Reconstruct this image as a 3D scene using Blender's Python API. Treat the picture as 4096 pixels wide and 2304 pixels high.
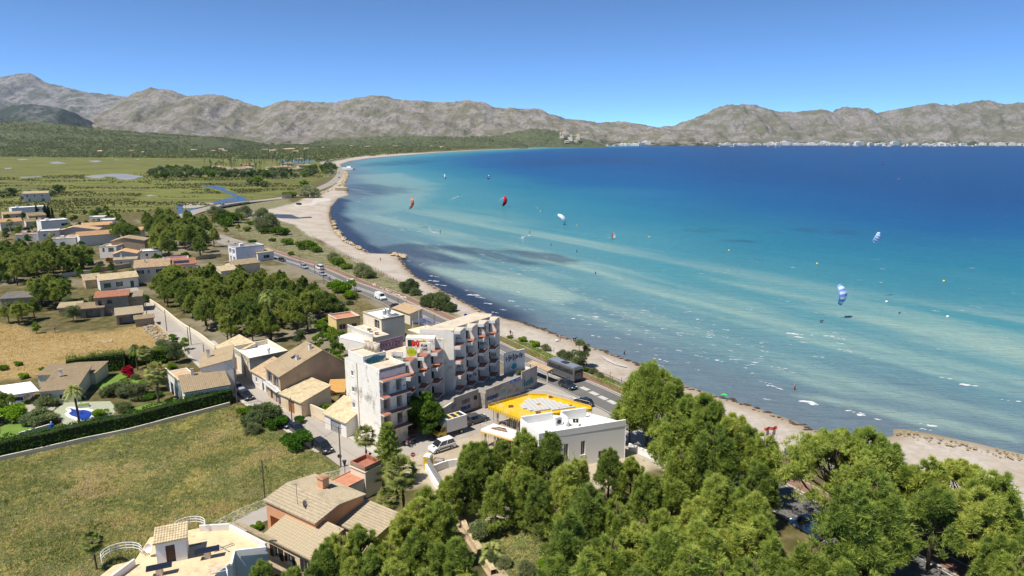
import bpy, math, random
import numpy as np
from mathutils import Vector, Matrix, Euler
random.seed(7)
rng = np.random.default_rng(11)
R = math.radians
for o in list(bpy.data.objects): bpy.data.objects.remove(o)
scene = bpy.context.scene
COL = scene.collection

# ------------------------------------------------------------------ camera
CAM_H = 50.0; PITCH = R(12.3); FOC = 4096 / 36 * 24
cam = bpy.data.cameras.new('camera'); cam.lens = 24; cam.sensor_width = 36
cam.clip_start = 1; cam.clip_end = 60000
cam_o = bpy.data.objects.new('camera', cam); COL.objects.link(cam_o)
cam_o.location = (0, 0, CAM_H); cam_o.rotation_euler = (R(90) - PITCH, 0, 0)
scene.camera = cam_o

# ------------------------------------------------------------------ light
SUN_EL = R(61); TO_SUN = Vector((-.85, -.53, 0)).normalized()
world = bpy.data.worlds.new('World'); scene.world = world; world.use_nodes = True
wn = world.node_tree.nodes; wl = world.node_tree.links
sky = wn.new('ShaderNodeTexSky'); sky.sky_type = 'NISHITA'; sky.sun_disc = False
sky.sun_elevation = SUN_EL
sky.sun_rotation = math.atan2(TO_SUN.x, TO_SUN.y)
sky.altitude = 3000; sky.air_density = .3; sky.dust_density = 1; sky.ozone_density = 4.5
tint = wn.new('ShaderNodeMix'); tint.data_type = 'RGBA'; tint.blend_type = 'MULTIPLY'; tint.inputs[0].default_value = 1; tint.inputs[7].default_value = (.72, .97, 1, 1)
wl.new(sky.outputs[0], tint.inputs[6]); wl.new(tint.outputs[2], wn['Background'].inputs[0]); wn['Background'].inputs[1].default_value = 0.13
sun = bpy.data.lights.new('sun', 'SUN'); sun.energy = 3.1; sun.angle = R(.53); sun.color = (1, .945, .86)
sun_o = bpy.data.objects.new('sun', sun); COL.objects.link(sun_o)
d = Vector((TO_SUN.x * math.cos(SUN_EL), TO_SUN.y * math.cos(SUN_EL), math.sin(SUN_EL)))
sun_o.rotation_euler = d.to_track_quat('Z', 'Y').to_euler()
sun_o.location = (0, 0, 300)
scene.view_settings.view_transform = 'Standard'; scene.view_settings.look = 'None'
scene.view_settings.gamma = 1; scene.view_settings.use_curve_mapping = False
scene.view_settings.exposure = 1.16
scene.cycles.max_bounces = 6; scene.cycles.diffuse_bounces = 4; scene.cycles.glossy_bounces = 3
scene.cycles.transmission_bounces = 3; scene.cycles.transparent_max_bounces = 8; scene.cycles.volume_bounces = 0

# ------------------------------------------------------------------ survey: photo pixel (4096 wide) -> place on level z
def g(px, py, z=0.0):
    xc = (px - 2048) / FOC; yc = (1152 - py) / FOC
    dz = yc * math.cos(PITCH) - math.sin(PITCH); dy = math.cos(PITCH) + yc * math.sin(PITCH)
    t = (z - CAM_H) / dz
    return Vector((xc * t, dy * t, z))
def gy(px, py, Y):          # place at forward distance Y
    xc = (px - 2048) / FOC; yc = (1152 - py) / FOC
    dz = yc * math.cos(PITCH) - math.sin(PITCH); dy = math.cos(PITCH) + yc * math.sin(PITCH)
    return Vector((xc * Y / dy, Y, CAM_H + dz * Y / dy))
def G2(pts, z=0.0): return [tuple(g(x, y, z)[:2]) for x, y in pts]

# ------------------------------------------------------------------ numpy noise
def _h(i, j, s):
    n = (i.astype(np.int64) * 374761393 + j.astype(np.int64) * 668265263 + s * 1442695041) & 0x7fffffff
    n = (n ^ (n >> 13)) * 1274126177 & 0x7fffffff
    return ((n ^ (n >> 16)) & 0xffff) / 65535.0
def vnoise(x, y, s=0):
    i = np.floor(x); j = np.floor(y); fx = x - i; fy = y - j
    fx = fx * fx * fx * (fx * (fx * 6 - 15) + 10); fy = fy * fy * fy * (fy * (fy * 6 - 15) + 10)
    a = _h(i, j, s); b = _h(i + 1, j, s); c = _h(i, j + 1, s); e = _h(i + 1, j + 1, s)
    return (a + (b - a) * fx + (c - a) * fy + (a - b - c + e) * fx * fy) * 2 - 1
def fbm(x, y, o=4, s=0, gain=.5):
    r = 0; a = 1; t = 0
    for k in range(o):
        r = r + a * vnoise(x, y, s + k * 17); t += a; x = x * 2.03 + 11.3; y = y * 2.03 - 7.1; a *= gain
    return r / t
def ridged(x, y, o=4, s=0):
    r = 0; a = 1; t = 0
    for k in range(o):
        r = r + a * (1 - np.abs(vnoise(x, y, s + k * 13))); t += a; x = x * 2.1 + 5.7; y = y * 2.1 + 9.2; a *= .5
    return r / t
def sstep(a, b, x):
    t = np.clip((x - a) / (b - a), 0, 1); return t * t * (3 - 2 * t)
def sdist(P, poly, closed=True):
    """signed distance of points to polygon, inside negative"""
    P = np.asarray(P); poly = np.asarray(poly, float); n = len(poly)
    best = np.full(len(P), 1e18); ins = np.zeros(len(P), bool)
    for k in range(n if closed else n - 1):
        a = poly[k]; b = poly[(k + 1) % n]; e = b - a
        w = P - a; t = np.clip((w @ e) / max(e @ e, 1e-9), 0, 1)
        q = w - t[:, None] * e; best = np.minimum(best, (q * q).sum(1))
        if closed:
            c = ((a[1] <= P[:, 1]) != (b[1] <= P[:, 1]))
            with np.errstate(divide='ignore', invalid='ignore'):
                xi = a[0] + (P[:, 1] - a[1]) * e[0] / (e[1] if e[1] else 1e-9)
            ins ^= c & (P[:, 0] < xi)
    dd = np.sqrt(best)
    return np.where(ins, -dd, dd) if closed else dd

# ------------------------------------------------------------------ objects
def tag(o, label=None, cat=None, group=None, kind=None):
    if label: o['label'] = label
    if cat: o['category'] = cat
    if group: o['group'] = group
    if kind: o['kind'] = kind
    return o
def thing(name, label, cat, loc=(0, 0, 0), rz=0.0, group=None):
    o = bpy.data.objects.new(name, None); COL.objects.link(o); o.empty_display_size = .3
    o.location = loc; o.rotation_euler = (0, 0, rz)
    return tag(o, label, cat, group)
def mesh_np(name, V, F, material=None, smooth=False):
    """V Nx3, F Mx3 or Mx4 arrays"""
    V = np.ascontiguousarray(V, np.float32); F = np.ascontiguousarray(F, np.int32)
    m = bpy.data.meshes.new(name); k = F.shape[1]
    m.vertices.add(len(V)); m.vertices.foreach_set('co', V.ravel())
    m.loops.add(F.size); m.loops.foreach_set('vertex_index', F.ravel())
    m.polygons.add(len(F)); m.polygons.foreach_set('loop_start', np.arange(0, F.size, k, dtype=np.int32))
    m.polygons.foreach_set('use_smooth', np.full(len(F), smooth, bool))
    m.update(calc_edges=True)
    if material: m.materials.append(material)
    return m
def link(name, mesh, parent=None, loc=None, kind=None, label=None):
    o = bpy.data.objects.new(name, mesh); COL.objects.link(o)
    if parent: o.parent = parent
    if loc is not None: o.location = loc
    if kind: o['kind'] = kind
    if label: o['label'] = label
    return o
def set_attr(mesh, name, arr):
    a = mesh.attributes.new(name, 'FLOAT_COLOR', 'POINT')
    c = np.ones((len(mesh.vertices), 4), np.float32); c[:, :arr.shape[1]] = arr
    a.data.foreach_set('color', c.ravel())
def copy_tree(o, parent=None):
    c = o.copy(); COL.objects.link(c); c.parent = parent
    for ch in o.children: copy_tree(ch, c)
    return c

class MB:
    """collects simple solids and links them as one mesh"""
    def __init__(s): s.v = []; s.f = []
    def poly(s, pts):
        b = len(s.v); s.v += [tuple(p) for p in pts]; s.f.append(tuple(range(b, b + len(pts)))); return s
    def hexa(s, p):      # 8 points: bottom ring 0-3 (ccw from above), top ring 4-7
        b = len(s.v); s.v += [tuple(q) for q in p]
        for q in ((3, 2, 1, 0), (4, 5, 6, 7), (0, 1, 5, 4), (1, 2, 6, 5), (2, 3, 7, 6), (3, 0, 4, 7)):
            s.f.append(tuple(b + i for i in q))
        return s
    def box(s, x0, x1, y0, y1, z0, z1):
        return s.hexa([(x0, y0, z0), (x1, y0, z0), (x1, y1, z0), (x0, y1, z0), (x0, y0, z1), (x1, y0, z1), (x1, y1, z1), (x0, y1, z1)])
    def prism(s, ring, z0, z1):   # ring ccw
        b = len(s.v); n = len(ring)
        s.v += [(p[0], p[1], z0) for p in ring] + [(p[0], p[1], z1) for p in ring]
        s.f.append(tuple(b + i for i in range(n - 1, -1, -1))); s.f.append(tuple(b + n + i for i in range(n)))
        for i in range(n):
            j = (i + 1) % n; s.f.append((b + i, b + j, b + n + j, b + n + i))
        return s
    def loft(s, rings, cap=True):
        b = len(s.v); n = len(rings[0])
        for r in rings: s.v += [tuple(p) for p in r]
        for k in range(len(rings) - 1):
            for i in range(n):
                j = (i + 1) % n; s.f.append((b + k * n + i, b + k * n + j, b + (k + 1) * n + j, b + (k + 1) * n + i))
        if cap:
            s.f.append(tuple(b + i for i in range(n - 1, -1, -1)))
            s.f.append(tuple(b + (len(rings) - 1) * n + i for i in range(n)))
        return s
    def tube(s, path, r, n=6):
        rings = []; path = [Vector(p) for p in path]
        for k, p in enumerate(path):
            t = (path[min(k + 1, len(path) - 1)] - path[max(k - 1, 0)]).normalized()
            a = t.cross(Vector((0, 0, 1)))
            if a.length < .05: a = t.cross(Vector((1, 0, 0)))
            a.normalize(); c = t.cross(a); rr = r[k] if hasattr(r, '__len__') else r
            rings.append([p + (a * math.cos(6.2832 * i / n) - c * math.sin(6.2832 * i / n)) * rr for i in range(n)])
        return s.loft(rings)
    def disc(s, c, ax, r, n=14, th=.04):
        c = Vector(c); ax = Vector(ax).normalized(); return s.tube([c - ax * th / 2, c + ax * th / 2], r, n)
    def ball(s, c, rx, ry, rz, n=10, m=6):
        rings = []
        for k in range(1, m):
            a = math.pi * k / m
            rings.append([(c[0] + rx * math.sin(a) * math.cos(6.2832 * i / n), c[1] + ry * math.sin(a) * math.sin(6.2832 * i / n), c[2] - rz * math.cos(a)) for i in range(n)])
        return s.loft(rings)
    def mesh(s, name, material=None, smooth=False):
        m = bpy.data.meshes.new(name); m.from_pydata(s.v, [], s.f)
        if smooth: m.polygons.foreach_set('use_smooth', [True] * len(s.f))
        if material: m.materials.append(material)
        return m
    def build(s, name, material, parent=None, smooth=False, loc=None, kind=None, label=None):
        return link(name, s.mesh(name, material, smooth), parent, loc, kind, label)

# ------------------------------------------------------------------ materials
def lin(r, gg, b):
    f = lambda c: (c / 255 / 12.92) if c < 10.3 else ((c / 255 + .055) / 1.055) ** 2.4
    return (f(r), f(gg), f(b), 1)
class NT:
    def __init__(s, name):
        s.m = bpy.data.materials.new(name); s.m.use_nodes = True; s.t = s.m.node_tree
        s.b = s.t.nodes['Principled BSDF']; s.out = s.t.nodes['Material Output']
    def n(s, typ, **kw):
        nd = s.t.nodes.new('ShaderNode' + typ)
        for k, v in kw.items(): setattr(nd, k, v)
        return nd
    def L(s, a, b): s.t.links.new(a, b); return b
    def co(s, kind='Object', scale=None):
        c = s.n('TexCoord').outputs[kind]
        if scale:
            mp = s.n('Mapping'); mp.inputs['Scale'].default_value = scale; s.L(c, mp.inputs[0]); c = mp.outputs[0]
        return c
    def noise(s, scale, detail=4, rough=.55, co=None, dist=0):
        nd = s.n('TexNoise'); nd.inputs['Scale'].default_value = scale; nd.inputs['Detail'].default_value = detail
        nd.inputs['Roughness'].default_value = rough; nd.inputs['Distortion'].default_value = dist
        s.L(co or s.co(), nd.inputs['Vector']); return nd.outputs['Fac']
    def ramp(s, fac, stops, interp='LINEAR'):
        r = s.n('ValToRGB'); r.color_ramp.interpolation = interp; e = r.color_ramp.elements
        while len(e) < len(stops): e.new(.5)
        for k, (p, c) in enumerate(stops):
            e[k].position = p; e[k].color = c if hasattr(c, '__len__') else (c, c, c, 1)
        s.L(fac, r.inputs[0]); return r.outputs[0]
    def mix(s, fac, a, b, blend='MIX'):
        m = s.n('Mix', data_type='RGBA', blend_type=blend)
        for i, v in ((0, fac), (6, a), (7, b)):
            if hasattr(v, 'is_output'): s.L(v, m.inputs[i])
            elif i == 0: m.inputs[0].default_value = v
            else: m.inputs[i].default_value = v
        return m.outputs[2]
    def math(s, op, a, b=0.0, clamp=False):
        m = s.n('Math', operation=op, use_clamp=clamp)
        for i, v in ((0, a), (1, b)):
            if hasattr(v, 'is_output'): s.L(v, m.inputs[i])
            else: m.inputs[i].default_value = v
        return m.outputs[0]
    def attr(s, name):
        a = s.n('Attribute'); a.attribute_name = name; sp = s.n('SeparateColor'); s.L(a.outputs['Color'], sp.inputs[0]); return sp.outputs
    def bump(s, h, strength=.3, dist=.1):
        b = s.n('Bump'); b.inputs['Strength'].default_value = strength; b.inputs['Distance'].default_value = dist
        s.L(h, b.inputs['Height']); s.L(b.outputs[0], s.b.inputs['Normal']); return b
    def done(s, col, rough=.8, spec=.3, metal=0):
        if hasattr(col, 'is_output'): s.L(col, s.b.inputs['Base Color'])
        else: s.b.inputs['Base Color'].default_value = col
        if hasattr(rough, 'is_output'): s.L(rough, s.b.inputs['Roughness'])
        else: s.b.inputs['Roughness'].default_value = rough
        s.b.inputs['Specular IOR Level'].default_value = spec; s.b.inputs['Metallic'].default_value = metal
        return s.m
MC = {}
def plain(name, col, rough=.8, spec=.3, metal=0, var=.12, scale=1.5, bump=0, dirt=None, dirtscale=.35, dirtamt=.5):
    """one base colour with mild mottling and optional stains"""
    if name in MC: return MC[name]
    t = NT(name); n = t.noise(scale, 5, .6)
    lo = tuple(max(0, c * (1 - var)) for c in col[:3]) + (1,); hi = tuple(min(1, c * (1 + var)) for c in col[:3]) + (1,)
    c = t.ramp(n, [(.3, lo), (.7, hi)])
    if dirt:
        n2 = t.noise(dirtscale, 8, .68, dist=.4); f = t.ramp(n2, [(.52, 0), (.66, 1)])
        c = t.mix(t.math('MULTIPLY', f, dirtamt), c, dirt)
    if bump: t.bump(t.noise(scale * 6, 4), bump, .03)
    MC[name] = t.done(c, rough, spec, metal); return MC[name]
# ================================================================== SETTING
def alb(r, gg, b, k=1.75):            # albedo of a surface that photographs as this colour in full sun
    c = lin(r, gg, b); return (c[0] / k, c[1] / k, c[2] / k, 1)
SHORE = [(4400, 583), (4096, 583), (3660, 581), (3020, 579), (2540, 582), (2305, 587), (2146, 592), (1908, 601), (1749, 610), (1600, 622), (1480, 632),
         (1399, 644), (1362, 657), (1371, 676), (1395, 690), (1392, 712), (1380, 745), (1396, 780), (1351, 795), (1327, 827), (1323, 860), (1330, 890), (1351, 930),
         (1400, 970), (1480, 1010), (1550, 1014), (1600, 1020), (1604, 1036), (1655, 1097), (1750, 1152), (1876, 1216), (1955, 1256), (2086, 1287),
         (2211, 1330), (2366, 1386), (2459, 1420), (2583, 1467), (2736, 1543), (2886, 1587), (2948, 1606), (3100, 1659), (3244, 1716), (3400, 1738),
         (3500, 1748), (3560, 1744), (3580, 1726), (3541, 1703), (3700, 1728), (3900, 1765), (4096, 1813), (4500, 1900)]
SEA_POLY = G2(SHORE, -.5) + [(400, 60), (9000, 60), (9000, 5000)]
SH_WORLD = G2(SHORE, -.5)

def polar(amax, na, r0, r1, nr):
    th = np.linspace(-R(amax), R(amax), na); rr = r0 * (r1 / r0) ** np.linspace(0, 1, nr)
    A, B = np.meshgrid(th, rr, indexing='ij')
    P = np.stack([np.sin(A) * B, np.cos(A) * B], -1).reshape(-1, 2)
    i = np.arange(na - 1)[:, None] * nr + np.arange(nr - 1)[None]
    F = np.stack([i, i + nr, i + nr + 1, i + 1], -1).reshape(-1, 4)
    return P, F[:, ::-1]
def near(P, amp, sc, seed=0):
    return P + amp * np.stack([fbm(P[:, 0] / sc, P[:, 1] / sc, 3, seed), fbm(P[:, 0] / sc + 40, P[:, 1] / sc, 3, seed + 5)], -1)
def zone(P, px, soft, amp=0, sc=10, seed=0, z=0):
    Q = near(P, amp, sc, seed) if amp else P
    return 1 - sstep(-soft, soft, sdist(Q, G2(px, z)))

# ---- ground sheet
P, F = polar(54, 720, 45, 15000, 440)
rad = np.hypot(P[:, 0], P[:, 1])
sd = sdist(near(P, .9, 9, 3), SEA_POLY)                     # >0 inland
z = np.where(sd > 0, np.minimum(0, -.5 + sd * .06), np.maximum(-4, -.5 + sd * .1))
z = z + sstep(2200, 4500, rad) * np.maximum(0, sd) ** .9 * .004 * (sd > 0)
BEACH = [(1500, 617), (1390, 634), (1335, 650), (1352, 668), (1366, 690), (1345, 735), (1300, 765), (1240, 783), (1190, 808), (1120, 828), (1010, 850),
         (905, 858), (930, 868), (1080, 872), (1175, 900), (1249, 950), (1364, 1012), (1457, 1059), (1535, 1099), (1612, 1143), (1690, 1192), (1814, 1252), (1900, 1300),
         (1978, 1340), (2117, 1374), (2211, 1417), (2397, 1495), (2537, 1557), (2700, 1640), (2900, 1730), (3200, 1830), (3600, 1945), (4096, 2120), (4500, 2260)]
beach = G2(BEACH) + [(300, 70), (300, 60)] + SH_WORLD[::-1][:-8]
w_sand = 1 - sstep(-1.2, 1.2, sdist(near(P, 2.0, 14, 9), beach))
w_sand = np.maximum(w_sand, (1 - sstep(20, 45, sd)) * (P[:, 1] > 1500))
MARSH = [(-900, 860), (0, 840), (330, 862), (560, 850), (700, 838), (830, 836), (1000, 800), (1130, 782), (1230, 745), (1335, 690), (1320, 660), (1260, 640), (700, 632), (0, 628), (-900, 630)]
w_marsh = zone(P, MARSH, 6, 10, 60, 21)
DUNE = [(900, 866), (1080, 872), (1175, 900), (1249, 950), (1364, 1012), (1457, 1059), (1535, 1099), (1612, 1143), (1690, 1192), (1814, 1252), (1978, 1340), (2117, 1374),
        (2211, 1417), (2397, 1495), (2537, 1557), (2900, 1745), (2880, 1790), (2500, 1585), (2150, 1440), (1960, 1350), (1760, 1260), (1500, 1150), (1200, 1030), (1000, 960), (850, 900)]
w_dune = zone(P, DUNE, 1.5, 2.5, 12, 31)
w_dune = np.maximum(w_dune, zone(P, [(860, 838), (1000, 812), (1150, 795), (1170, 812), (1080, 842), (920, 852)], 2, 3, 12, 33))
MEADOW = [(-300, 1970), (0, 1846), (345, 1768), (690, 1686), (920, 1626), (960, 1620), (1000, 1650), (1130, 1740), (1250, 1800), (1360, 1880), (1350, 1932), (1070, 2020), (850, 2130), (700, 2210), (520, 2330), (300, 2500), (-500, 2500)]
w_mead = zone(P, MEADOW, .5, .8, 6, 41)
STRAW = [(-400, 1290), (0, 1290), (160, 1330), (420, 1330), (600, 1290), (690, 1350), (600, 1390), (340, 1420), (280, 1500), (0, 1520), (-400, 1560)]
w_straw = zone(P, STRAW, 2, 3, 12, 51)
BARE = [(1500, 1880), (1620, 1770), (1900, 1690), (2050, 1620), (1950, 1560), (2100, 1500), (2180, 1525), (2440, 1660), (2620, 1740), (2660, 1850), (2450, 1960), (2000, 2100), (1830, 2110), (1720, 1950), (1620, 1960)]
w_bare = zone(P, BARE, .8, 1.2, 6, 61)
VILL = [(0, 1150), (0, 900), (500, 870), (900, 930), (1150, 1010), (1500, 1200), (1750, 1290), (2050, 1420), (1900, 1560), (1600, 1720), (1500, 1640), (1250, 1560), (1000, 1480), (850, 1380), (700, 1260), (500, 1150)]
w_vill = zone(P, VILL, 3, 4, 20, 71) * .6 * sstep(-.25, .25, fbm(P[:, 0] / 14, P[:, 1] / 14, 3, 73))
w_far = sstep(750, 1150, rad)
gm = mesh_np('ground', np.column_stack([P, z]), F, None, True)
set_attr(gm, 'za', np.column_stack([w_sand, w_marsh, w_mead]))
set_attr(gm, 'zb', np.column_stack([w_straw, w_dune, w_bare]))
set_attr(gm, 'zc', np.column_stack([w_vill, w_far, 1 - sstep(1.0, 4.5, sd) ]))
t = NT('ground')
a = t.attr('za'); b = t.attr('zb'); c = t.attr('zc')
n1 = t.noise(.35, 6, .6); n2 = t.noise(.06, 5, .6); n3 = t.noise(2.2, 4, .6); n4 = t.noise(.012, 6, .6)
col = t.ramp(n1, [(.3, alb(84, 84, 46)), (.5, alb(116, 108, 70)), (.7, alb(150, 138, 98))])
far = t.ramp(n4, [(.36, alb(84, 92, 60)), (.5, alb(112, 118, 76)), (.6, alb(150, 140, 98)), (.68, alb(96, 104, 64))])
col = t.mix(c[1], col, far)
mco = t.co('Object', (.25, 1, 1)); m1 = t.noise(.03, 7, .65, mco); m2 = t.noise(.3, 5, .6)
mar = t.ramp(m1, [(.34, alb(92, 98, 60)), (.42, alb(134, 140, 74)), (.5, alb(158, 162, 84)), (.56, alb(118, 118, 72)), (.61, alb(140, 134, 84)), (.67, alb(100, 104, 64))])
mar = t.mix(t.ramp(m2, [(.35, .0), (.7, .65)]), mar, alb(88, 90, 56))
col = t.mix(a[1], col, mar)
col = t.mix(c[0], col, alb(178, 166, 146))
dun = t.ramp(n1, [(.3, alb(112, 114, 72)), (.48, alb(150, 146, 108)), (.62, alb(186, 174, 146)), (.75, alb(140, 142, 96))])
dun = t.mix(t.ramp(n3, [(.4, 0), (.65, .5)]), dun, alb(118, 120, 78))
col = t.mix(b[1], col, dun)
stw = t.ramp(n1, [(.3, alb(176, 150, 98)), (.55, alb(202, 176, 124)), (.75, alb(170, 148, 96))])
col = t.mix(b[0], col, stw)
mea = t.ramp(n2, [(.34, alb(156, 134, 106)), (.45, alb(152, 142, 100)), (.55, alb(128, 126, 86)), (.68, alb(158, 148, 104))])
mea = t.mix(t.ramp(n3, [(.35, 0), (.7, .5)]), mea, alb(124, 112, 72))
col = t.mix(a[2], col, mea)
bar = t.ramp(n1, [(.3, alb(196, 178, 150)), (.6, alb(218, 204, 180)), (.75, alb(190, 170, 142))])
col = t.mix(b[2], col, bar)
sco = t.co('Object', (1, .45, 1))
s1 = t.noise(.09, 7, .65); s2 = t.noise(.9, 5, .65)
san = t.ramp(s1, [(.32, alb(196, 178, 158)), (.48, alb(214, 202, 186)), (.6, alb(224, 215, 203)), (.72, alb(204, 188, 170))])
san = t.mix(t.ramp(s2, [(.42, 0), (.68, .45)]), san, alb(180, 160, 138))
san = t.mix(c[2], san, alb(190, 172, 150))
col = t.mix(a[0], col, san)
t.bump(t.noise(1.2, 6, .7), .5, .25)
ground = link('ground', gm, kind='structure'); gm.materials.append(t.done(col, .95, .1))

# ---- sea
P, F = polar(56, 620, 75, 12000, 480)
s_ = -sdist(P, SEA_POLY)                                  # >0 seaward
keep = s_ > -30
dirv = np.array([.57, -.82]); prp = np.array([.82, .57])
al = P @ dirv; pe = P @ prp
streak = fbm(al / 130, pe / 17, 4, 81)
streak2 = fbm(al / 60, pe / 9, 4, 85)
radp = np.hypot(P[:, 0], P[:, 1])
nlarge = fbm(P[:, 0] / 260, P[:, 1] / 420, 4, 90)
dd = s_ * (1 + .30 * nlarge) + 10 * streak
deep = np.clip(dd / 600, -.02, 1)
dark = np.zeros(len(P))
nearshore = zone(P, [(1300, 780), (1420, 800), (1440, 900), (1560, 1000), (1760, 1090), (2100, 1230), (2120, 1330), (1900, 1290), (1500, 1080), (1250, 920)], 6)
dark = np.maximum(dark, nearshore * (1 - sstep(6, 15, s_ + 5 * streak2)) * .95)
for poly, am in (([(1450, 1000), (1600, 975), (1850, 985), (2250, 1020), (2360, 1045), (2200, 1062), (1950, 1065), (1650, 1040)], .62),
                 ([(1330, 738), (1500, 736), (1700, 752), (1640, 772), (1450, 782), (1350, 770)], .45),
                 ([(1420, 655), (1640, 640), (1760, 645), (1640, 660), (1450, 668)], .4),
                 ([(1560, 1040), (1700, 1060), (1640, 1080), (1600, 1060)], .8),
                 ([(3330, 1735), (3540, 1742), (3560, 1772), (3420, 1768)], .9),
                 ([(1980, 642), (2500, 634), (2700, 650), (2100, 662)], .35)):
    dark = np.maximum(dark, am * zone(P, poly, 4 if poly[0][1] > 900 else 18, 8, 16, 95, -.5) * sstep(-.55, .05, streak2))
for (cx, cy, rx, ry) in ((2820, 917, 75, 9), (2960, 960, 60, 6), (3230, 918, 45, 9), (3390, 924, 55, 10), (3080, 925, 40, 5), (2600, 962, 30, 5)):
    c0 = np.array(g(cx, cy)[:2]); sx = rx * np.hypot(*c0) / FOC; sy = abs(g(cx, cy - ry)[1] - c0[1])
    q = near(P, 4, 12, 97); e = ((q[:, 0] - c0[0]) / sx) ** 2 + ((q[:, 1] - c0[1]) / sy) ** 2
    dark = np.maximum(dark, .55 * (1 - sstep(.1, 1.8, e)) * sstep(-.5, .2, streak2))
pale = sstep(-.2, .45, streak + .2 * nlarge) * sstep(9, 20, s_) * (1 - sstep(60, 150, s_)) * (1 - sstep(330, 620, radp))
pale = np.maximum(pale, .9 * zone(P, [(1600, 1045), (1850, 1075), (2150, 1110), (2350, 1190), (2250, 1215), (1900, 1130), (1700, 1085)], 4, 3, 15, 101))
pale = np.maximum(pale, .7 * zone(P, [(3190, 1575), (3340, 1600), (3700, 1690), (4096, 1760), (4096, 1735), (3600, 1630), (3300, 1570)], 1.5, 1.5, 8, 102))
pale = np.maximum(pale, .45 * zone(P, [(1400, 700), (1600, 690), (1760, 740), (1680, 800), (1560, 860), (1480, 860), (1560, 760)], 14, 14, 40, 103))
Vk = np.cumsum(keep) - 1
Fk = F[keep[F].all(1)]
sm = mesh_np('sea', np.column_stack([P, np.full(len(P), -.5)])[keep], Vk[Fk], None, True)
set_attr(sm, 'sa', np.column_stack([np.clip(deep, 0, 1), pale, dark])[keep])
t = NT('sea water'); a = t.attr('sa')
ddn = t.math('ADD', a[0], t.math('MULTIPLY', t.math('SUBTRACT', t.noise(.012, 6, .65, t.co('Object', (1, .6, 1))), .5), .10))
K = 1.62
base = t.ramp(ddn, [(.0, alb(120, 136, 146, K)), (.03, alb(116, 146, 156, K)), (.07, alb(112, 160, 166, K)), (.15, alb(84, 156, 166, K)), (.30, alb(44, 132, 158, K)),
                    (.50, alb(8, 96, 150, K)), (.75, alb(1, 78, 138, K)), (1, alb(0, 72, 130, K))])
base = t.mix(t.math('MULTIPLY', a[1], .8), base, alb(176, 202, 186, K))
base = t.mix(a[2], base, alb(48, 62, 88, K))
r1 = t.noise(.35, 5, .7, t.co('Object', (1, .55, 1)))
base = t.mix(t.ramp(r1, [(.4, 0), (.75, .28)]), base, t.mix(.45, base, (0, .02, .05, 1)))
mp = t.n('Mapping'); mp.inputs['Rotation'].default_value = (0, 0, R(-14)); mp.inputs['Scale'].default_value = (.35, 1, 1); t.L(t.co(), mp.inputs[0])
w1 = t.noise(.30, 5, .62, mp.outputs[0], .3); w2 = t.noise(1.5, 4, .6, mp.outputs[0])
hgt = t.math('ADD', w1, t.math('MULTIPLY', w2, .3))
t.bump(hgt, .9, 1.6)
t.b.inputs['IOR'].default_value = 1.33
sea = link('sea', sm, kind='structure'); sm.materials.append(t.done(base, .28, .1))

# ---- mountains: ridge lines surveyed at their distance, built as ground that rises to them
def mountain(name, ridge, Yr, front, back, nx, ny, seed, mat_, amp=.24, k=1.591, base=0, sharp=1.25, rough=1.0):
    pts = [gy(x * k, y * k, Yr) for x, y in ridge]
    xs = np.array([p.x for p in pts]); zs = np.array([p.z for p in pts])
    X = np.linspace(xs[0], xs[-1], nx); Zr = np.interp(X, xs, zs)
    ex = np.minimum(X - X[0], X[-1] - X) / (X[-1] - X[0]); Zr = -8 + (Zr + 8) * np.sqrt(np.clip(ex / .1, 0, 1))
    v = np.concatenate([np.linspace(0, 1, ny) ** .85, 1 + np.linspace(0, 1, ny // 4 + 1)[1:]])
    XX, VV = np.meshgrid(X, v, indexing='ij')
    off = front * .16 * fbm(X / (front * .5), X * 0 + seed, 3, seed)[:, None]
    YY = np.where(VV <= 1, Yr - front * (1 - VV), Yr + back * (VV - 1)) + off * (1 - np.abs(VV - 1)).clip(0, 1) * (VV < 1) * (1 - VV)
    prof = np.where(VV <= 1, VV ** sharp, 1 - (VV - 1) ** 1.2)
    env = np.where(VV <= 1, np.sin(np.pi * np.clip(VV, 0, 1)) ** .8, .4 * (VV - 1))
    s1 = ridged(XX / (front * .30) + .5 * fbm(XX / 500, YY / 500, 2, seed + 3), YY / (front * .8), 5, seed)
    n2 = fbm(XX / 160, YY / 160, 5, seed + 9); n3 = ridged(XX / 70, YY / 90, 3, seed + 14)
    H = Zr.mean()
    ZZ = base + (Zr[:, None] - base) * prof + H * amp * env * (s1 - .72) * 2.2 * rough + 34 * rough * n2 * np.clip(VV * 3, 0, 1) * (.3 + env) + 26 * rough * (n3 - .7) * np.clip(VV * 3, 0, 1)
    ZZ = ZZ - 40 * np.clip(1 - ex / .03, 0, 1)[:, None]
    ZZ = np.where((VV < .001), base - 6, ZZ)
    ny2 = len(v); i = np.arange(nx - 1)[:, None] * ny2 + np.arange(ny2 - 1)[None]
    F = np.stack([i, i + ny2, i + ny2 + 1, i + 1], -1).reshape(-1, 4)
    m = mesh_np(name, np.stack([XX, YY, ZZ], -1).reshape(-1, 3), F, mat_, True)
    return link(name, m, kind='structure')
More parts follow.
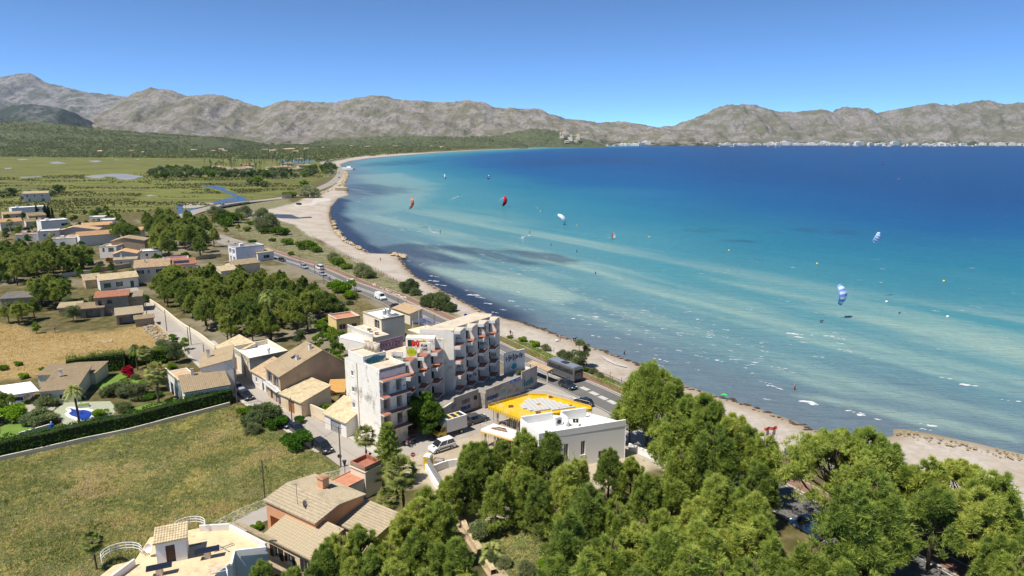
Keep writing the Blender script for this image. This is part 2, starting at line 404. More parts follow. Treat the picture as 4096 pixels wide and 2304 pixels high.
def rockmat(name, rock, rock2, scrub, tree, bias=.0, low=140, treescale=.004, bd=40):
    t = NT(name); co = t.co()
    n1 = t.noise(.006, 8, .68, co); n2 = t.noise(.045, 8, .8, co)
    r = t.ramp(n2, [(.40, rock2), (.56, rock)])
    f = t.ramp(t.math('ADD', n1, t.math('MULTIPLY', t.math('SUBTRACT', n2, .5), .9)), [(.42 + bias, 0), (.52 + bias, 1)])
    c = t.mix(f, r, scrub)
    sx = t.n('SeparateXYZ'); t.L(co, sx.inputs[0])
    lowf = t.math('SUBTRACT', 1, t.math('DIVIDE', sx.outputs[2], low), True)
    tf = t.ramp(t.math('ADD', t.noise(treescale * 4, 8, .72, co), t.math('MULTIPLY', t.math('SUBTRACT', lowf, .5), .34)), [(.60, 0), (.66, 1)])
    c = t.mix(tf, c, tree)
    t.bump(t.math('ADD', t.noise(.02, 9, .75, co), t.math('MULTIPLY', n1, .6)), 1.0, bd)
    return t.done(c, .95, .1)
m_far = rockmat('limestone far', alb(206, 200, 196), alb(146, 142, 138), alb(128, 132, 116), alb(70, 84, 70), .06, 200)
m_mid = rockmat('limestone scrub', alb(214, 204, 194), alb(160, 152, 142), alb(154, 150, 120), alb(84, 92, 64), .04, 110)
m_right = rockmat('limestone bay', alb(206, 198, 190), alb(156, 150, 142), alb(148, 146, 118), alb(84, 94, 68), .03, 90)
m_wood = rockmat('wooded hill', alb(160, 152, 120), alb(124, 126, 94), alb(112, 118, 84), alb(94, 104, 72), -.1, 400, .01, 5)
m_dark = rockmat('dark wooded crag', alb(176, 172, 166), alb(116, 122, 112), alb(92, 104, 92), alb(76, 90, 78), -.02, 500, .006)
mountain('mountain', [(-420, 250), (-250, 225), (-100, 205), (0, 193), (40, 186), (75, 183), (90, 191), (112, 206), (160, 218), (220, 232), (300, 240), (400, 262), (560, 300), (700, 335)], 9500, 2600, 1500, 300, 90, 5, m_far, .20)
mountain('mountain', [(185, 345), (215, 308), (245, 285), (275, 262), (305, 246), (340, 232), (380, 222), (430, 228), (470, 242), (520, 236), (560, 240), (610, 255), (660, 270), (690, 262), (720, 250), (780, 256), (830, 258), (880, 250), (930, 240),
    (975, 242), (1030, 250), (1090, 258), (1140, 255), (1180, 251), (1220, 258), (1245, 272), (1300, 272), (1345, 272), (1385, 286), (1420, 298), (1470, 303), (1510, 310), (1550, 306), (1570, 303), (1610, 312), (1660, 321), (1720, 335), (1800, 350)], 6700, 1500, 1200, 560, 110, 15, m_mid, .20)
mountain('mountain', [(1480, 352), (1560, 340), (1640, 321), (1700, 315), (1750, 295), (1800, 272), (1840, 260), (1890, 262), (1950, 280), (2000, 282), (2060, 275), (2105, 283), (2118, 268), (2150, 270), (2185, 270), (2203, 287), (2250, 275), (2300, 265), (2340, 262),
    (2400, 262), (2450, 255), (2485, 250), (2520, 262), (2550, 258), (2576, 256), (2650, 262), (2760, 258), (2900, 270), (3050, 285)], 7000, 1150, 1200, 520, 100, 25, m_right, .20)
mountain('hill', [(-420, 300), (-200, 275), (0, 264), (60, 262), (120, 264), (160, 274), (190, 296), (215, 330), (240, 348)], 5600, 900, 900, 160, 50, 35, m_dark, .18)
mountain('hill', [(-420, 318), (-200, 310), (0, 307), (60, 303), (130, 310), (200, 318), (300, 330), (450, 342), (640, 351)], 3300, 1100, 900, 160, 50, 45, m_wood, .12, sharp=1.0, rough=.4)
mountain('hill', [(1120, 350), (1200, 344), (1260, 338), (1310, 328), (1345, 323), (1390, 328), (1430, 338), (1480, 349), (1520, 353)], 4700, 420, 600, 130, 50, 55, m_wood, .16, rough=.5)
mountain('hill', [(760, 353), (850, 349), (950, 344), (1050, 342), (1150, 345), (1240, 345), (1340, 352)], 4300, 500, 500, 120, 30, 65, m_wood, .1, rough=.3)

# ---- flat sheets: roads, paths, lawns, ponds
from mathutils.geometry import tessellate_polygon
def spline(pts, step=2.0):
    pts = [np.array(p[:2], float) for p in pts]; out = []
    P_ = [2 * pts[0] - pts[1]] + pts + [2 * pts[-1] - pts[-2]]
    for k in range(1, len(P_) - 2):
        p0, p1, p2, p3 = P_[k - 1:k + 3]; n = max(2, int(np.linalg.norm(p2 - p1) / step))
        for q in np.arange(n) / n:
            out.append(.5 * (2 * p1 + (p2 - p0) * q + (2 * p0 - 5 * p1 + 4 * p2 - p3) * q * q + (3 * p1 - p0 - 3 * p2 + p3) * q ** 3))
    out.append(pts[-1]); return np.array(out)
def offset(line, d):
    t_ = np.gradient(line, axis=0); t_ /= np.linalg.norm(t_, axis=1)[:, None]
    return line + np.stack([t_[:, 1], -t_[:, 0]], -1) * d          # +d = right of travel
def ribbon(name, line, a, b, z, material, thick=0, i0=0, i1=None, wob=0, parent=None, kind='structure'):
    """strip between offsets a<b (right of travel positive)"""
    l = line[i0:i1]; A = offset(l, a); B = offset(l, b); n = len(l)
    if wob: B = B + wob * rng.uniform(-1, 1, B.shape); A = A + wob * rng.uniform(-1, 1, A.shape)
    zz = np.full(n, z) if np.isscalar(z) else z[i0:i1]
    V = np.concatenate([np.column_stack([A, zz]), np.column_stack([B, zz])]); i = np.arange(n - 1)
    F = np.stack([i, i + n, i + n + 1, i + 1], -1)
    if thick:
        V2 = V.copy(); V2[:, 2] -= thick; V = np.concatenate([V, V2])
        F = np.concatenate([F, np.stack([i, i + 1, i + 1 + 2 * n, i + 2 * n], -1), np.stack([i + n + 1, i + n, i + 3 * n, i + 3 * n + 1], -1)])
    return link(name, mesh_np(name, V, F, material, False), parent, kind=kind)
from mathutils.geometry import tessellate_polygon
def sheet(name, pts, z, material, kind='structure', noise=0, step=2.0, parent=None):
    pts = [np.array(p[:2], float) for p in pts]
    if noise:
        o = []
        for k in range(len(pts)):
            a_, b_ = pts[k], pts[(k + 1) % len(pts)]; n = max(1, int(np.linalg.norm(b_ - a_) / step))
            for q in range(n): o.append(a_ + (b_ - a_) * q / n + rng.uniform(-noise, noise, 2))
        pts = o
    v = [Vector((p[0], p[1], z)) for p in pts]; tr = tessellate_polygon([v])
    F = []
    for f in tr:
        a_, b_, c_ = (v[i] for i in f); F.append(f if (b_ - a_).cross(c_ - a_).z > 0 else f[::-1])
    m = bpy.data.meshes.new(name); m.from_pydata([tuple(p) for p in v], [], F); m.materials.append(material)
    return link(name, m, parent, kind=kind)

def roadmat(name, lo, mid, hi, crack=.5):
    t = NT(name); n = t.noise(.5, 6, .65); n2 = t.noise(.05, 5, .6)
    c = t.mix(t.ramp(n2, [(.35, .0), (.7, .8)]), t.ramp(n, [(.3, lo), (.7, mid)]), hi)
    n3 = t.noise(6, 3, .6); c = t.mix(t.ramp(n3, [(.4, 0), (.7, .25)]), c, lo)
    t.bump(t.noise(9, 3), .15, .02); return t.done(c, .9, .2)
m_asph = roadmat('coast road asphalt', alb(116, 113, 110), alb(132, 129, 125), alb(146, 142, 136))
m_asph_far = roadmat('pale far asphalt', alb(168, 160, 148), alb(182, 174, 162), alb(194, 186, 172))
m_street = roadmat('sunbleached street', alb(184, 174, 162), alb(198, 189, 177), alb(210, 202, 190))
m_path = roadmat('red cycle path', alb(150, 112, 96), alb(164, 126, 110), alb(178, 142, 126))
m_walk = roadmat('concrete footway', alb(206, 196, 180), alb(222, 214, 202), alb(232, 226, 214))
m_paint = plain('road paint', alb(226, 224, 218), .7, var=.12, scale=3)
m_paint_y = plain('yellow kerb paint', alb(214, 186, 96), .7)
m_kerb = plain('kerb stone', alb(214, 204, 188), .85)

cr = np.array([(58, 57), (51.9, 70.9), (37.6, 98.2), (24.1, 124.5), (16, 136.6), (7.7, 147.8), (-4.7, 167.6), (-17.5, 185.5), (-37.6, 216.3), (-55.2, 238.5), (-73.1, 263.9), (-100.6, 295.8)], float)
cr = offset(spline(cr, 2), -3.9)[::4]
COAST = spline(list(cr) + [(-140, 337), (-185, 390), (-214, 440), (-221, 480), (-217, 522), (-208, 565), (-200, 602), (-197, 650), (-199, 696), (-209, 791), (-232, 921), (-267, 1078), (-309, 1229), (-362, 1372), (-410, 1500), (-452, 1700), (-450, 1950), (-420, 2200), (-360, 2600), (-230, 3200), (50, 4200)], 2.5)
iN = int(np.argmin(np.abs(COAST[:, 1] - 330)))
bz = np.full(len(COAST), .035)
bz += 1.6 * np.exp(-((COAST[:, 1] - 520) / 45) ** 2)
ribbon('road', COAST, -3.9, 3.9, bz, m_asph, 0, 0, iN + 1)
ribbon('road', COAST, -5.5, 5.5, bz, m_asph_far, .6, iN, None)
for a_, b_ in ((-3.65, -3.5), (3.5, 3.68)): ribbon('road_marking', COAST, a_, b_, bz + .006, m_paint, 0, 0, iN)
iC = int(np.argmin(np.hypot(COAST[:, 0] - 9.5, COAST[:, 1] - 137)))
ribbon('road_marking', COAST, -.7, -.52, bz + .006, m_paint, 0, iC, iN); ribbon('road_marking', COAST, .52, .7, bz + .006, m_paint, 0, iC, iN)
ribbon('road_marking', COAST, -.5, .5, bz + .004, plain('worn median paint', alb(168, 164, 158), .8, var=.2, scale=.8), 0, iC, iN)
for px, py in ((2339, 1555), (2376, 1574), (2412, 1592), (2448, 1609)):
    p = g(px, py); k = int(np.argmin(np.hypot(COAST[:, 0] - p.x, COAST[:, 1] - p.y))); tg = Vector((*(COAST[k + 1] - COAST[k]), 0)).normalized(); nr = Vector((tg.y, -tg.x, 0))
    sheet('road_marking', [p - tg * 1.1 - nr * .6, p - tg * 1.1 + nr * .6, p + tg * 1.1 + nr * .6, p + tg * 1.1 - nr * .6], .043, m_paint)
ribbon('cycle_path', COAST, 4.25, 7.0, bz + .02, m_path, 0, 0, iN)
ribbon('kerb', COAST, 3.92, 4.24, bz + .12, m_kerb, .12, 0, iN); ribbon('kerb', COAST, 7.0, 7.2, bz + .06, m_kerb, .08, 0, iN)
ribbon('verge', COAST, -9.5, -3.95, bz - .019, m_street, 0, int(np.argmin(np.abs(COAST[:, 1] - 100))), int(np.argmin(np.abs(COAST[:, 1] - 147))))
STREET_PX = [(505, 1150), (545, 1195), (585, 1238), (652, 1283), (710, 1322), (772, 1370), (824, 1421), (905, 1490), (962, 1530), (1014, 1572), (1072, 1612), (1190, 1682), (1290, 1748), (1366, 1798), (1420, 1836), (1475, 1872)]
STREET = spline([g(*p)[:2] for p in STREET_PX], 1.5)
ribbon('street', STREET, -3.0, 3.0, .016, m_street)
ribbon('footway', STREET, -4.6, -3.02, .13, m_walk, .14, int(len(STREET) * .5))
ribbon('footway', STREET, 3.02, 3.7, .12, m_walk, .14, int(len(STREET) * .42), int(len(STREET) * .95))
SIDE = spline([g(*p)[:2] for p in ((1420, 1845), (1500, 1850), (1573, 1812), (1694, 1762), (1800, 1728), (1888, 1698), (1990, 1640), (2060, 1598), (2160, 1556), (2240, 1540))], 1.5)
ribbon('street', SIDE, -3.4, 3.4, .021, m_street)
ribbon('footway', SIDE, -5.2, -3.42, .14, plain('red brick footway', alb(176, 128, 104), .9, var=.2), .14, 6, int(len(SIDE) * .62))
LANE = spline([g(*p)[:2] for p in ((1455, 1860), (1400, 1905), (1320, 1925), (1240, 1962), (1130, 2015), (1010, 2062), (900, 2122), (780, 2200), (660, 2275), (520, 2370), (380, 2470))], 1.5)
ribbon('lane', LANE, -2.6, 2.6, .026, m_street)
ribbon('kerb', LANE, 2.62, 2.9, .08, m_kerb, .1)
WALLPATH = spline([g(*p)[:2] for p in ((1800, 2010), (1850, 2085), (1900, 2165), (1950, 2240), (2010, 2330), (2060, 2420))], 1.2)
ribbon('track', WALLPATH, -1.1, 1.1, .05, plain('pale earth track', alb(204, 182, 150), .95, var=.18, scale=.8), .1, wob=.12)
# ponds and the stream in the marsh
t = NT('marsh water'); m_pond = t.done(t.ramp(t.noise(.02, 5), [(.35, alb(158, 158, 162)), (.65, alb(182, 182, 184))]), .5, .25); PONDS = []
t = NT('stream water'); t.bump(t.noise(.8, 3), .2, .2); m_stream = t.done(alb(78, 104, 140), .3, .3)
def zt(l, ox, oy, s): return [(ox + x * s, oy + y * s) for x, y in l]
for l in ([(1250, 680), (1400, 662), (1700, 642), (1860, 645), (1960, 665), (2110, 680), (1990, 720), (1850, 735), (1740, 720), (1690, 690), (1560, 682), (1480, 712), (1330, 706)],
          [(730, 470), (850, 465), (930, 480), (980, 495), (830, 500), (750, 492)], [(1300, 452), (1440, 446), (1500, 458), (1430, 474), (1350, 470)], [(240, 430), (380, 426), (440, 434), (300, 444)],
          [(60, 560), (170, 556), (150, 572), (80, 574)], [(270, 690), (560, 682), (620, 690), (320, 708)], [(2130, 962), (2230, 952), (2320, 964), (2220, 974)], [(1660, 440), (1740, 434), (1730, 446)], [(1980, 428), (2050, 424), (2030, 436)]):
    PONDS.append(G2(zt(l, 0, 520, .2717))); sheet('pond', PONDS[-1], .05, m_pond, noise=1.5, step=8)
STREAM = zt([(410, 830), (560, 822), (740, 838), (720, 870), (800, 905), (900, 945), (1000, 985), (1085, 1030)], 700, 520, .2717) + [(960, 812), (880, 818), (840, 812), (900, 795)] + zt([(900, 1000), (760, 920), (650, 880), (540, 852), (440, 845)], 700, 520, .2717)
PONDS.append(G2(STREAM)); sheet('stream', G2(STREAM), .06, m_stream, noise=.8, step=6)
sheet('stream', G2(zt([(30, 230), (110, 215), (90, 300), (200, 270), (420, 238), (430, 260), (250, 300), (120, 330), (30, 330)], 700, 750, .3106)), .065, m_stream, noise=.5, step=4)
sheet('sandbank', G2(zt([(20, 220), (200, 200), (520, 195), (500, 235), (280, 262), (120, 268)], 700, 750, .3106)), .055, plain('pale silt', alb(196, 184, 168)), noise=.8, step=5)
sheet('stream', G2(zt([(640, 345), (900, 348), (1200, 342), (1500, 348), (1540, 372), (1600, 385), (1750, 375), (1770, 392), (1560, 402), (1380, 398), (1200, 365), (900, 362), (660, 365)], 700, 750, .3106)), .035, plain('dark shallow inlet', alb(84, 90, 108), .45, .3, var=.25, scale=.1), noise=.5, step=4)
# white dry sand fans on the beach
m_dry = plain('bleached dry sand', alb(228, 218, 206), .95, var=.07, scale=.3)
sheet('sand_patch', G2(zt([(1500, 225), (1760, 195), (1800, 140), (1990, 140), (2020, 170), (1850, 190), (1780, 225), (1560, 250)], 700, 750, .3106)), .03, m_dry, noise=1.2, step=4)
sheet('sand_patch', G2(zt([(1600, 700), (1760, 790), (1920, 850), (1950, 870), (1800, 830), (1640, 740)], 1900, 1200, .3106)), .03, m_dry, noise=.4, step=2)
# ================================================================== VEGETATION
def leafmat(name, lo, mid, hi, trans=.35, scale=.5, obvar=.5):
    t = NT(name); n = t.noise(scale, 4, .6); oi = t.n('ObjectInfo')
    f = t.math('ADD', t.math('MULTIPLY', t.math('SUBTRACT', oi.outputs['Random'], .5), obvar), n)
    c = t.ramp(f, [(.25, lo), (.5, mid), (.78, hi)])
    t.done(c, .75, .15); tr = t.n('BsdfTranslucent'); t.L(c, tr.inputs[0]); mx = t.n('MixShader'); mx.inputs[0].default_value = trans
    t.L(t.b.outputs[0], mx.inputs[1]); t.L(tr.outputs[0], mx.inputs[2]); t.L(mx.outputs[0], t.out.inputs[0]); return t.m
L_pine = leafmat('pine needles', alb(102, 118, 54, .68), alb(128, 142, 62, .68), alb(162, 166, 82, .68), .4, obvar=.45, scale=.9)
L_pine_d = leafmat('dark pine needles', alb(94, 110, 50, .72), alb(116, 130, 58, .72), alb(146, 152, 74, .72), .4, scale=.7)
L_green = leafmat('green leaves', alb(80, 108, 36, 1.0), alb(106, 134, 44, 1.0), alb(138, 158, 62, 1.0))
L_bright = leafmat('bright leaves', alb(100, 136, 28, 1.0), alb(128, 162, 40, 1.0), alb(160, 180, 60, 1.0))
L_hedge = leafmat('hedge leaves', alb(56, 92, 28, 1.0), alb(78, 118, 36, 1.0), alb(108, 144, 48, 1.0), obvar=.1)
L_grey = leafmat('grey green leaves', alb(112, 122, 82, 1.0), alb(140, 146, 100, 1.0), alb(168, 170, 126, 1.0))
L_olive = leafmat('olive leaves', alb(92, 108, 66, 1.0), alb(118, 132, 84, 1.0), alb(146, 156, 106, 1.0))
L_far = leafmat('distant foliage', alb(82, 90, 54, .8), alb(104, 110, 66, .8), alb(132, 134, 84, .8), .2, .02, .0)
L_palm = leafmat('palm leaflets', alb(98, 112, 56, 1.0), alb(128, 140, 72, 1.0), alb(170, 172, 104, 1.0), .25)
L_fan = leafmat('fan palm leaves', alb(104, 116, 56, 1.1), alb(140, 142, 74, 1.1), alb(184, 172, 106, 1.1), .25)
L_dry = leafmat('dry twigs', alb(150, 132, 104, 1.0), alb(176, 158, 128, 1.0), alb(190, 176, 150, 1.0), .1)
L_red = leafmat('bougainvillea', alb(170, 20, 50, 1.1), alb(196, 30, 66, 1.1), alb(214, 60, 90, 1.1), .2)
L_rust = leafmat('rusty red flowers', alb(150, 60, 44, 1.0), alb(176, 80, 56, 1.0), alb(110, 120, 60, 1.0), .2)
L_cyp = leafmat('cypress', alb(44, 62, 34, 1.0), alb(60, 80, 42, 1.0), alb(80, 98, 52, 1.0), .2)
M_bark = plain('pine bark', alb(110, 92, 76), .95, var=.3, scale=3, bump=.4)
M_barkg = plain('grey bark', alb(140, 128, 112), .95, var=.3, scale=3, bump=.4)
M_palmtrunk = plain('palm trunk', alb(120, 106, 88), .95, var=.35, scale=4, bump=.5)

def unit(v): return v / np.maximum(np.linalg.norm(v, axis=-1, keepdims=True), 1e-6)
def blades(P, D, ln, wd, k, spread, r):
    """k thin triangles per point around direction D"""
    n = len(P); P = np.repeat(P, k, 0); D = np.repeat(D, k, 0)
    d = unit(D + spread * r.normal(size=(n * k, 3))); s = unit(np.cross(d, r.normal(size=(n * k, 3))))
    l = ln * r.uniform(.6, 1.25, (n * k, 1)); w = wd * r.uniform(.7, 1.3, (n * k, 1))
    V = np.stack([P - s * w, P + s * w, P + d * l], 1).reshape(-1, 3)
    return V, np.arange(n * k * 3).reshape(-1, 3)
def plume_pts(C, rad, n, r, tall=1.25):
    """n points in a soft upright plume at each clump; denser towards the top"""
    m = len(C); q = r.normal(size=(m, n, 3)) * .52; u = r.uniform(-1, 1, (m, n)) ; w = np.sqrt(np.clip(1.05 - (u * .5 + .5) ** 2, .04, 1))
    P = np.stack([q[..., 0] * w, q[..., 1] * w, u * tall * .8], -1) * rad[:, None, None] + C[:, None]
    out = np.stack([q[..., 0], q[..., 1], np.abs(u) * .4 + .55], -1)
    return P.reshape(-1, 3), unit(out).reshape(-1, 3)
def clump_pts(C, rad, n, r, flat=1.0, up=-.45, inner=.62):
    """n points on each clump's outer shell; C Mx3, rad M"""
    m = len(C); U = unit(r.normal(size=(m, n, 3))); U[..., 2] = np.where(U[..., 2] < up, -U[..., 2], U[..., 2])
    q = r.uniform(inner, 1.0, (m, n, 1)) ** .6
    S = np.array([1, 1, flat])
    P = C[:, None] + U * q * rad[:, None, None] * S
    return P.reshape(-1, 3), unit(U + np.array([0, 0, .55])).reshape(-1, 3)
def join(*vf):
    V = []; F = []; b = 0
    for v, f in vf: V.append(v); F.append(f + b); b += len(v)
    return np.concatenate(V), np.concatenate(F)
def trunkmesh(path, radii, limbs, material, n=7):
    mb = MB(); mb.tube(path, radii, n)
    for a_, b_, ra in limbs:
        a_ = Vector(a_); b_ = Vector(b_); mid = (a_ + b_) / 2 + Vector((0, 0, -.12 * (b_ - a_).length))
        mb.tube([a_, mid, b_], [ra, ra * .7, ra * .25], 5)
    return mb.mesh('trunk', material, True)
def pine_proto(seed, H=10.0, kind='young', dens=110, k=5, ln=.48, wd=.040, nclump=60, mat_=None):
    r = np.random.default_rng(seed); C = []; rad = []; PP = []; DD = []
    nl = {'young': 9, 'tall': 8, 'umbrella': 22}[kind]; z0 = {'young': .12, 'tall': .34, 'umbrella': .5}[kind]; sp = {'young': .21, 'tall': .24, 'umbrella': .44}[kind]
    for i in range(nl):                       # upright leaders: ragged cones of needles
        q = H * sp * math.sqrt((i + .2) / nl) * r.uniform(.75, 1.15); a_ = i * 2.4 + r.uniform(-.4, .4)
        zt = H * (.95 - (.30 if kind != 'umbrella' else .26) * (q / (H * sp)) ** 1.6 * r.uniform(.7, 1.4)); zb = max(H * z0, zt - H * (r.uniform(.34, .5) if kind != 'umbrella' else r.uniform(.2, .3)))
        n = int(dens * nclump * .55 / nl); u = r.uniform(0, 1, n) ** .8; rr = H * r.uniform(.075, .115) * (1.06 - u) ** .75 * (.35 + .65 * np.sqrt(r.uniform(0, 1, n))) * (1 + .35 * vnoise(u * 7, np.full(n, seed + i * 3.1), seed)); w = r.uniform(0, 6.283, n); rr = rr * (1 + .25 * np.sin(w * 3 + i) * (1 - u))
        PP.append(np.stack([q * math.cos(a_) + rr * np.cos(w), q * math.sin(a_) + rr * np.sin(w), zb + (zt - zb) * u], -1)); DD.append(np.stack([np.cos(w) * .55, np.sin(w) * .55, .5 + .6 * u], -1))
        C.append((q * math.cos(a_), q * math.sin(a_), zt - .1 * H))
    for i in range(nclump):                   # side sprays
        u = r.uniform(0, 1); zz = H * (z0 + (.86 - z0) * u); env = H * (sp + .07) * (1.05 - u) ** .6 if kind != 'umbrella' else H * .5 * math.sqrt(max(.05, 1 - u * u)); a_ = r.uniform(0, 6.283); q = env * math.sqrt(r.uniform(.25, 1))
        C.append((q * math.cos(a_), q * math.sin(a_), zz)); rad.append(H * r.uniform(.035, .075))
    P, D = plume_pts(np.array(C[nl:]), np.array(rad), int(dens * .6), r, 1.0)
    P = np.concatenate(PP + [P]); D = unit(np.concatenate(DD + [D])); s_ = 9.0 / H       # gaps between the sprays
    ok = vnoise(P[:, 0] * s_ + P[:, 2] * .7, P[:, 1] * s_ - P[:, 2] * .5, seed) + .6 * vnoise(P[:, 0] * 2 * s_ - P[:, 2], P[:, 1] * 2 * s_ + P[:, 2] * .8, seed + 5) > -.16
    V, F = blades(P[ok], D[ok], ln, wd, k, .5, r)
    crown = mesh_np('crown', V, F, mat_ or L_pine); C = np.array(C)
    path = [(0, 0, -.3), (.1, .05, H * .3), (0, .1, H * .6), (0, 0, H * .88)]
    limbs = [((0, 0, max(H * .15, c[2] - np.hypot(c[0], c[1]) * .7 - .06 * H)), tuple(c), H * .009) for c in C[:nl + 8]]
    return [('trunk', trunkmesh(path, [H * .021, H * .017, H * .012, H * .004], limbs, M_bark)), ('crown', crown)]
def bush_proto(seed, W=2.0, H=1.6, mat_=None, dens=150, k=2, ln=.2, wd=.09, ncl=12, twig=True, spread=.8, flat=.85):
    r = np.random.default_rng(seed); C = []; rad = []
    for i in range(ncl):
        a_ = r.uniform(0, 6.283); q = W * .36 * math.sqrt(r.uniform(0, 1)); C.append((q * math.cos(a_), q * math.sin(a_), H * r.uniform(.28, .74) * (1 - .35 * q / (W * .36)))); rad.append(W * r.uniform(.14, .24))
    P, D = clump_pts(np.array(C), np.array(rad), dens, r, flat * H / W * 1.1, -.7, .5); P[:, 2] = np.maximum(P[:, 2], .03)
    V, F = blades(P, D, ln, wd, k, spread, r)
    out = [('foliage', mesh_np('foliage', V, F, mat_ or L_green))]
    mb = MB()
    for i in range(5):
        c = C[i]; mb.tube([(c[0] * .15, c[1] * .15, -.15), (c[0] * .5, c[1] * .5, c[2] * .5), c], [W * .025, W * .018, W * .006], 5)
    return [('stem', mb.mesh('stem', M_barkg, True))] + out
def tree_proto(seed, H=6.0, R_=2.2, mat_=None, dens=150, ln=.22, wd=.1, ncl=26, k=2, trunk=.3):
    r = np.random.default_rng(seed); C = []; rad = []
    for i in range(ncl):
        u = r.uniform(0, 1); a_ = r.uniform(0, 6.283); zz = H * (trunk + (1 - trunk) * .9 * u); env = R_ * math.sin(math.pi * (.15 + .72 * u))
        q = env * math.sqrt(r.uniform(.05, 1)); C.append((q * math.cos(a_), q * math.sin(a_), zz)); rad.append(R_ * r.uniform(.24, .42))
    C = np.array(C); P, D = clump_pts(C, np.array(rad), dens, r, .85, -.6, .55); V, F = blades(P, D, ln, wd, k, .9, r)
    limbs = [((0, 0, H * trunk * .9), tuple(c), H * .012) for c in C[:9]]
    return [('trunk', trunkmesh([(0, 0, -.3), (.1, 0, H * trunk * .6), (0, .1, H * .6)], [H * .03, H * .024, H * .012], limbs, M_barkg)), ('crown', mesh_np('crown', V, F, mat_ or L_green))]
def cypress_proto(seed, H=9, W=1.8):
    r = np.random.default_rng(seed); n = 5200; u = r.uniform(0, 1, n); a_ = r.uniform(0, 6.283, n)
    env = W / 2 * np.sin(np.pi * np.clip(.12 + .88 * u, 0, 1)) ** .7 * (.85 + .25 * vnoise(a_ * 2, u * 12, seed)) * r.uniform(.75, 1, n)
    P = np.stack([env * np.cos(a_), env * np.sin(a_), .3 + u * (H - .4)], -1); D = unit(np.stack([np.cos(a_) * .35, np.sin(a_) * .35, np.ones(n)], -1))
    V, F = blades(P, D, .42, .07, 2, .3, r)
    mb = MB(); mb.tube([(0, 0, -.3), (0, 0, H * .8)], [.16, .05], 6)
    return [('trunk', mb.mesh('trunk', M_bark)), ('crown', mesh_np('crown', V, F, L_cyp))]
def frond(r, a_, el, L_, droop, nseg=9, leaf=.55, wd=.035, per=2):
    """one pinnate frond: arched rachis with leaflets"""
    d = np.array([math.cos(a_), math.sin(a_)]); pts = []
    for q in np.linspace(0, 1, nseg * 3):
        s = L_ * q; pts.append((d[0] * s * math.cos(el) * (1 - .12 * q), d[1] * s * math.cos(el) * (1 - .12 * q), s * math.sin(el) - droop * L_ * q * q))
    pts = np.array(pts); V = []; T = np.gradient(pts, axis=0); T = unit(T); S = unit(np.cross(T, np.array([0, 0, 1.0])))
    for sgn in (-1, 1):
        p = pts[2:]; l = leaf * np.sin(np.pi * np.linspace(.14, .93, len(p)))[:, None]
        tip = p + (S[2:] * sgn * .8 + T[2:] * .55 + np.array([0, 0, -.25]) + .12 * r.normal(size=p.shape)) * l
        V.append(np.stack([p - T[2:] * wd, p + T[2:] * wd, tip], 1).reshape(-1, 3))
    w = .03
    for i in range(len(pts) - 1): V.append(np.array([pts[i] - S[i] * w, pts[i] + S[i] * w, pts[i + 1]]))
    return np.concatenate(V)
def palm_proto(seed, H=8, L_=2.6, n=44, leaf=.6, wd=.05, wind=0.0, mat_=None, tr=.22, low=-.35, leaves='date'):
    r = np.random.default_rng(seed); V = []; top = np.array([.25, .1, H])
    for i in range(n):
        a_ = i * 2.39996 + r.uniform(-.2, .2); u = i / n; el = 1.35 - u * (1.35 - low) + r.uniform(-.1, .1)
        if wind: a_ = a_ + wind * math.sin(math.pi - a_) * .9
        if leaves == 'date': v = frond(r, a_, el, L_ * r.uniform(.85, 1.1), .45 + .25 * (1 - abs(u - .4)), leaf=leaf, wd=wd)
        else:
            d = np.array([math.cos(a_) * math.cos(el), math.sin(a_) * math.cos(el), math.sin(el)]); c = d * L_ * .55; side = unit(np.cross(d, [0, 0, 1.0])); upv = np.cross(side, d); v = []
            v.append(np.array([[0, 0, 0], c + side * .02, c - side * .02]))
            for q in np.linspace(-1.25, 1.25, 15):
                tip = c + (d * math.cos(q) + side * math.sin(q)) * L_ * .5 * r.uniform(.85, 1.05) + np.array([0, 0, -.16 * L_ * (.4 + abs(q))]); m_ = c + (d * math.cos(q) + side * math.sin(q)) * L_ * .25 + upv * .02
                pw = unit(-d * math.sin(q) + side * math.cos(q)) * .055 * L_ / 1.6
                v += [np.array([c, m_ + pw, m_ - pw]), np.array([m_ + pw, tip, m_ - pw])]
            v = np.concatenate(v)
        V.append(v + top)
    V = np.concatenate(V); crown = mesh_np('crown', V, np.arange(len(V)).reshape(-1, 3), mat_ or L_palm)
    mb = MB(); nn = max(3, int(H)); mb.tube([(.25 * (q / nn) ** 2, .1 * (q / nn) ** 2, -.3 + (H + .3) * q / nn) for q in range(nn + 1)], [tr * 1.35] + [tr * (1 + .12 * ((q % 2) * 2 - 1)) for q in range(1, nn)] + [tr * 1.3], 9)
    return [('trunk', mb.mesh('trunk', M_palmtrunk)), ('crown', crown)]
def plant(name, proto, loc, s, label, cat='tree', group=None, rz=None, sz=1.0):
    e = thing(name, label, cat, loc, random.uniform(0, 6.28) if rz is None else rz, group)
    e.scale = (s, s, s * sz)
    for nm, me in proto: link(nm, me, e)
    return e
def under(px, py, h): p = g(px, py, h); return Vector((p.x, p.y, 0))

PY = [pine_proto(s, kind='young', nclump=80) for s in (1, 2, 3, 4, 5)]
PT = [pine_proto(s, kind='tall', nclump=85) for s in (11, 12, 13)]
PU = [pine_proto(s, kind='umbrella', nclump=190, dens=130, ln=.34, wd=.03) for s in (21, 22)]
PM = [pine_proto(s, kind='tall', nclump=60, dens=66, k=4, ln=.6, wd=.085, mat_=L_pine_d) for s in (31, 32, 33)] + [pine_proto(36, kind='umbrella', nclump=90, dens=64, k=4, ln=.6, wd=.085, mat_=L_pine_d)]
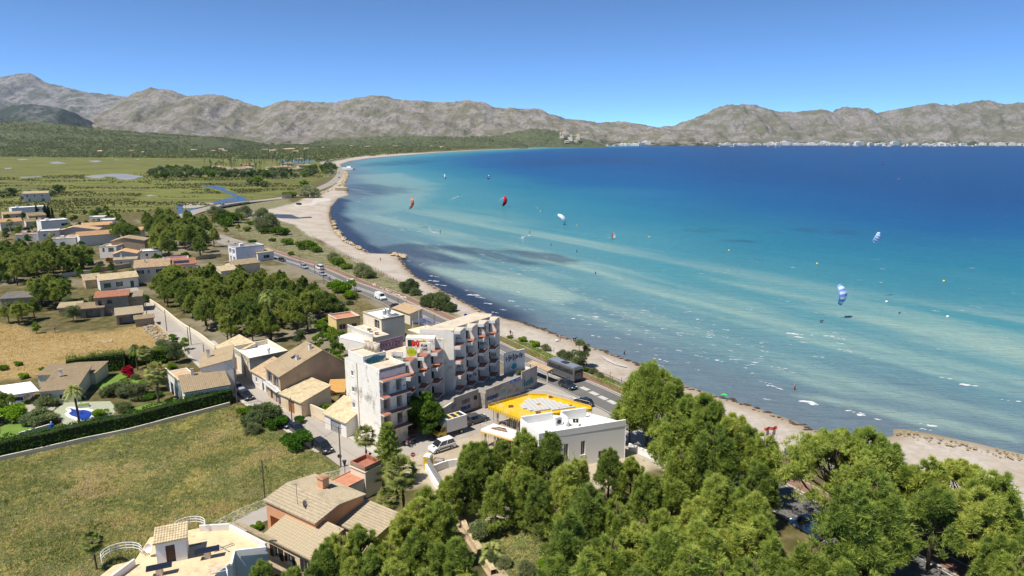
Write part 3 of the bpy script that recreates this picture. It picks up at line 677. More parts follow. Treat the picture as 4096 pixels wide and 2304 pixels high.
# --- foreground pines: crown top in the photo, height, spread factor, prototype
FG = [
 ('fg', PY, [(1879, 1752, 9.5), (1927, 1742, 10), (2005, 1755, 9), (2097, 1712, 10.5), (2199, 1712, 10.5), (2054, 1833, 8.5), (1850, 1843, 8), (1980, 1900, 8), (2110, 1850, 9),
             (1790, 1880, 7.5), (2170, 1900, 8.5)], 'young pine before the white villa and the site', 'pines before the villa'),
 ('fg', PY, [(1704, 1925, 9), (1670, 1985, 9), (1762, 2003, 9), (1617, 2037, 8.5), (1816, 2139, 9), (1743, 2158, 8.5), (1558, 2115, 8), (1573, 2231, 8), (1660, 2130, 8.5), (1700, 2260, 8), (1830, 2270, 7)], 'bushy pine left of the pale stone track', 'pines left of the track'),
 ('fg', PY, [(1437, 2074, 9), (1357, 2092, 9), (1291, 2151, 8), (1166, 2250, 7), (1044, 2256, 6.5), (1400, 2200, 7), (1490, 2180, 8), (1250, 2262, 6.5)], 'pine growing against the beige tiled house', 'pines against the beige house'),
 ('fg', PY, [(2724, 1768, 10), (2437, 1794, 8.5), (2300, 1799, 8.5), (2530, 1806, 8.5), (2262, 1861, 10), (2356, 1925, 11), (2599, 1875, 10), (2699, 1874, 10), (2873, 1893, 11), (3036, 1830, 10),
             (2549, 2062, 11), (2823, 2074, 11), (2948, 2030, 11), (2356, 2170, 11), (2761, 2180, 11), (2270, 2060, 11), (2470, 1960, 10), (2450, 2120, 10), (2650, 2000, 10), (2660, 2130, 11),
             (2890, 2200, 10), (2560, 2230, 10), (2960, 1940, 10), (2780, 1970, 10), (2230, 2220, 9), (2400, 2290, 9), (2700, 2310, 9)], 'pine in the grove right of the track', 'dense pine grove in the foreground'),
 ('fg', PT, [(2599, 1465, 14.5), (2661, 1493, 14), (2761, 1545, 13.5), (2824, 1590, 13), (2936, 1628, 12.5), (2992, 1670, 11.5), (2705, 1640, 12), (2860, 1720, 11.5), (3060, 1745, 10)], 'tall pine in the row between the villa and the beach', 'tall pines by the coast road'),
 ('fg', PY, [(3022, 1980, 10), (3094, 2138, 9), (3250, 2160, 8.5), (3044, 2065, 9), (3377, 2225, 8), (3150, 2260, 8), (3020, 2220, 9), (3280, 2280, 7.5)], 'low pine in front of the parked blue van', 'low pines before the blue van'),
 ('fg', PT, [(3477, 1722, 14), (3555, 1752, 12.5), (3516, 1894, 13), (3556, 1938, 12), (3420, 1950, 12.5), (3470, 2050, 10)], 'pine crowding the big umbrella pine by the road', 'pines around the big umbrella pine'),
 ('fg', PT, [(3733, 1812, 12), (3988, 1883, 12), (3930, 1960, 11), (3760, 1940, 11)], 'pine beyond the cycle path by the beach', 'pines beyond the cycle path'),
 ('fg', PY, [(4054, 2000, 9), (4027, 2110, 9), (4090, 2180, 9), (4160, 2080, 10), (4180, 2240, 9)], 'pine at the right end of the beach', 'pines at the right end of the beach'),
]
n = 0
for _, protos, pts, label, group in FG:
    ORD = 'leftmost second third fourth fifth sixth seventh eighth ninth tenth eleventh twelfth'.split(); rows = [sorted(pts)]; rn = ['']
    if len(pts) > 12: q_ = sorted(pts, key=lambda p: p[1]); k_ = -(-len(q_) // 3); rows = [sorted(q_[i * k_:(i + 1) * k_]) for i in range(3)]; rn = [' in the back row', ' in the middle row', ' in the front row']
    pts = [(*p, label + ', ' + ORD[i] + (' from the left' if i else '') + rn[j]) for j, rw in enumerate(rows) for i, p in enumerate(rw)]
    for px, py, h, label in pts:
        plant('pine_tree', protos[n % len(protos)], under(px, py, h), h / 10 * random.uniform(.99, 1.08), label, 'pine', group, sz=random.uniform(.92, 1.06)); n += 1
plant('umbrella_pine', PU[0], g(3310, 2150), 1.42, 'largest rounded umbrella pine towering over the coast road', 'pine', sz=1.1)
plant('umbrella_pine', PU[1], g(3820, 2150), 1.1, 'broad pine beyond the red cycle path at right', 'pine', sz=1.0)
plant('umbrella_pine', PU[1], g(2518, 1774), .72, 'small leaning pine with pale bare trunk at the villa corner', 'pine')
# --- village groves
def scatter(px, n, mind, z=0, seed=0):
    poly = G2(px, z); A = np.array(poly); r = np.random.default_rng(seed); out = []
    lo, hi = A.min(0), A.max(0); tries = 0
    while len(out) < n and tries < 20000:
        tries += 1; p = r.uniform(lo, hi)
        if sdist(p[None], poly)[0] > 0: continue
        if all((p[0] - q[0]) ** 2 + (p[1] - q[1]) ** 2 > mind ** 2 for q in out): out.append(p)
    return out
GROVES = [([(575, 1190), (720, 1150), (880, 1155), (1080, 1165), (1200, 1190), (1290, 1250), (1300, 1300), (1190, 1345), (1100, 1372), (960, 1392), (890, 1372), (800, 1318), (690, 1245)], 78, 3.9, (7.5, 10.0), 'pine in the thick grove between the lane and the coast road', 'grove beside the lane'),
          ([(575, 925), (690, 900), (830, 945), (870, 1000), (800, 1040), (680, 1045), (590, 1010)], 36, 5.2, (10, 13), 'pine in the grove left of the pale blue house', 'grove behind the village'),
          ([(-150, 1060), (100, 1050), (300, 1060), (345, 1085), (250, 1120), (60, 1145), (-150, 1150)], 34, 4.8, (9.5, 12), 'pine in the wood at the left edge of the village', 'wood at the left edge'),
          ([(120, 1215), (190, 1195), (260, 1210), (250, 1235), (150, 1245)], 8, 3.6, (8, 9.5), 'pine beside the ruined stone farmhouse', 'pines by the ruined farmhouse'),
          ([(10, 1290), (90, 1270), (150, 1280), (80, 1310)], 7, 3.0, (5.5, 7), 'low pine at the left edge of the straw field', 'low pines by the straw field')]
for poly, cnt, md, (h0, h1), label, group in GROVES:
    for p in scatter(poly, cnt, md, 0, cnt):
        h = random.uniform(h0, h1); plant('pine_tree', PM[random.choice((0, 1, 2, 0, 1, 2, 3))], (p[0], p[1], 0), h / 10, label, 'pine', group)
for px, py, s in ((497, 975, 1.1), (515, 985, 1.15), (470, 960, .95)):
    plant('umbrella_pine', PM[3], g(px, py), s, 'umbrella pine with bare trunks behind the white terrace roofs', 'pine', 'bare trunked pines behind the terraces')
for px, py, s in ((860, 905, .7), (905, 940, .5), (955, 925, .45)): plant('pine_tree', PM[1], g(px, py), s, 'small pine at the inland edge of the dunes', 'pine', 'pines at the dune edge')
# --- palms
PD = palm_proto(5, 7.6, 2.9, 56, .6, .05); PW = palm_proto(6, 9.5, 2.3, 40, .7, .05, wind=1.0); PF = palm_proto(7, 6, 2.3, 34, mat_=L_fan, leaves='fan', low=-1.0, tr=.17); PS = palm_proto(8, .8, 2.3, 34, .5, .05, low=-.1)
def hgt(base, top): return gy(top[0], top[1], g(*base).y).z
plant('date_palm', PD, g(317, 1692), hgt((317, 1692), (310, 1560)) / 7.6, 'tall date palm beside the kidney shaped pool', 'palm')
plant('date_palm', PW, g(1080, 1366), hgt((1080, 1366), (1062, 1178)) / 9.5, 'very tall windswept palm rising out of the grove', 'palm', rz=0)
PDEAD = palm_proto(9, 3.6, 2.8, 50, .6, .05, mat_=L_grey, low=-.9)
plant('date_palm', PDEAD, under(1228, 1275, 3.6), 1.1, 'grey drooping palm behind the cream terraced house', 'palm')
plant('fan_palm', PF, g(635, 1612), hgt((635, 1612), (622, 1490)) / 6, 'slender fan palm on the lawn by the white house', 'palm')
for px, py, h in ((540, 1392, 5), (582, 1412, 5), ): plant('fan_palm', PF if px > 560 else PD, under(px, py, h), h / (6 if px > 560 else 7.6), ('feathery palm' if px < 560 else 'dry fan palm') + ' behind the bright green hedge', 'palm')
plant('fan_palm', PF, under(1612, 1905, 6.2), 1.15, 'stout fan palm with yellowing leaves near the stop sign', 'palm')
plant('fan_palm', PF, under(1462, 1752, 4.6), .85, 'fan palm at the foot of the derelict tower', 'palm')
plant('fan_palm', PF, under(1555, 2010, 4.0), .8, 'low fan palm between the red roofed shed and the pines', 'palm')
plant('fan_palm', PF, under(375, 2195, 2.8), .62, 'squat fan palm beside the terraced white house', 'palm')
plant('date_palm', PS, g(1085, 1655), 1.25, 'young palm rising above the bushes beside the street', 'palm')
plant('date_palm', PS, g(1955, 2235), 1.15, 'young palm beside the stone track', 'palm')
for px, py, h, w_ in ((75, 905, 5, 'by the farthest left houses'), (205, 935, 4, 'beside the white cube house'), (372, 892, 5, 'before the white stepped house'), (40, 890, 5.5, 'at the left edge beside the tan roofs'), (15, 960, 4, 'in the left edge garden')):
    plant('fan_palm', PF, under(px, py, h), h / 6, 'fan palm ' + w_, 'palm')
# --- cypresses, araucaria, broadleaf
CY = cypress_proto(3)
for px, py, h, w_ in ((143, 822, 9, 'left of the pair, next to the long white house'), (177, 818, 10, 'tallest of the close pair'), (190, 824, 9, 'right one of the close pair'), (206, 832, 6.5, 'shortest and rightmost of the row'), (146, 868, 7, 'in front of the others beside the white cube house')):
    plant('cypress', CY, under(px, py, h), h / 9, 'dark cypress, ' + w_, 'cypress')
def araucaria():
    r = np.random.default_rng(44); V = []; mb = MB(); mb.tube([(0, 0, -.3), (0, 0, 10)], [.2, .03], 7)
    for tier in range(15):
        zz = 1.6 + tier * .56; L_ = 2.9 * (1 - tier / 16.5) ** .8
        for j in range(7):
            a_ = j * .8976 + tier * .4 + r.uniform(-.1, .1); q = np.linspace(.12, 1, 26)[:, None]
            p = np.concatenate([np.cos(a_) * q * L_, np.sin(a_) * q * L_, zz + .42 * L_ * q ** 1.6 * .5 - .1 * L_ * q], 1)
            v, _ = blades(p, np.tile([[math.cos(a_) * .6, math.sin(a_) * .6, .5]], (26, 1)), .42, .05, 7, .6, r); V.append(v)
    V = np.concatenate(V); return [('trunk', mb.mesh('trunk', M_bark)), ('crown', mesh_np('crown', V, np.arange(len(V)).reshape(-1, 3), L_pine))]
plant('araucaria', araucaria(), under(1548, 1698, 9.6), 1.0, 'tiered araucaria conifer in front of the derelict tower', 'conifer')
TG = [tree_proto(s, mat_=L_green) for s in (51, 52)]; TB = tree_proto(53, mat_=L_bright); TO = tree_proto(54, 4.2, 2.2, mat_=L_olive, ln=.2, wd=.05, k=3); TH = tree_proto(55, mat_=L_hedge)
for px, py, h, pr, lab in (
    (1690, 1575, 7.5, TG[0], 'leafy green tree between the derelict tower and the truck'), (1712, 1655, 4.6, TG[1], 'lower leafy tree left of the yellow truck'), (1655, 1590, 6, TG[1], 'leafy tree pressed against the derelict tower'), (1720, 1600, 6.5, TG[1], 'leafy tree in the middle of the clump beside the tower'),
    (285, 1225, 4.5, TO, 'round olive tree before the ruined stone farmhouse'), (140, 1290, 3, TB, 'bright green bush tree at the edge of the straw field'),
    (1325, 1310, 4.5, TB, 'bright leafy tree left of the cream terraced house'), (1270, 1340, 4, TB, 'bright leafy tree behind the grey gabled house'), (1200, 1325, 3.5, TO, 'dull green tree behind the flat roofed white building'), (1345, 1370, 4.5, TG[0], 'green tree between the grey gabled house and the tower'), (1350, 1420, 4, TB, 'bright tree close behind the big grey gable wall'),
    (700, 1375, 4.5, TO, 'grey green tree behind the white house with the balcony'), (650, 1360, 4, TO, 'grey green tree left of the lane bend'), (690, 1338, 3.2, TB, 'bright green climber mass on the lane side'), (735, 1352, 3.0, TB, 'bright green bush overhanging the lane'),
    (470, 1175, 3.5, TG[0], 'green tree before the white house with green shutters'), (380, 1180, 3.5, TO, 'dull green tree before the stone gable'), (330, 1190, 3.5, TG[1], 'green tree left of the green shuttered house'), (265, 1190, 4, TO, 'dark dull tree behind the ruined farmhouse'),
    (310, 895, 4, TG[0], 'green tree right of the white cube house'), (270, 900, 4.5, TB, 'bright tree among palms behind the village'), (290, 860, 4, TG[1], 'green tree at the edge of the marsh'), (395, 830, 5, TO, 'olive green tree behind the stepped white house'), (170, 880, 4, TB, 'bright green tree under the cypresses'), (345, 880, 5, TG[0], 'green tree left of the stepped white house'), (190, 960, 3, TG[1], 'green tree before the white cube house'),
    (625, 1480, 4.4, TO, 'dark grey green tree cactus on the garden lawn'), (15, 1575, 4, TG[0], 'rounded green tree at the left edge of the pool garden')):
    base = 4.2 if pr is TO else 6.0
    plant('leafy_tree', pr, under(px, py, h), h / base, lab, 'tree')
plant('leafy_tree', tree_proto(57, 2.6, 1.1, mat_=L_dry, dens=14, ln=.5, wd=.015, k=1), g(222, 1330), 1.2, 'bare grey tree at the edge of the straw field', 'tree')
# --- bushes
BD = [bush_proto(s, 3.0, 1.7, L_green, 170) for s in (61, 62)]; BG = [bush_proto(s, 3.0, 1.9, L_grey, 150, k=3, ln=.38, wd=.04) for s in (63, 64)]; BO = [bush_proto(s, 3, 2.2, L_olive, 170, k=3, ln=.3, wd=.05) for s in (65, 66)]; BL = bush_proto(67, 3, 2, L_bright, 170); BH = bush_proto(68, 3, 2, L_hedge, 190)
def wpx(px, py, w): return w * (g(px, py) - cam_o.location).length / FOC
DB = [(917, 893, 78, BD, 'green'), (905, 905, 60, BD, 'green'), (1085, 922, 95, BG, 'tall grey green'), (1060, 935, 40, BD, 'small green'), (1120, 940, 60, BD, 'green'), (989, 925, 34, BD, 'round green'), (1000, 900, 30, BD, 'small round'), (970, 880, 40, BG, 'wispy grey'), (1147, 978, 46, BD, 'low green'), (1225, 998, 70, BD, 'long green'), (1262, 1008, 45, BD, 'dark green'),
      (1163, 1020, 28, BD, 'little green'), (1330, 1050, 60, BG, 'grey'), (1352, 1062, 60, BD, 'green spreading'), (1385, 1075, 40, BD, 'trailing green'), (1445, 1105, 75, BG, 'wide grey'), (1480, 1110, 50, BG, 'pale grey'), (1640, 1168, 70, BO, 'olive'), (1660, 1180, 40, BO, 'small olive'), (1720, 1225, 70, BO, 'dense olive'), (1765, 1232, 90, BO, 'largest olive'), (1800, 1245, 50, BO, 'low olive'),
      (1090, 965, 24, BD, 'tiny green'), (1010, 972, 26, BD, 'flat green'), (860, 860, 50, BG, 'wispy'), (890, 872, 50, BG, 'reedy'), (985, 866, 60, BG, 'reedy grey'), (1050, 872, 55, BG, 'feathery grey'), (1160, 790, 45, BD, 'dark roadside'), (1235, 790, 70, BG, 'grey roadside'), (1255, 778, 40, BG, 'pale roadside'), (1195, 820, 18, BD, 'dot like'),
      (2273, 1440, 50, BG, 'grey roadside'), (2250, 1425, 40, BG, 'grassy'), (2300, 1455, 40, BD, 'green roadside'), (2345, 1485, 36, BD, 'dark green'), (2375, 1495, 34, BG, 'upright grey'), (2400, 1508, 28, BG, 'thin grey'), (2180, 1402, 40, BG, 'reedy green'), (2140, 1385, 40, BL, 'fresh green'), (2090, 1365, 34, BL, 'short fresh green'), (2040, 1352, 24, BD, 'little dark')]
for i, (px, py, w_, pr, ad) in enumerate(DB):
    s = wpx(px, py, w_) / 3.0
    plant('dune_shrub', pr[i % 2] if isinstance(pr[0], list) else pr, g(px, py), s * 1.15, ad + (' shrub on the dunes beyond the road' if px < 1900 else ' shrub on the verge between cycle path and beach'), 'shrub', 'dune shrubs')
tam = tree_proto(71, 5.2, 1.5, mat_=L_olive, dens=110, ln=.34, wd=.04, k=3, ncl=24, trunk=.15)
plant('tamarisk', tam, g(2322, 1472), 1.25, 'tall thin tamarisk beside the coach at the edge of the beach', 'shrub')
BB = [(1060, 1690, 110, BO, 'big dull green bush below the young palm'), (1020, 1700, 80, BO, 'grey twiggy bush at the meadow corner'), (1110, 1710, 80, BH, 'dark bush half hiding a parked car'), (1010, 1730, 60, BG, 'pale bush at the meadow edge'), (1195, 1790, 110, BH, 'large dark bush beside the black minivan'), (1150, 1770, 60, BH, 'dark bush left of the large one by the minivan'), (1200, 1690, 45, BH, 'leafy bush in front of the tucked away dark car'), (985, 1660, 60, BL, 'light green bush at the top of the meadow'),
      (165, 1690, 95, BO, 'wide grey bush left of the pool'), (190, 1620, 70, BO, 'olive bush before the carport'), (470, 1580, 90, BO, 'spiky grey bush on the pool lawn'), (540, 1590, 110, BG, 'round silvery bush on the pool lawn'), (500, 1640, 60, BO, 'small silvery bush beside the pool terrace'), (620, 1590, 50, BH, 'clipped round bush at the foot of the fan palm'), (590, 1600, 40, BH, 'second clipped round bush by the palm'), (400, 1660, 50, BL, 'yellow green bush at the pool edge'), (30, 1680, 120, BL, 'bright bush at the left edge of the garden'), (265, 1600, 40, BH, 'boxy clipped bush beside the pool terrace'),
      (1325, 1655, 70, BD, 'flowering bush inside the stone yard'), (1285, 1640, 50, BD, 'green bush by the yard wall'), (1385, 2010, 50, BO, 'rosy grey bush beside the silver car'), (1025, 2120, 46, BL, 'green shrub at the beige house corner'), (560, 1210, 60, BH, 'dark bush below the solar roof'), (355, 1060, 40, BH, 'dark bush by the blue pool cover'),
      (1960, 2250, 70, BO, 'prickly grey clump beside the track'), (2010, 2260, 60, BG, 'scrubby bush inside the wire fence'), (1920, 2150, 90, BO, 'dry scrub bush right of the track'), (1990, 2130, 80, BO, 'scrub bush under the pines'), (2100, 2290, 70, BG, 'pale scrub at the bottom edge'), (2180, 2270, 60, BL, 'light green scrub at the bottom edge'), (1530, 2060, 50, BL, 'bright shrub in the red roofed shed garden'), (2600, 2280, 60, BL, 'bright low shrub among the grove pines'),
      (1370, 1170, 90, BL, 'bright green creeper bank above the coast road'), (1340, 1155, 60, BL, 'upper end of the bright creeper bank'), (1400, 1195, 60, BL, 'lower end of the bright creeper bank'), (1400, 1220, 30, BG, 'grey agave clump on the road verge'), (1335, 1240, 80, BO, 'rough scrub beside the cream terraced house'), (1300, 1220, 70, BO, 'rough scrub between grove and verge')]
for px, py, w_, pr, lab in BB:
    plant('bush', pr[len(lab) % 2] if isinstance(pr[0], list) else pr, g(px, py), wpx(px, py, w_) / 3.0 * 1.1, lab, 'bush', sz=.7 if py > 1560 and px < 700 else 1)
plant('bougainvillea', bush_proto(81, 2.2, 2.4, L_red, 260), g(520, 1508), 1.25, 'round crimson bougainvillea on the garden lawn', 'shrub')
plant('bougainvillea', bush_proto(82, 3, 2.6, L_rust, 240), g(440, 1050), 1.2, 'rust red flowering climber on the white house', 'shrub')
# --- hedges
def hedge(name, px, w_, h, label, material, z0=0, seed=5, dn=150):
    pts = spline([g(*p)[:2] for p in px], .8); r = np.random.default_rng(seed); L_ = len(pts); Ln = np.linalg.norm(np.diff(pts, axis=0), axis=1).sum(); n = int(Ln * dn)
    u = r.uniform(0, L_ - 1.001, n); i = u.astype(int); f = (u - i)[:, None]; c = pts[i] * (1 - f) + pts[i + 1] * f; T = unit(np.gradient(pts, axis=0))[i]; N = np.stack([T[:, 1], -T[:, 0]], -1)
    a_ = r.uniform(-.15, math.pi + .15, n); bumpy = 1 + .16 * vnoise(u * .5, a_ * 1.2, seed) + .10 * vnoise(u * 1.4, a_ * 3, seed + 3); q = r.uniform(.86, 1.02, n) * bumpy
    sx = np.sign(np.cos(a_)) * np.abs(np.cos(a_)) ** .45 * w_ / 2 * q; zz = np.abs(np.sin(a_)) ** .45 * h * q * np.where(np.sin(a_) > 0, 1, 0)
    P = np.column_stack([c + N * sx[:, None], z0 + zz * r.uniform(.15, 1, n) ** np.where(np.abs(np.cos(a_)) > .75, 1, .0)])
    D = unit(np.column_stack([N * np.cos(a_)[:, None], np.sin(a_) + .4])); V, F = blades(P, D, .2, .09, 3, .8, r)
    e = thing(name, label, 'hedge', (0, 0, 0)); link('foliage', mesh_np('foliage', V, F, material), e)
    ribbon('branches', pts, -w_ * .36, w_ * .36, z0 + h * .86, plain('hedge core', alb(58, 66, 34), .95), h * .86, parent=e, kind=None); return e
hedge('hedge', [(-60, 1846), (0, 1828), (180, 1788), (345, 1750), (520, 1714), (690, 1668), (800, 1640), (925, 1606)], 2.6, 3.0, 'long dark green hedge between the pool garden and the meadow', L_hedge)
hedge('hedge', [(272, 1506), (390, 1488), (505, 1474)], 2.2, 4.2, 'bright green hedge behind the garden lawn', L_bright, seed=8)
hedge('hedge', [(510, 1470), (600, 1450), (690, 1440)], 2.0, 3.2, 'yellowish hedge behind the crimson bougainvillea', L_bright, seed=9)
# --- meadow, straw and verge grass: countless blades
def grass(name, px, n, ln, wd, material, seed, lab=None, z=0.0, clump=.55):
    poly = G2(px); A = np.array(poly); r = np.random.default_rng(seed); P = r.uniform(A.min(0), A.max(0), (n * 3, 2)); P = P[sdist(P, poly) < 0]
    P = P[(fbm(P[:, 0] / 3.0, P[:, 1] / 3.0, 3, seed) + r.uniform(-1, 1, len(P)) * .8) > -clump][:n]; h = .7 + .6 * fbm(P[:, 0] / 7, P[:, 1] / 7, 3, seed + 2)
    P3 = np.column_stack([P, np.full(len(P), z)]); V, F = blades(P3, np.tile([[.25, .1, 1.0]], (len(P), 1)), ln, wd, 2, .45, r)
    V = V.reshape(-1, 3, 3); V[:, 2, 2] = z + (V[:, 2, 2] - z) * np.repeat(h, 2); V = V.reshape(-1, 3)
    return link(name, mesh_np(name, V, F, material), kind='stuff')
def grassmat(name, stops, scale):
    t = NT(name); n = t.noise(scale, 5, .6); n2 = t.noise(1.2, 3); f = t.math('ADD', n, t.math('MULTIPLY', t.math('SUBTRACT', n2, .5), .5)); c = t.ramp(f, stops)
    t.done(c, .85, .1); tr = t.n('BsdfTranslucent'); t.L(c, tr.inputs[0]); mx = t.n('MixShader'); mx.inputs[0].default_value = .3
    t.L(t.b.outputs[0], mx.inputs[1]); t.L(tr.outputs[0], mx.inputs[2]); t.L(mx.outputs[0], t.out.inputs[0]); return t.m
GM = grassmat('meadow grass', [(.32, alb(166, 150, 108, .68)), (.42, alb(174, 164, 106, .68)), (.49, alb(142, 144, 86, .68)), (.55, alb(112, 124, 76, .68)), (.61, alb(150, 150, 88, .68)), (.68, alb(182, 172, 112, .68))], .09)
grass('meadow_grass', MEADOW, 170000, .27, .035, GM, 3)
grass('tall_weeds', MEADOW, 16000, .75, .05, grassmat('weeds', [(.35, alb(98, 112, 58, .9)), (.6, alb(150, 148, 88, .9))], .2), 21, clump=-.45)
grass('straw_grass', STRAW, 26000, .35, .05, grassmat('straw', [(.3, alb(188, 162, 104, 1.0)), (.6, alb(212, 186, 130, 1.0))], .2), 5)
grass('dune_grass', DUNE, 70000, .5, .07, grassmat('marram', [(.3, alb(128, 132, 84, 1.0)), (.5, alb(164, 160, 118, 1.0)), (.7, alb(132, 136, 84, 1.0))], .1), 7, clump=.25)
grass('flowers', MEADOW, 2600, .05, .10, plain('white flowers', alb(236, 232, 220)), 9, z=.36, clump=-.1)
grass('scrub_grass', [(1850, 2110), (1960, 2100), (2200, 2120), (2230, 2304), (2010, 2304), (1930, 2200)], 6000, .4, .04, GM, 11)
grass('verge_grass', [(1330, 1140), (1480, 1215), (1560, 1255), (1500, 1275), (1380, 1260), (1310, 1230)], 9000, .4, .06, grassmat('verge', [(.3, alb(150, 140, 88, 1.0)), (.6, alb(176, 160, 110, 1.0))], .2), 13)
grass('verge_grass', [(1960, 1350), (2150, 1436), (2330, 1500), (2500, 1583), (2537, 1560), (2397, 1500), (2211, 1421), (2117, 1378), (1978, 1342)], 12000, .55, .05, L_green, 15)
# --- the marsh: reed beds too many to count
rr_ = np.random.default_rng(77); mp_ = G2(MARSH); A_ = np.array(mp_); th_ = rr_.uniform(-R(40), R(3), 60000); ra_ = 330 * (1150 / 330) ** rr_.uniform(0, 1, 60000); Pm = np.column_stack([np.sin(th_) * ra_, np.cos(th_) * ra_]); Pm = Pm[sdist(Pm, mp_) < -3]
for q_ in PONDS: Pm = Pm[sdist(Pm * [1, 1], q_) > 4]; Pm = Pm[sdist(Pm * 1.035, q_) > 2]
ok = fbm(Pm[:, 0] / 90, Pm[:, 1] / 30, 4, 5) > .02; Pm = Pm[ok]
sz_ = (.6 + Pm[:, 1:2] / 900); V, F = blades(np.column_stack([Pm, np.zeros(len(Pm))]), np.tile([[.2, 0, 1.0]], (len(Pm), 1)), 1.0, .55, 2, .5, rr_)
V = V.reshape(-1, 2, 3, 3); V = (V - V[:, :, :1] * 1) * sz_[:, None, None] + V[:, :, :1]; V[..., 2] = np.maximum(V[..., 2], -.1)
link('reed_bed', mesh_np('reed_bed', V.reshape(-1, 3), F, grassmat('reeds', [(.3, alb(92, 98, 58, 1.2)), (.5, alb(124, 126, 74, 1.2)), (.7, alb(104, 106, 68, 1.2))], .03)), kind='stuff')
# ================================================================== BUILDINGS
alb_ground = alb
def alb(r, gg, b, k=1.2): return alb_ground(r, gg, b, k)      # upright faces take the high sun at a slant
W_white = plain('white render', alb(236, 232, 224), .85, var=.04, scale=.6, dirt=alb(206, 198, 184), dirtscale=.3, dirtamt=.35)
W_cream = plain('cream render', alb(230, 218, 194), .85, var=.05, scale=.6, dirt=alb(202, 188, 160), dirtamt=.4)
W_beige = plain('beige render', alb(218, 198, 168, 1.05), .88, var=.06, scale=.6, dirt=alb(180, 158, 128), dirtamt=.4)
W_peach = plain('peach render', alb(222, 164, 122), .88, var=.06, scale=.6, dirt=alb(206, 150, 110), dirtamt=.4)
W_block = plain('bare block gable', alb(190, 166, 138), .92, var=.10, scale=.5, bump=.3, dirt=alb(160, 140, 116), dirtamt=.5)
W_stone = plain('rubble stone', alb(196, 174, 140), .95, var=.30, scale=2.2, bump=.8, dirt=alb(150, 132, 104), dirtscale=.8, dirtamt=.6)
W_stoneg = plain('grey rubble stone', alb(168, 154, 134), .95, var=.25, scale=2.0, bump=.8, dirt=alb(120, 108, 92), dirtscale=.8, dirtamt=.6)
W_derelict = plain('stained derelict render', alb(234, 226, 212, 1.08), .9, var=.08, scale=.8, dirt=alb(140, 132, 122), dirtscale=.34, dirtamt=.85)
W_dgrey = plain('grimy derelict render', alb(178, 168, 158), .92, var=.12, scale=.8, dirt=alb(112, 106, 100), dirtscale=.5, dirtamt=.7)
R_tan = plain('tan clay tiles', alb(208, 180, 144, 1.35), .9, var=.22, scale=1.6, dirt=alb(170, 132, 86), dirtscale=.5, dirtamt=.6)
R_straw = plain('straw coloured clay tiles', alb(220, 200, 162, 1.35), .9, var=.22, scale=1.6, dirt=alb(176, 146, 98), dirtscale=.5, dirtamt=.65)
R_brown = plain('brown concrete tiles', alb(172, 152, 122), .9, var=.14, scale=2.2, dirt=alb(140, 122, 98), dirtscale=.5, dirtamt=.5)
R_grey = plain('weathered grey tiles', alb(186, 170, 142), .92, var=.16, scale=2.4, dirt=alb(150, 136, 112), dirtscale=.6, dirtamt=.6)
R_red = plain('terracotta', alb(204, 142, 112, 1.35), .9, var=.18, scale=1.2, dirt=alb(166, 98, 74), dirtamt=.5)
R_orange = plain('orange clay tiles', alb(222, 178, 132, 1.3), .9, var=.2, scale=1.5, dirt=alb(184, 130, 82), dirtamt=.5)
R_hexa = plain('orange shingles', alb(214, 166, 98), .9, var=.08, scale=2)
M_redtile = plain('red floor tiles', alb(182, 118, 94, 1.4), .85, var=.22, scale=1.5, dirt=alb(140, 96, 80, 1.4), dirtamt=.6)
M_floor = plain('concrete roof floor', alb(206, 192, 170), .95, var=.14, scale=.6, dirt=alb(170, 150, 124), dirtscale=.4, dirtamt=.6)
M_whiteroof = plain('white roof coating', alb(236, 234, 230), .9, var=.05, scale=.5, dirt=alb(196, 192, 188), dirtscale=.4, dirtamt=.45)
M_greyroof = plain('grey roofing felt', alb(150, 144, 136), .95, var=.16, scale=.6, dirt=alb(118, 112, 104), dirtamt=.6)
t = NT('window glass'); M_glass = t.done((.02, .025, .03, 1), .08, .6)
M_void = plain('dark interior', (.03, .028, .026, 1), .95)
M_frame = plain('white frame', alb(228, 226, 222), .6, var=.03)
M_greensh = plain('green shutter', alb(40, 112, 78), .7, var=.1, scale=4)
M_brownsh = plain('brown shutter', alb(84, 62, 50), .7, var=.1, scale=4)
M_darksh = plain('black brown shutter', alb(52, 44, 40), .7, var=.1, scale=4)
M_door = plain('wooden door', alb(160, 108, 66), .7, var=.2, scale=3)
M_metal = plain('galvanised metal', alb(190, 192, 194), .4, .5, .6, var=.08)
M_rail = plain('white railing', alb(236, 236, 236), .5)
M_dark = plain('dark metal', alb(62, 62, 64), .6, .4, .3)
M_wood = plain('weathered pole wood', alb(116, 98, 82), .95, var=.2, scale=3)
M_solar = plain('solar panel', alb(34, 38, 52), .2, .6, var=.1, scale=1)
M_grey = plain('grey paint', alb(150, 150, 150), .7)

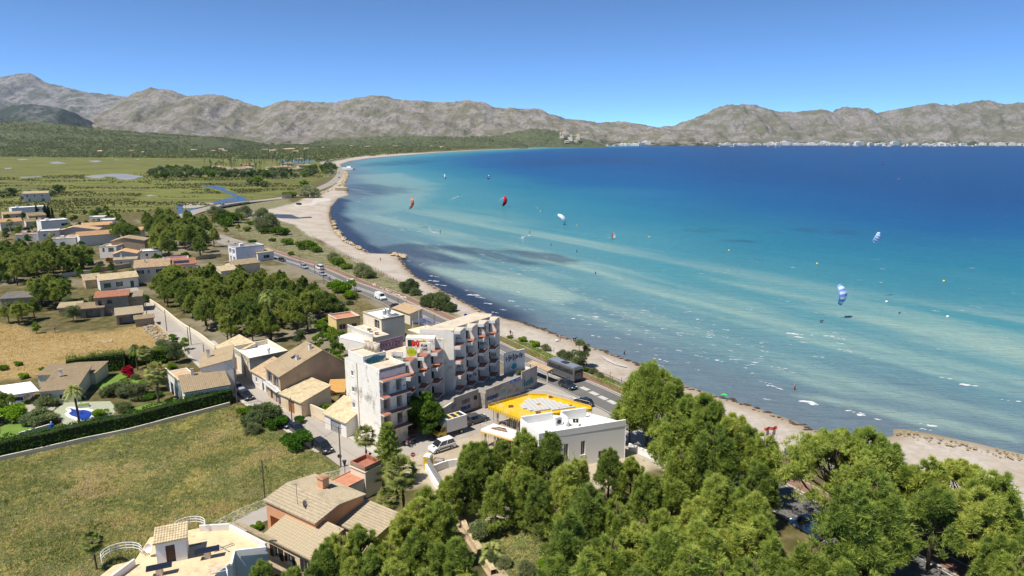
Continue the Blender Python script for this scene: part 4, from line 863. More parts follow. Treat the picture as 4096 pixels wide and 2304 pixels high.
def tiles(mb, p0, p1, p2, p3, col=.34, row=.42, amp=.05):
    """barrel tiled slope: p0-p1 eave, p3-p2 ridge"""
    p0, p1, p2, p3 = (np.array(p, float) for p in (p0, p1, p2, p3))
    nc = max(2, int(np.linalg.norm(p1 - p0) / col)) * 2; nr = max(1, int(np.linalg.norm((p3 + p2) / 2 - (p0 + p1) / 2) / row))
    nrm = np.cross(p1 - p0, (p3 + p2) / 2 - p0); nrm /= np.linalg.norm(nrm)
    if nrm[2] < 0: nrm = -nrm
    u = np.linspace(0, 1, nc + 1)[:, None]; wave = (np.arange(nc + 1) % 2)[:, None] * amp
    for k in range(nr):
        b = len(mb.v)
        for f, lift in ((k / nr, .045), ((k + 1) / nr, 0.0)):
            a_ = p0 + (p3 - p0) * f; c_ = p1 + (p2 - p1) * f; q = a_ + (c_ - a_) * u + nrm * (wave + lift + .01)
            mb.v += [tuple(x) for x in q]
        mb.f += [(b + i, b + i + 1, b + nc + 2 + i, b + nc + 1 + i) for i in range(nc)]
        if k == 0:
            b2 = len(mb.v); q = p0 + (p1 - p0) * u; mb.v += [tuple(x) for x in q]; mb.f += [(b2 + i, b2 + i + 1, b + i + 1, b + i) for i in range(nc)]
def slab(mb, p0, p1, p2, p3, th=.14):
    P_ = [Vector(p) for p in (p0, p1, p2, p3)]; dn = Vector((0, 0, -th)); mb.hexa([p + dn for p in P_] + P_)
HOUSES = []
class House:
    """rectangular block: O,U,V = photo corners at eave height H; local s along O-U, t towards V"""
    def __init__(s, name, label, O, U, V, H, lu=None, lv=None, cat='house', group=None, deg=None, z0=0.0):
        o = g(*O, H); u = g(*U, H); v = g(*V, H); e1 = (u - o); e1.z = 0; s.lu = lu or e1.length; e1.normalize()
        if deg is not None: e1 = Vector((math.cos(R(deg)), math.sin(R(deg)), 0))
        w = v - o; w.z = 0; w2 = w - e1 * w.dot(e1); s.lv = lv or w2.length
        s.sg = 1 if e1.x * w2.y - e1.y * w2.x > 0 else -1; s.H = H; s.z0 = z0
        s.e = thing(name, label, cat, (o.x, o.y, z0), math.atan2(e1.y, e1.x), group)
        cc = o + e1 * s.lu / 2 + w2.normalized() * s.lv / 2; HOUSES.append((cc.x, cc.y, math.hypot(s.lu, s.lv) / 2))
    def P(s, a, b, z): return (a, s.sg * b, z - s.z0)
    def face(s, mb, side, z0, z1, opens=(), depth=.22, back=False):
        lu, lv = s.lu, s.lv
        m = {'OU': (lu, lambda q, d, z: s.P(q, d, z)), 'OV': (lv, lambda q, d, z: s.P(d, q, z)), 'OU2': (lu, lambda q, d, z: s.P(q, lv - d, z)), 'OV2': (lv, lambda q, d, z: s.P(lu - d, q, z))}[side]
        L_, f = m; xs = sorted({0, L_, *[o[0] for o in opens], *[o[0] + o[2] for o in opens]}); zs = sorted({z0, z1, *[o[1] for o in opens], *[o[1] + o[3] for o in opens]})
        for i in range(len(xs) - 1):
            for j in range(len(zs) - 1):
                cx = (xs[i] + xs[i + 1]) / 2; cz = (zs[j] + zs[j + 1]) / 2
                if any(o[0] < cx < o[0] + o[2] and o[1] < cz < o[1] + o[3] for o in opens): continue
                mb.poly([f(xs[i], 0, zs[j]), f(xs[i + 1], 0, zs[j]), f(xs[i + 1], 0, zs[j + 1]), f(xs[i], 0, zs[j + 1])])
        for o in opens:
            x, z, w, h = o[:4]; kind = o[4] if len(o) > 4 else 'window'; dp = depth if kind != 'void' else 1.4
            for a_, b_, c_, d_ in ((x, z, x + w, z), (x + w, z, x + w, z + h), (x + w, z + h, x, z + h), (x, z + h, x, z)):
                mb.poly([f(a_, 0, b_), f(c_, 0, d_), f(c_, dp, d_), f(a_, dp, b_)])
            s.opening(f, x, z, w, h, kind, dp)
        return f
    def opening(s, f, x, z, w, h, kind, dp):
        def bx(x0, x1, z0, z1, d0, d1): 
            mb = MB(); mb.hexa([f(x0, d0, z0), f(x1, d0, z0), f(x1, d1, z0), f(x0, d1, z0), f(x0, d0, z1), f(x1, d0, z1), f(x1, d1, z1), f(x0, d1, z1)]); return mb
        if kind == 'void': bx(x, x + w, z, z + h, dp - .05, dp + .05).build('dark_opening', W_dgrey, s.e); return
        if kind in ('door', 'gdoor', 'greydoor', 'bdoor'):
            dmat = {'door': M_door, 'gdoor': M_greensh, 'greydoor': M_grey, 'bdoor': M_brownsh}[kind]; dd = bx(x, x + w, z, z + h, dp - .06, dp).build('door', dmat, s.e); bx(x + w * .8, x + w * .86, z + h * .45, z + h * .5, dp - .1, dp - .061).build('handle', M_dark, dd); return
        win = bx(x, x + w, z, z + h, dp - .04, dp).build('window', M_glass, s.e)
        fr = MB()
        for q in ((x, x + .07, z, z + h), (x + w - .07, x + w, z, z + h), (x + .07, x + w - .07, z, z + .07), (x + .07, x + w - .07, z + h - .07, z + h), (x + w / 2 - .03, x + w / 2 + .03, z + .07, z + h - .07)):
            k = bx(*q, dp - .08, dp - .042); b = len(fr.v); fr.v += k.v; fr.f += [tuple(i + b for i in ff) for ff in k.f]
        fr.build('frame', M_frame, win)
        bx(x - .1, x + w + .1, z - .08, z - .002, -.08, dp).build('sill', W_white, win)
        sh = {'green': M_greensh, 'brown': M_brownsh, 'black': M_darksh}.get(kind)
        if sh:
            bx(x - w * .5, x - .02, z, z + h, -.05, -.005).build('shutter', sh, s.e); bx(x + w + .02, x + w * 1.5, z, z + h, -.05, -.005).build('shutter', sh, s.e)
    def walls(s, material, opens={}, top=None, gable=None):
        mb = MB(); top = top or s.H
        for side in ('OU', 'OV', 'OU2', 'OV2'): s.face(mb, side, s.z0, top, opens.get(side, ()))
        if gable:
            for pts in gable: mb.poly([s.P(*p) for p in pts])
        return mb.build('wall', material, s.e)
    def flat(s, material, ph=.6, floor=None, th=.22):
        """parapet ring and a sunk roof floor"""
        mb = MB(); lu, lv, H = s.lu, s.lv, s.H; z0 = H - ph
        for a0, a1, b0, b1 in ((0, lu, 0, th), (0, lu, lv - th, lv), (0, th, th, lv - th), (lu - th, lu, th, lv - th)):
            mb.hexa([s.P(a0, b0, z0), s.P(a1, b0, z0), s.P(a1, b1, z0), s.P(a0, b1, z0), s.P(a0, b0, H + .02), s.P(a1, b0, H + .02), s.P(a1, b1, H + .02), s.P(a0, b1, H + .02)])
        mb.build('parapet', material, s.e)
        f = MB(); slab(f, s.P(th, th, z0 + .1), s.P(lu - th, th, z0 + .1), s.P(lu - th, lv - th, z0 + .1), s.P(th, lv - th, z0 + .1), .1); f.build('roof_floor', floor or M_floor, s.e)
    def shed(s, material, rise, axis='t', ov=.3, frm='low0'):
        """single slope rising along t (or s); fills its gables"""
        lu, lv, H = s.lu, s.lv, s.H; a = ov
        if axis == 't': q = [(-a, -a, H), (lu + a, -a, H), (lu + a, lv + .05, H + rise), (-a, lv + .05, H + rise)]
        else: q = [(-a, lv + a, H), (-a, -a, H), (lu + .05, -a, H + rise), (lu + .05, lv + a, H + rise)]
        Q = [s.P(*p) for p in q]; mb = MB(); slab(mb, *Q); tl = MB(); tiles(tl, *Q)
        r = mb.build('roof', material, s.e); tl.build('roof_tiles', material, r, kind='stuff')
        w = MB()
        if axis == 't':
            for x in (.02, lu - .02): w.poly([s.P(x, 0, H - .02), s.P(x, lv, H - .02), s.P(x, lv, H + rise - .15)])
            w.poly([s.P(0, lv - .02, H - .02), s.P(lu, lv - .02, H - .02), s.P(lu, lv - .02, H + rise - .15), s.P(0, lv - .02, H + rise - .15)])
        else:
            for y in (.02, lv - .02): w.poly([s.P(0, y, H - .02), s.P(lu, y, H - .02), s.P(lu, y, H + rise - .15)])
            w.poly([s.P(lu - .02, 0, H - .02), s.P(lu - .02, lv, H - .02), s.P(lu - .02, lv, H + rise - .15), s.P(lu - .02, 0, H + rise - .15)])
        w.build('gable', s.wm, s.e); return r
    def gable(s, material, rise, axis='s', frac=.5, ov=.3):
        """ridge along s (or t), at fraction frac across"""
        lu, lv, H = s.lu, s.lv, s.H; a = ov; w = MB(); tl = MB(); mb = MB()
        if axis == 's':
            y = lv * frac; A = [(-a, -a, H), (lu + a, -a, H), (lu + a, y, H + rise), (-a, y, H + rise)]; B = [(lu + a, lv + a, H), (-a, lv + a, H), (-a, y, H + rise), (lu + a, y, H + rise)]
            for x in (.02, lu - .02): w.poly([s.P(x, 0, H - .02), s.P(x, lv, H - .02), s.P(x, y, H + rise - .13)])
        else:
            x = lu * frac; A = [(-a, lv + a, H), (-a, -a, H), (x, -a, H + rise), (x, lv + a, H + rise)]; B = [(lu + a, -a, H), (lu + a, lv + a, H), (x, lv + a, H + rise), (x, -a, H + rise)]
            for y in (.02, lv - .02): w.poly([s.P(0, y, H - .02), s.P(lu, y, H - .02), s.P(x, y, H + rise - .13)])
        for q in (A, B): Q = [s.P(*p) for p in q]; slab(mb, *Q); tiles(tl, *Q)
        r = mb.build('roof', material, s.e); tl.build('roof_tiles', material, r, kind='stuff'); w.build('gable', s.wm, s.e); return r
    def hip(s, material, rise, ov=.3):
        lu, lv, H = s.lu, s.lv, s.H; a = ov; m = min(lu, lv) / 2
        if lu >= lv: r0, r1 = (m, lv / 2, H + rise), (lu - m, lv / 2, H + rise); F_ = [((-a, -a, H), (lu + a, -a, H), r1, r0), ((lu + a, lv + a, H), (-a, lv + a, H), r0, r1), ((-a, lv + a, H), (-a, -a, H), r0, r0), ((lu + a, -a, H), (lu + a, lv + a, H), r1, r1)]
        else: r0, r1 = (lu / 2, m, H + rise), (lu / 2, lv - m, H + rise); F_ = [((-a, lv + a, H), (-a, -a, H), r0, r1), ((lu + a, -a, H), (lu + a, lv + a, H), r1, r0), ((-a, -a, H), (lu + a, -a, H), r0, r0), ((lu + a, lv + a, H), (-a, lv + a, H), r1, r1)]
        mb = MB(); tl = MB()
        for q in F_: Q = [s.P(*p) for p in q]; slab(mb, *Q); tiles(tl, *Q)
        r = mb.build('roof', material, s.e); tl.build('roof_tiles', material, r, kind='stuff'); return r
    def box(s, name, a0, a1, b0, b1, z0, z1, material, parent=None):
        mb = MB(); mb.hexa([s.P(a0, b0, z0), s.P(a1, b0, z0), s.P(a1, b1, z0), s.P(a0, b1, z0), s.P(a0, b0, z1), s.P(a1, b0, z1), s.P(a1, b1, z1), s.P(a0, b1, z1)])
        return mb.build(name, material, parent or s.e)
    def chimney(s, a, b, z0, h=1.2, w=.5, material=None, cap=None):
        c = s.box('chimney', a - w / 2, a + w / 2, b - w / 2, b + w / 2, z0, z0 + h, material or W_white)
        s.box('chimney_cap', a - w * .65, a + w * .65, b - w * .65, b + w * .65, z0 + h + .002, z0 + h + .1, cap or R_brown, c); return c
def house(name, label, O, U, V, H, wm, opens={}, **kw):
    h = House(name, label, O, U, V, H, **kw); h.wm = wm; h.walls(wm, opens); return h
def windows(L_, n, z, w, h, kind='window', m=.8):
    gap = (L_ - 2 * m) / n; return [(m + gap * (i + .5) - w / 2, z, w, h, kind) for i in range(n)]

# ---- street row beside the lane
h = house('gabled_house', 'tall house with long grey brown roof and bare block gable', (1119, 1507), (1062, 1467), (1359, 1448), 6.0, W_block, {'OU': [(1.0, 3.2, 2.6, 2.2, 'window'), (4.4, 3.2, 2.4, 2.2, 'window'), (.8, .0, 2.2, 2.3, 'greydoor'), (4.6, 0, 1.1, 2.2, 'bdoor')]}, lv=13.2)
h.gable(R_brown, 3.6, 's', .66)
h.box('balcony', -.05, h.lu, -.9, -.01, 2.95, 3.1, W_white)
rl = MB()
for i in range(27): x = .02 + i * h.lu / 27; rl.hexa([h.P(x, -.9, 3.1), h.P(x + .03, -.9, 3.1), h.P(x + .03, -.87, 3.1), h.P(x, -.87, 3.1), h.P(x, -.9, 4.05), h.P(x + .03, -.9, 4.05), h.P(x + .03, -.87, 4.05), h.P(x, -.87, 4.05)])
rl.hexa([h.P(0, -.92, 4.05), h.P(h.lu, -.92, 4.05), h.P(h.lu, -.85, 4.05), h.P(0, -.85, 4.05), h.P(0, -.92, 4.12), h.P(h.lu, -.92, 4.12), h.P(h.lu, -.85, 4.12), h.P(0, -.85, 4.12)]); rl.build('railing', M_rail, h.e)
h.chimney(2.0, 4.4, 7.6, 1.2); h.chimney(3.2, 7.6, 9.0, 1.2)
sk = MB(); q = [h.P(3.4, 4.0, 7.82), h.P(4.6, 4.0, 7.82), h.P(4.6, 5.1, 8.28), h.P(3.4, 5.1, 8.28)]; slab(sk, *q, .1); sk.build('skylight', M_glass, h.e)
h = house('flat_roofed_building', 'white flat roofed building with high parapet and roof cowl', (997, 1433), (924, 1385), (1152, 1407), 4.9, W_cream, {'OU': [(.9, 2.2, .5, 1.6), (2.9, .0, 1.0, 2.4, 'door'), (8.2, 0, 1.1, 2.9, 'door')]}, lv=8.4)
h.flat(W_cream, 1.1, M_whiteroof, .35); c = h.box('roof_vent', 3.0, 3.35, 5.2, 5.55, 3.9, 4.7, M_metal); mb = MB(); p = h.P(3.17, 5.37, 0); mb.ball((p[0], p[1], 5.0), .38, .38, .38); mb.build('cowl', M_metal, c, True)
h = house('tiled_cottage', 'white cottage with straw tiled roof and green door', (925, 1425), (864, 1388), (1000, 1395), 3.0, W_white, {'OU': [(1.5, 0, 1.3, 2.4, 'gdoor'), (5.8, .0, 1.2, 2.5, 'bdoor')]}, lv=5.6); h.shed(R_straw, 1.9)
h = house('tiled_cottage', 'low white cottage with rust mottled tiles between two taller houses', (1076, 1521), (1007, 1483), (1120, 1500), 3.0, W_white, {'OU': [(.8, .0, .9, 2.1, 'greydoor'), (2.6, 0, .8, 2.1, 'bdoor'), (5.6, 1.0, .8, 1.1)]}, lv=5.0); h.shed(R_tan, 1.9)
h = house('tiled_cottage', 'stone cottage with pale straw tiles and brown gate by the yard wall', (1204, 1610), (1121, 1573), (1300, 1564), 3.0, W_beige, {'OU': [(2.4, 0, 2.0, 2.4, 'door')]}, lv=6.4); h.shed(R_straw, 1.6)
h = house('garage', 'white lean-to garage with grey door against the derelict tower', (1384, 1691), (1298, 1652), (1440, 1650), 2.8, W_white, {'OU': [(1.6, 0, 3.1, 2.2, 'greydoor')]}, lv=4.4, cat='garage'); h.shed(R_straw, 2.0)
h = House('canopy', 'orange shingled canopy on posts behind the yard', (1304, 1569), (1380, 1566), (1231, 1531), 3.0, cat='canopy')
q = [h.P(0, 0, 2.9), h.P(h.lu, 0, 2.9), h.P(h.lu, h.lv, 3.5), h.P(0, h.lv, 3.5)]; mb = MB(); slab(mb, *q); r_ = mb.build('roof', R_hexa, h.e); tl = MB(); tiles(tl, *q, .5, .5, .02); tl.build('shingles', R_hexa, r_, kind='stuff')
for a_, b_ in ((.2, .2), (h.lu - .3, .2), (.2, h.lv - .3), (h.lu - .3, h.lv - .3)): h.box('post', a_, a_ + .14, b_, b_ + .14, 0, 2.88, M_door)
def freewall(name, label, px, h, th, material, z0=0.0, cap=None, cat='wall', step=3.0, jag=0):
    pts = spline([g(*p)[:2] for p in px], step); e = thing(name, label, cat); 
    zt_ = np.full(len(pts), z0 + h) + (rng.uniform(-jag, jag, len(pts)) if jag else 0)
    ribbon('masonry', pts, -th / 2, th / 2, zt_, material, h + .1, parent=e, kind=None)
    if cap: ribbon('coping', pts, -th / 2 - .05, th / 2 + .05, zt_ + .08, cap, .08, parent=e, kind=None)
    return e
freewall('yard_wall', 'cream block wall of the yard along the street', [(1206, 1648), (1255, 1668), (1303, 1690)], 2.3, .3, W_beige)
freewall('low_wall', 'long pale wall below the dark hedge at the meadow edge', [(0, 1842), (180, 1802), (345, 1764), (520, 1728), (690, 1682), (800, 1654), (920, 1622)], .7, .25, W_cream)
freewall('lane_wall', 'white wall between the lane and the pine grove', [(560, 1185), (640, 1235), (720, 1300), (800, 1350), (862, 1400)], 1.1, .3, W_cream)
freewall('lane_wall', 'low rough wall on the left side of the lane', [(560, 1255), (620, 1300), (680, 1350)], .8, .3, W_stone)
# ---- white house with balcony, left of the street
h = house('balcony_house', 'white house with brown roofs and a balustraded terrace, left of the street', (800, 1472), (898, 1478), (738, 1419), 5.8, W_white, {'OV': [(6.5, 3.4, 1.0, 1.4)]}, lv=10.4, lu=6.0, deg=20); h.shed(R_brown, 1.2, 's', .2)
h.chimney(1.2, 6.0, 6.2, 1.5, .6)
h2 = house('house_wing', 'lower wing of the white balcony house with ribbed brown roof', (738, 1569), (917, 1538), (724, 1524), 3.6, W_white, {'OU': [(1.2, 1.0, 1.0, 1.2), (5.2, 1.0, 1.0, 1.2)]}, lv=6.8); h2.shed(R_brown, 1.3); h2.chimney(2.2, 6.0, 4.4, 1.6, .5)
h3 = house('terrace_block', 'balustraded terrace block on the garden side of the white house', (714, 1538), (659, 1488), (760, 1510), 3.4, W_white, {'OU': [(.8, 0, 2.0, 2.4, 'void'), (4.0, 0, 2.0, 2.4, 'void')]}, lv=4.2); h3.flat(W_white, .12, R_tan)
bl = MB()
for i in range(26):
    x = .1 + i * (h3.lu - .2) / 26; bl.hexa([h3.P(x, .05, 3.42), h3.P(x + .12, .05, 3.42), h3.P(x + .12, .17, 3.42), h3.P(x, .17, 3.42), h3.P(x, .05, 4.2), h3.P(x + .12, .05, 4.2), h3.P(x + .12, .17, 4.2), h3.P(x, .17, 4.2)])
bl.hexa([h3.P(0, 0, 4.2), h3.P(h3.lu, 0, 4.2), h3.P(h3.lu, .22, 4.2), h3.P(0, .22, 4.2), h3.P(0, 0, 4.35), h3.P(h3.lu, 0, 4.35), h3.P(h3.lu, .22, 4.35), h3.P(0, .22, 4.35)]); bl.build('balustrade', W_cream, h3.e)
# ---- beige two roof house at the bottom
h = house('beige_house', 'peach house with grey tiled roofs and brick chimney at the bottom', (1261, 2089), (1065, 1998), (1461, 2066), 6.4, W_peach, {'OU': [(6.3, 2.6, 2.2, 1.9, 'void')]}, lv=7.6, deg=146)
h.gable(R_grey, .7, 's', .45, .25)
c = h.chimney(5.0, 5.6, 6.7, 1.5, 1.0, W_peach, R_red); mb = MB()
for i in range(5): p = h.P(4.6 + i * .2, 5.1, 8.33); mb.tube([p, h.P(4.6 + i * .2, 6.1, 8.33)], .1, 6)
mb.build('cap_tiles', R_tan, c)
mb = MB(); p = Vector(h.P(4.6, 1.2, 6.4)); mb.tube([p, p + Vector((0, 0, 3.0))], .03, 5); mb.tube([p + Vector((-.4, 0, 2.9)), p + Vector((.4, .2, 2.9))], .02, 4); mb.build('aerial', M_dark, h.e)
h9 = house('house_wing', 'beige wing with broad grey tiled roof and black brown shutters', (1246, 2231), (1068, 2137), (1330, 2170), 4.6, W_beige, {'OU': [(.5, 2.2, 1.0, 1.6, 'black'), (3.4, 2.5, .9, 1.1, 'black'), (5.6, 2.2, 1.2, 1.5, 'black')], 'OV2': [(1.0, 2.0, 1.0, 1.5)]}, lv=4.6, deg=146)
# individual tiles on the nearest roof
mr = MB(); Q = [h9.P(-.3, -.35, 4.6), h9.P(h9.lu + .3, -.35, 4.6), h9.P(h9.lu + .3, 4.6, 5.9), h9.P(-.3, 4.6, 5.9)]; slab(mr, *Q); roof = mr.build('roof', R_grey, h9.e)
wg = MB(); [wg.poly([h9.P(x, 0, 4.58), h9.P(x, 4.6, 4.58), h9.P(x, 4.6, 5.75)]) for x in (.02, h9.lu - .02)]; wg.build('gable', W_beige, h9.e)
tm = MB(); tm.hexa([(0, 0, 0), (.40, 0, 0), (.40, .42, 0), (0, .42, 0), (0, 0, .06), (.40, 0, .06), (.40, .42, .03), (0, .42, .03)]); tm.hexa([(.14, 0, .06), (.26, 0, .06), (.26, .42, .03), (.14, .42, .03), (.16, 0, .09), (.24, 0, .09), (.24, .42, .06), (.16, .42, .06)]); tme = tm.mesh('tile', R_grey)
sl = math.atan2(1.3, 4.95); nx = int((h9.lu + .6) / .41); ny = 12; extra = MB(); cnt = 0
for j in range(ny):
    for i in range(nx):
        p = Vector(h9.P(-.28 + i * .41, -.34 + j * .41 * math.cos(sl), 4.602 + j * .41 * math.sin(sl) + .012))
        if cnt < 290:
            o = link('tile', tme, roof, p); o.rotation_euler = (h9.sg * sl + random.uniform(-.02, .02), 0, random.uniform(-.015, .015)); o.scale = (1, h9.sg, 1); cnt += 1
mb = MB(); dc = Vector(h9.P(6.2, 4.2, 5.9)); mb.tube([dc, dc + Vector((0, 0, 1.0))], .03, 5); mb.build('dish_pole', M_metal, h9.e)
def dish(parent, c, dirv, r=.5, material=None):
    d_ = Vector(dirv).normalized(); a_ = d_.cross(Vector((0, 0, 1))).normalized(); b_ = a_.cross(d_); rings = []
    for k in range(5):
        q = k / 4 * r; rings.append([tuple(Vector(c) + (a_ * math.cos(6.283 * i / 12) + b_ * math.sin(6.283 * i / 12)) * max(q, .01) + d_ * (q * q / r * .45)) for i in range(12)])
    mb = MB(); mb.loft(rings, False); mb.tube([Vector(c), Vector(c) + d_ * r * .9], .02, 4); return mb.build('satellite_dish', material or M_frame, parent, True)
dish(h9.e, dc + Vector((0, 0, 1.1)), (-.8, -.5, .5), .55, plain('rusty dish', alb(206, 190, 176), .7, var=.1, dirt=alb(190, 110, 70), dirtscale=1.5, dirtamt=.9))
h = house('house_wing', 'right hand wing of the beige house with low grey roof', (1493, 2148), (1400, 2110), (1535, 2125), 4.6, W_beige, {}, lu=7.2, lv=4.6, deg=146); h.shed(R_grey, .8, 't', .4)
# ---- red roofed shed and cream box by the junction
h = house('cream_box', 'cream flat topped block with red parapet beside the junction', (1460, 1870), (1402, 1838), (1500, 1840), 4.8, W_cream, {}, lu=3.2, lv=3.0, deg=143); h.flat(M_redtile, .7, M_redtile, .2)
h.box('cornice', -.15, h.lu + .15, -.15, h.lv + .15, 4.0, 4.12, W_beige)
h = house('shed', 'white shed with flat terracotta roof beside the lane', (1385, 1950), (1333, 1920), (1450, 1915), 3.0, W_white, {}, lu=3.4, lv=4.0, deg=143, cat='shed'); h.flat(R_red, .2, R_red, .12)
# ---- terraced white house at the bottom left
e = thing('terrace_house', 'white house with sandy roof terrace at the bottom left', 'house'); HZ = 6.2
ring = [g(x, y, HZ) for x, y in ((721, 2128), (800, 2112), (921, 2112), (1070, 2190), (938, 2206), (925, 2250), (860, 2300), (820, 2380), (400, 2420), (330, 2360), (455, 2262), (541, 2240), (600, 2150))][::-1]
mb = MB(); mb.prism([(p.x, p.y) for p in ring], 0, HZ); mb.build('wall', W_white, e)
sheet('terrace_floor', [(p.x, p.y) for p in ring], HZ + .02, plain('sandy roof terrace', alb(222, 196, 158), .95, var=.12, scale=.8, dirt=alb(176, 146, 112), dirtscale=1.2, dirtamt=.6), kind=None, parent=e)
def strip_wall(parent, name, A, B, z0, z1, th, material):
    A = Vector(A); B = Vector(B); d_ = (B - A); d_.z = 0; n_ = Vector((-d_.y, d_.x, 0)).normalized() * th / 2; zA = z1[0] if hasattr(z1, '__len__') else z1; zB = z1[1] if hasattr(z1, '__len__') else z1
    mb = MB(); c = [A - n_, B - n_, B + n_, A + n_]; mb.hexa([(q.x, q.y, z0) for q in c] + [(c[0].x, c[0].y, zA), (c[1].x, c[1].y, zB), (c[2].x, c[2].y, zB), (c[3].x, c[3].y, zA)]); return mb.build(name, material, parent)
rp = lambda x, y: g(x, y, HZ)
strip_wall(e, 'parapet', rp(800, 2125), rp(921, 2118), HZ, HZ + .75, .22, W_white); strip_wall(e, 'parapet', rp(921, 2121), rp(1065, 2195), HZ, HZ + .7, .22, W_white)
strip_wall(e, 'parapet', rp(1065, 2197), rp(938, 2212), HZ, HZ + .35, .22, W_white); strip_wall(e, 'parapet', rp(938, 2214), rp(925, 2262), HZ, (HZ + .35, HZ + .2), .22, W_white)
strip_wall(e, 'parapet', rp(540, 2262), rp(430, 2345), HZ, HZ + .8, .22, W_white); strip_wall(e, 'parapet', rp(700, 2200), rp(805, 2175), HZ, HZ + .02, .2, W_beige)
mb = MB(); A, B = rp(930, 2112), rp(1078, 2186); nrm = Vector((B - A).normalized().cross(Vector((0, 0, 1)))); 
q = [A - nrm * 1.0 + Vector((0, 0, .2)), B - nrm * 1.0 + Vector((0, 0, .2)), B + Vector((0, 0, .78)), A + Vector((0, 0, .78))]; slab(mb, *q); r_ = mb.build('tile_verge', R_straw, e); tl = MB(); tiles(tl, *q, .24, .4, .05); tl.build('roof_tiles', R_straw, r_, kind='stuff')
# stair box
sb = House('stair', '', (630, 2262), (716, 2235), (548, 2240), HZ, lu=2.9, lv=2.4, deg=22, z0=HZ); sb.e.parent = e; 
del sb.e['category']
sb.H = HZ + 2.6; sb.wm = W_white; sb.walls(W_white, {'OU': [(.9, HZ + .05, .9, 2.0, 'bdoor')], 'OV': [(.7, HZ + 1.1, .5, .7)]}); Q = [sb.P(-.2, -.2, HZ + 2.6), sb.P(3.1, -.2, HZ + 2.6), sb.P(3.1, 2.6, HZ + 3.0), sb.P(-.2, 2.6, HZ + 3.0)]; mb = MB(); slab(mb, *Q); r_ = mb.build('roof', R_straw, sb.e)
for ch in list(sb.e.children):
    mw = sb.e.matrix_basis @ ch.matrix_basis; ch.parent = e; ch.matrix_basis = mw
tl = MB(); tiles(tl, *[sb.e.matrix_basis @ Vector(q) for q in Q], .26, .4, .06); tl.build('roof_tiles', R_straw, e, kind='stuff'); bpy.data.objects.remove(sb.e)
dish(e, rp(603, 2225) + Vector((0, 0, 1.0)), (-.2, -.9, .3), .48)
for px, py, nm in ((832, 2232, 'solar_panel'), (640, 2300, 'solar_panel')):
    c = rp(px, py); mb = MB(); d_ = Vector((math.cos(R(22)), math.sin(R(22)), 0)); n_ = Vector((-d_.y, d_.x, 0)); z_ = Vector((0, 0, .9)); slab(mb, c - d_ * 1.2 - n_ * .35 + z_, c + d_ * 1.2 - n_ * .35 + z_, c + d_ * 1.2 + n_ * .35 + z_ + Vector((0, 0, .2)), c - d_ * 1.2 + n_ * .35 + z_ + Vector((0, 0, .2)), .06); sp = mb.build(nm, M_solar, e)
    mb = MB(); mb.box(c.x - .3, c.x + .3, c.y - .2, c.y + .2, HZ + .02, HZ + .84); mb.build('stand', W_beige, sp)
c = rp(893, 2196); mb = MB()
for a_ in (-35, 40): d_ = Vector((math.cos(R(a_)), math.sin(R(a_)), 0)); mb.tube([c - d_ * 1.1 + Vector((0, 0, .15 + (a_ > 0) * .1)), c + d_ * 1.1 + Vector((0, 0, .15 + (a_ > 0) * .1))], .07, 4)
mb.build('loose_timber', M_grey, e)
def railing(parent, pts, h=.95, nb=3, material=None):
    mb = MB()
    for k in range(nb): mb.tube([p + Vector((0, 0, h * (k + 1) / nb)) for p in pts], .035, 5)
    for p in pts: mb.tube([p, p + Vector((0, 0, h))], .03, 5)
    return mb.build('railing', material or M_rail, parent)
c = rp(760, 2140); railing(e, [c + Vector((math.cos(R(a_)) * 1.7, math.sin(R(a_)) * 1.5, .5)) for a_ in range(20, 200, 22)])
c = rp(490, 2245); railing(e, [c + Vector((math.cos(R(a_)) * 2.0, math.sin(R(a_)) * 1.6, .3)) for a_ in range(30, 230, 24)])
c = rp(905, 2285); railing(e, [c + Vector(q) for q in ((-1.4, -.6, -.2), (0, 0, -.2), (.6, -1.0, -.2))])
# ================================================================== THE DERELICT HOTEL
def text_mesh(txt, size, material, bold=.0):
    cu = bpy.data.curves.new('t', 'FONT'); cu.body = txt; cu.size = size; cu.offset = bold; cu.resolution_u = 2
    o = bpy.data.objects.new('t', cu); COL.objects.link(o); dg = bpy.context.evaluated_depsgraph_get(); m = bpy.data.meshes.new_from_object(o.evaluated_get(dg)); bpy.data.objects.remove(o)
    m.materials.clear(); m.materials.append(material); return m
def on_wall(name, mesh, parent, p, dirv, lift=.02, slant=0.0):
    """put a flat mesh (x right, y up) on an upright wall: p lower left, dirv along the wall to the reader's right"""
    d_ = Vector((dirv[0], dirv[1], 0)).normalized(); n_ = Vector((d_.y, -d_.x, 0)); o = link(name, mesh, parent)
    m = Matrix(((d_.x, 0, n_.x, p[0] + n_.x * lift), (d_.y, 0, n_.y, p[1] + n_.y * lift), (0, 1, 0, p[2]), (0, 0, 0, 1)))
    o.matrix_basis = m if parent is None else (parent.matrix_basis.inverted() @ m); return o
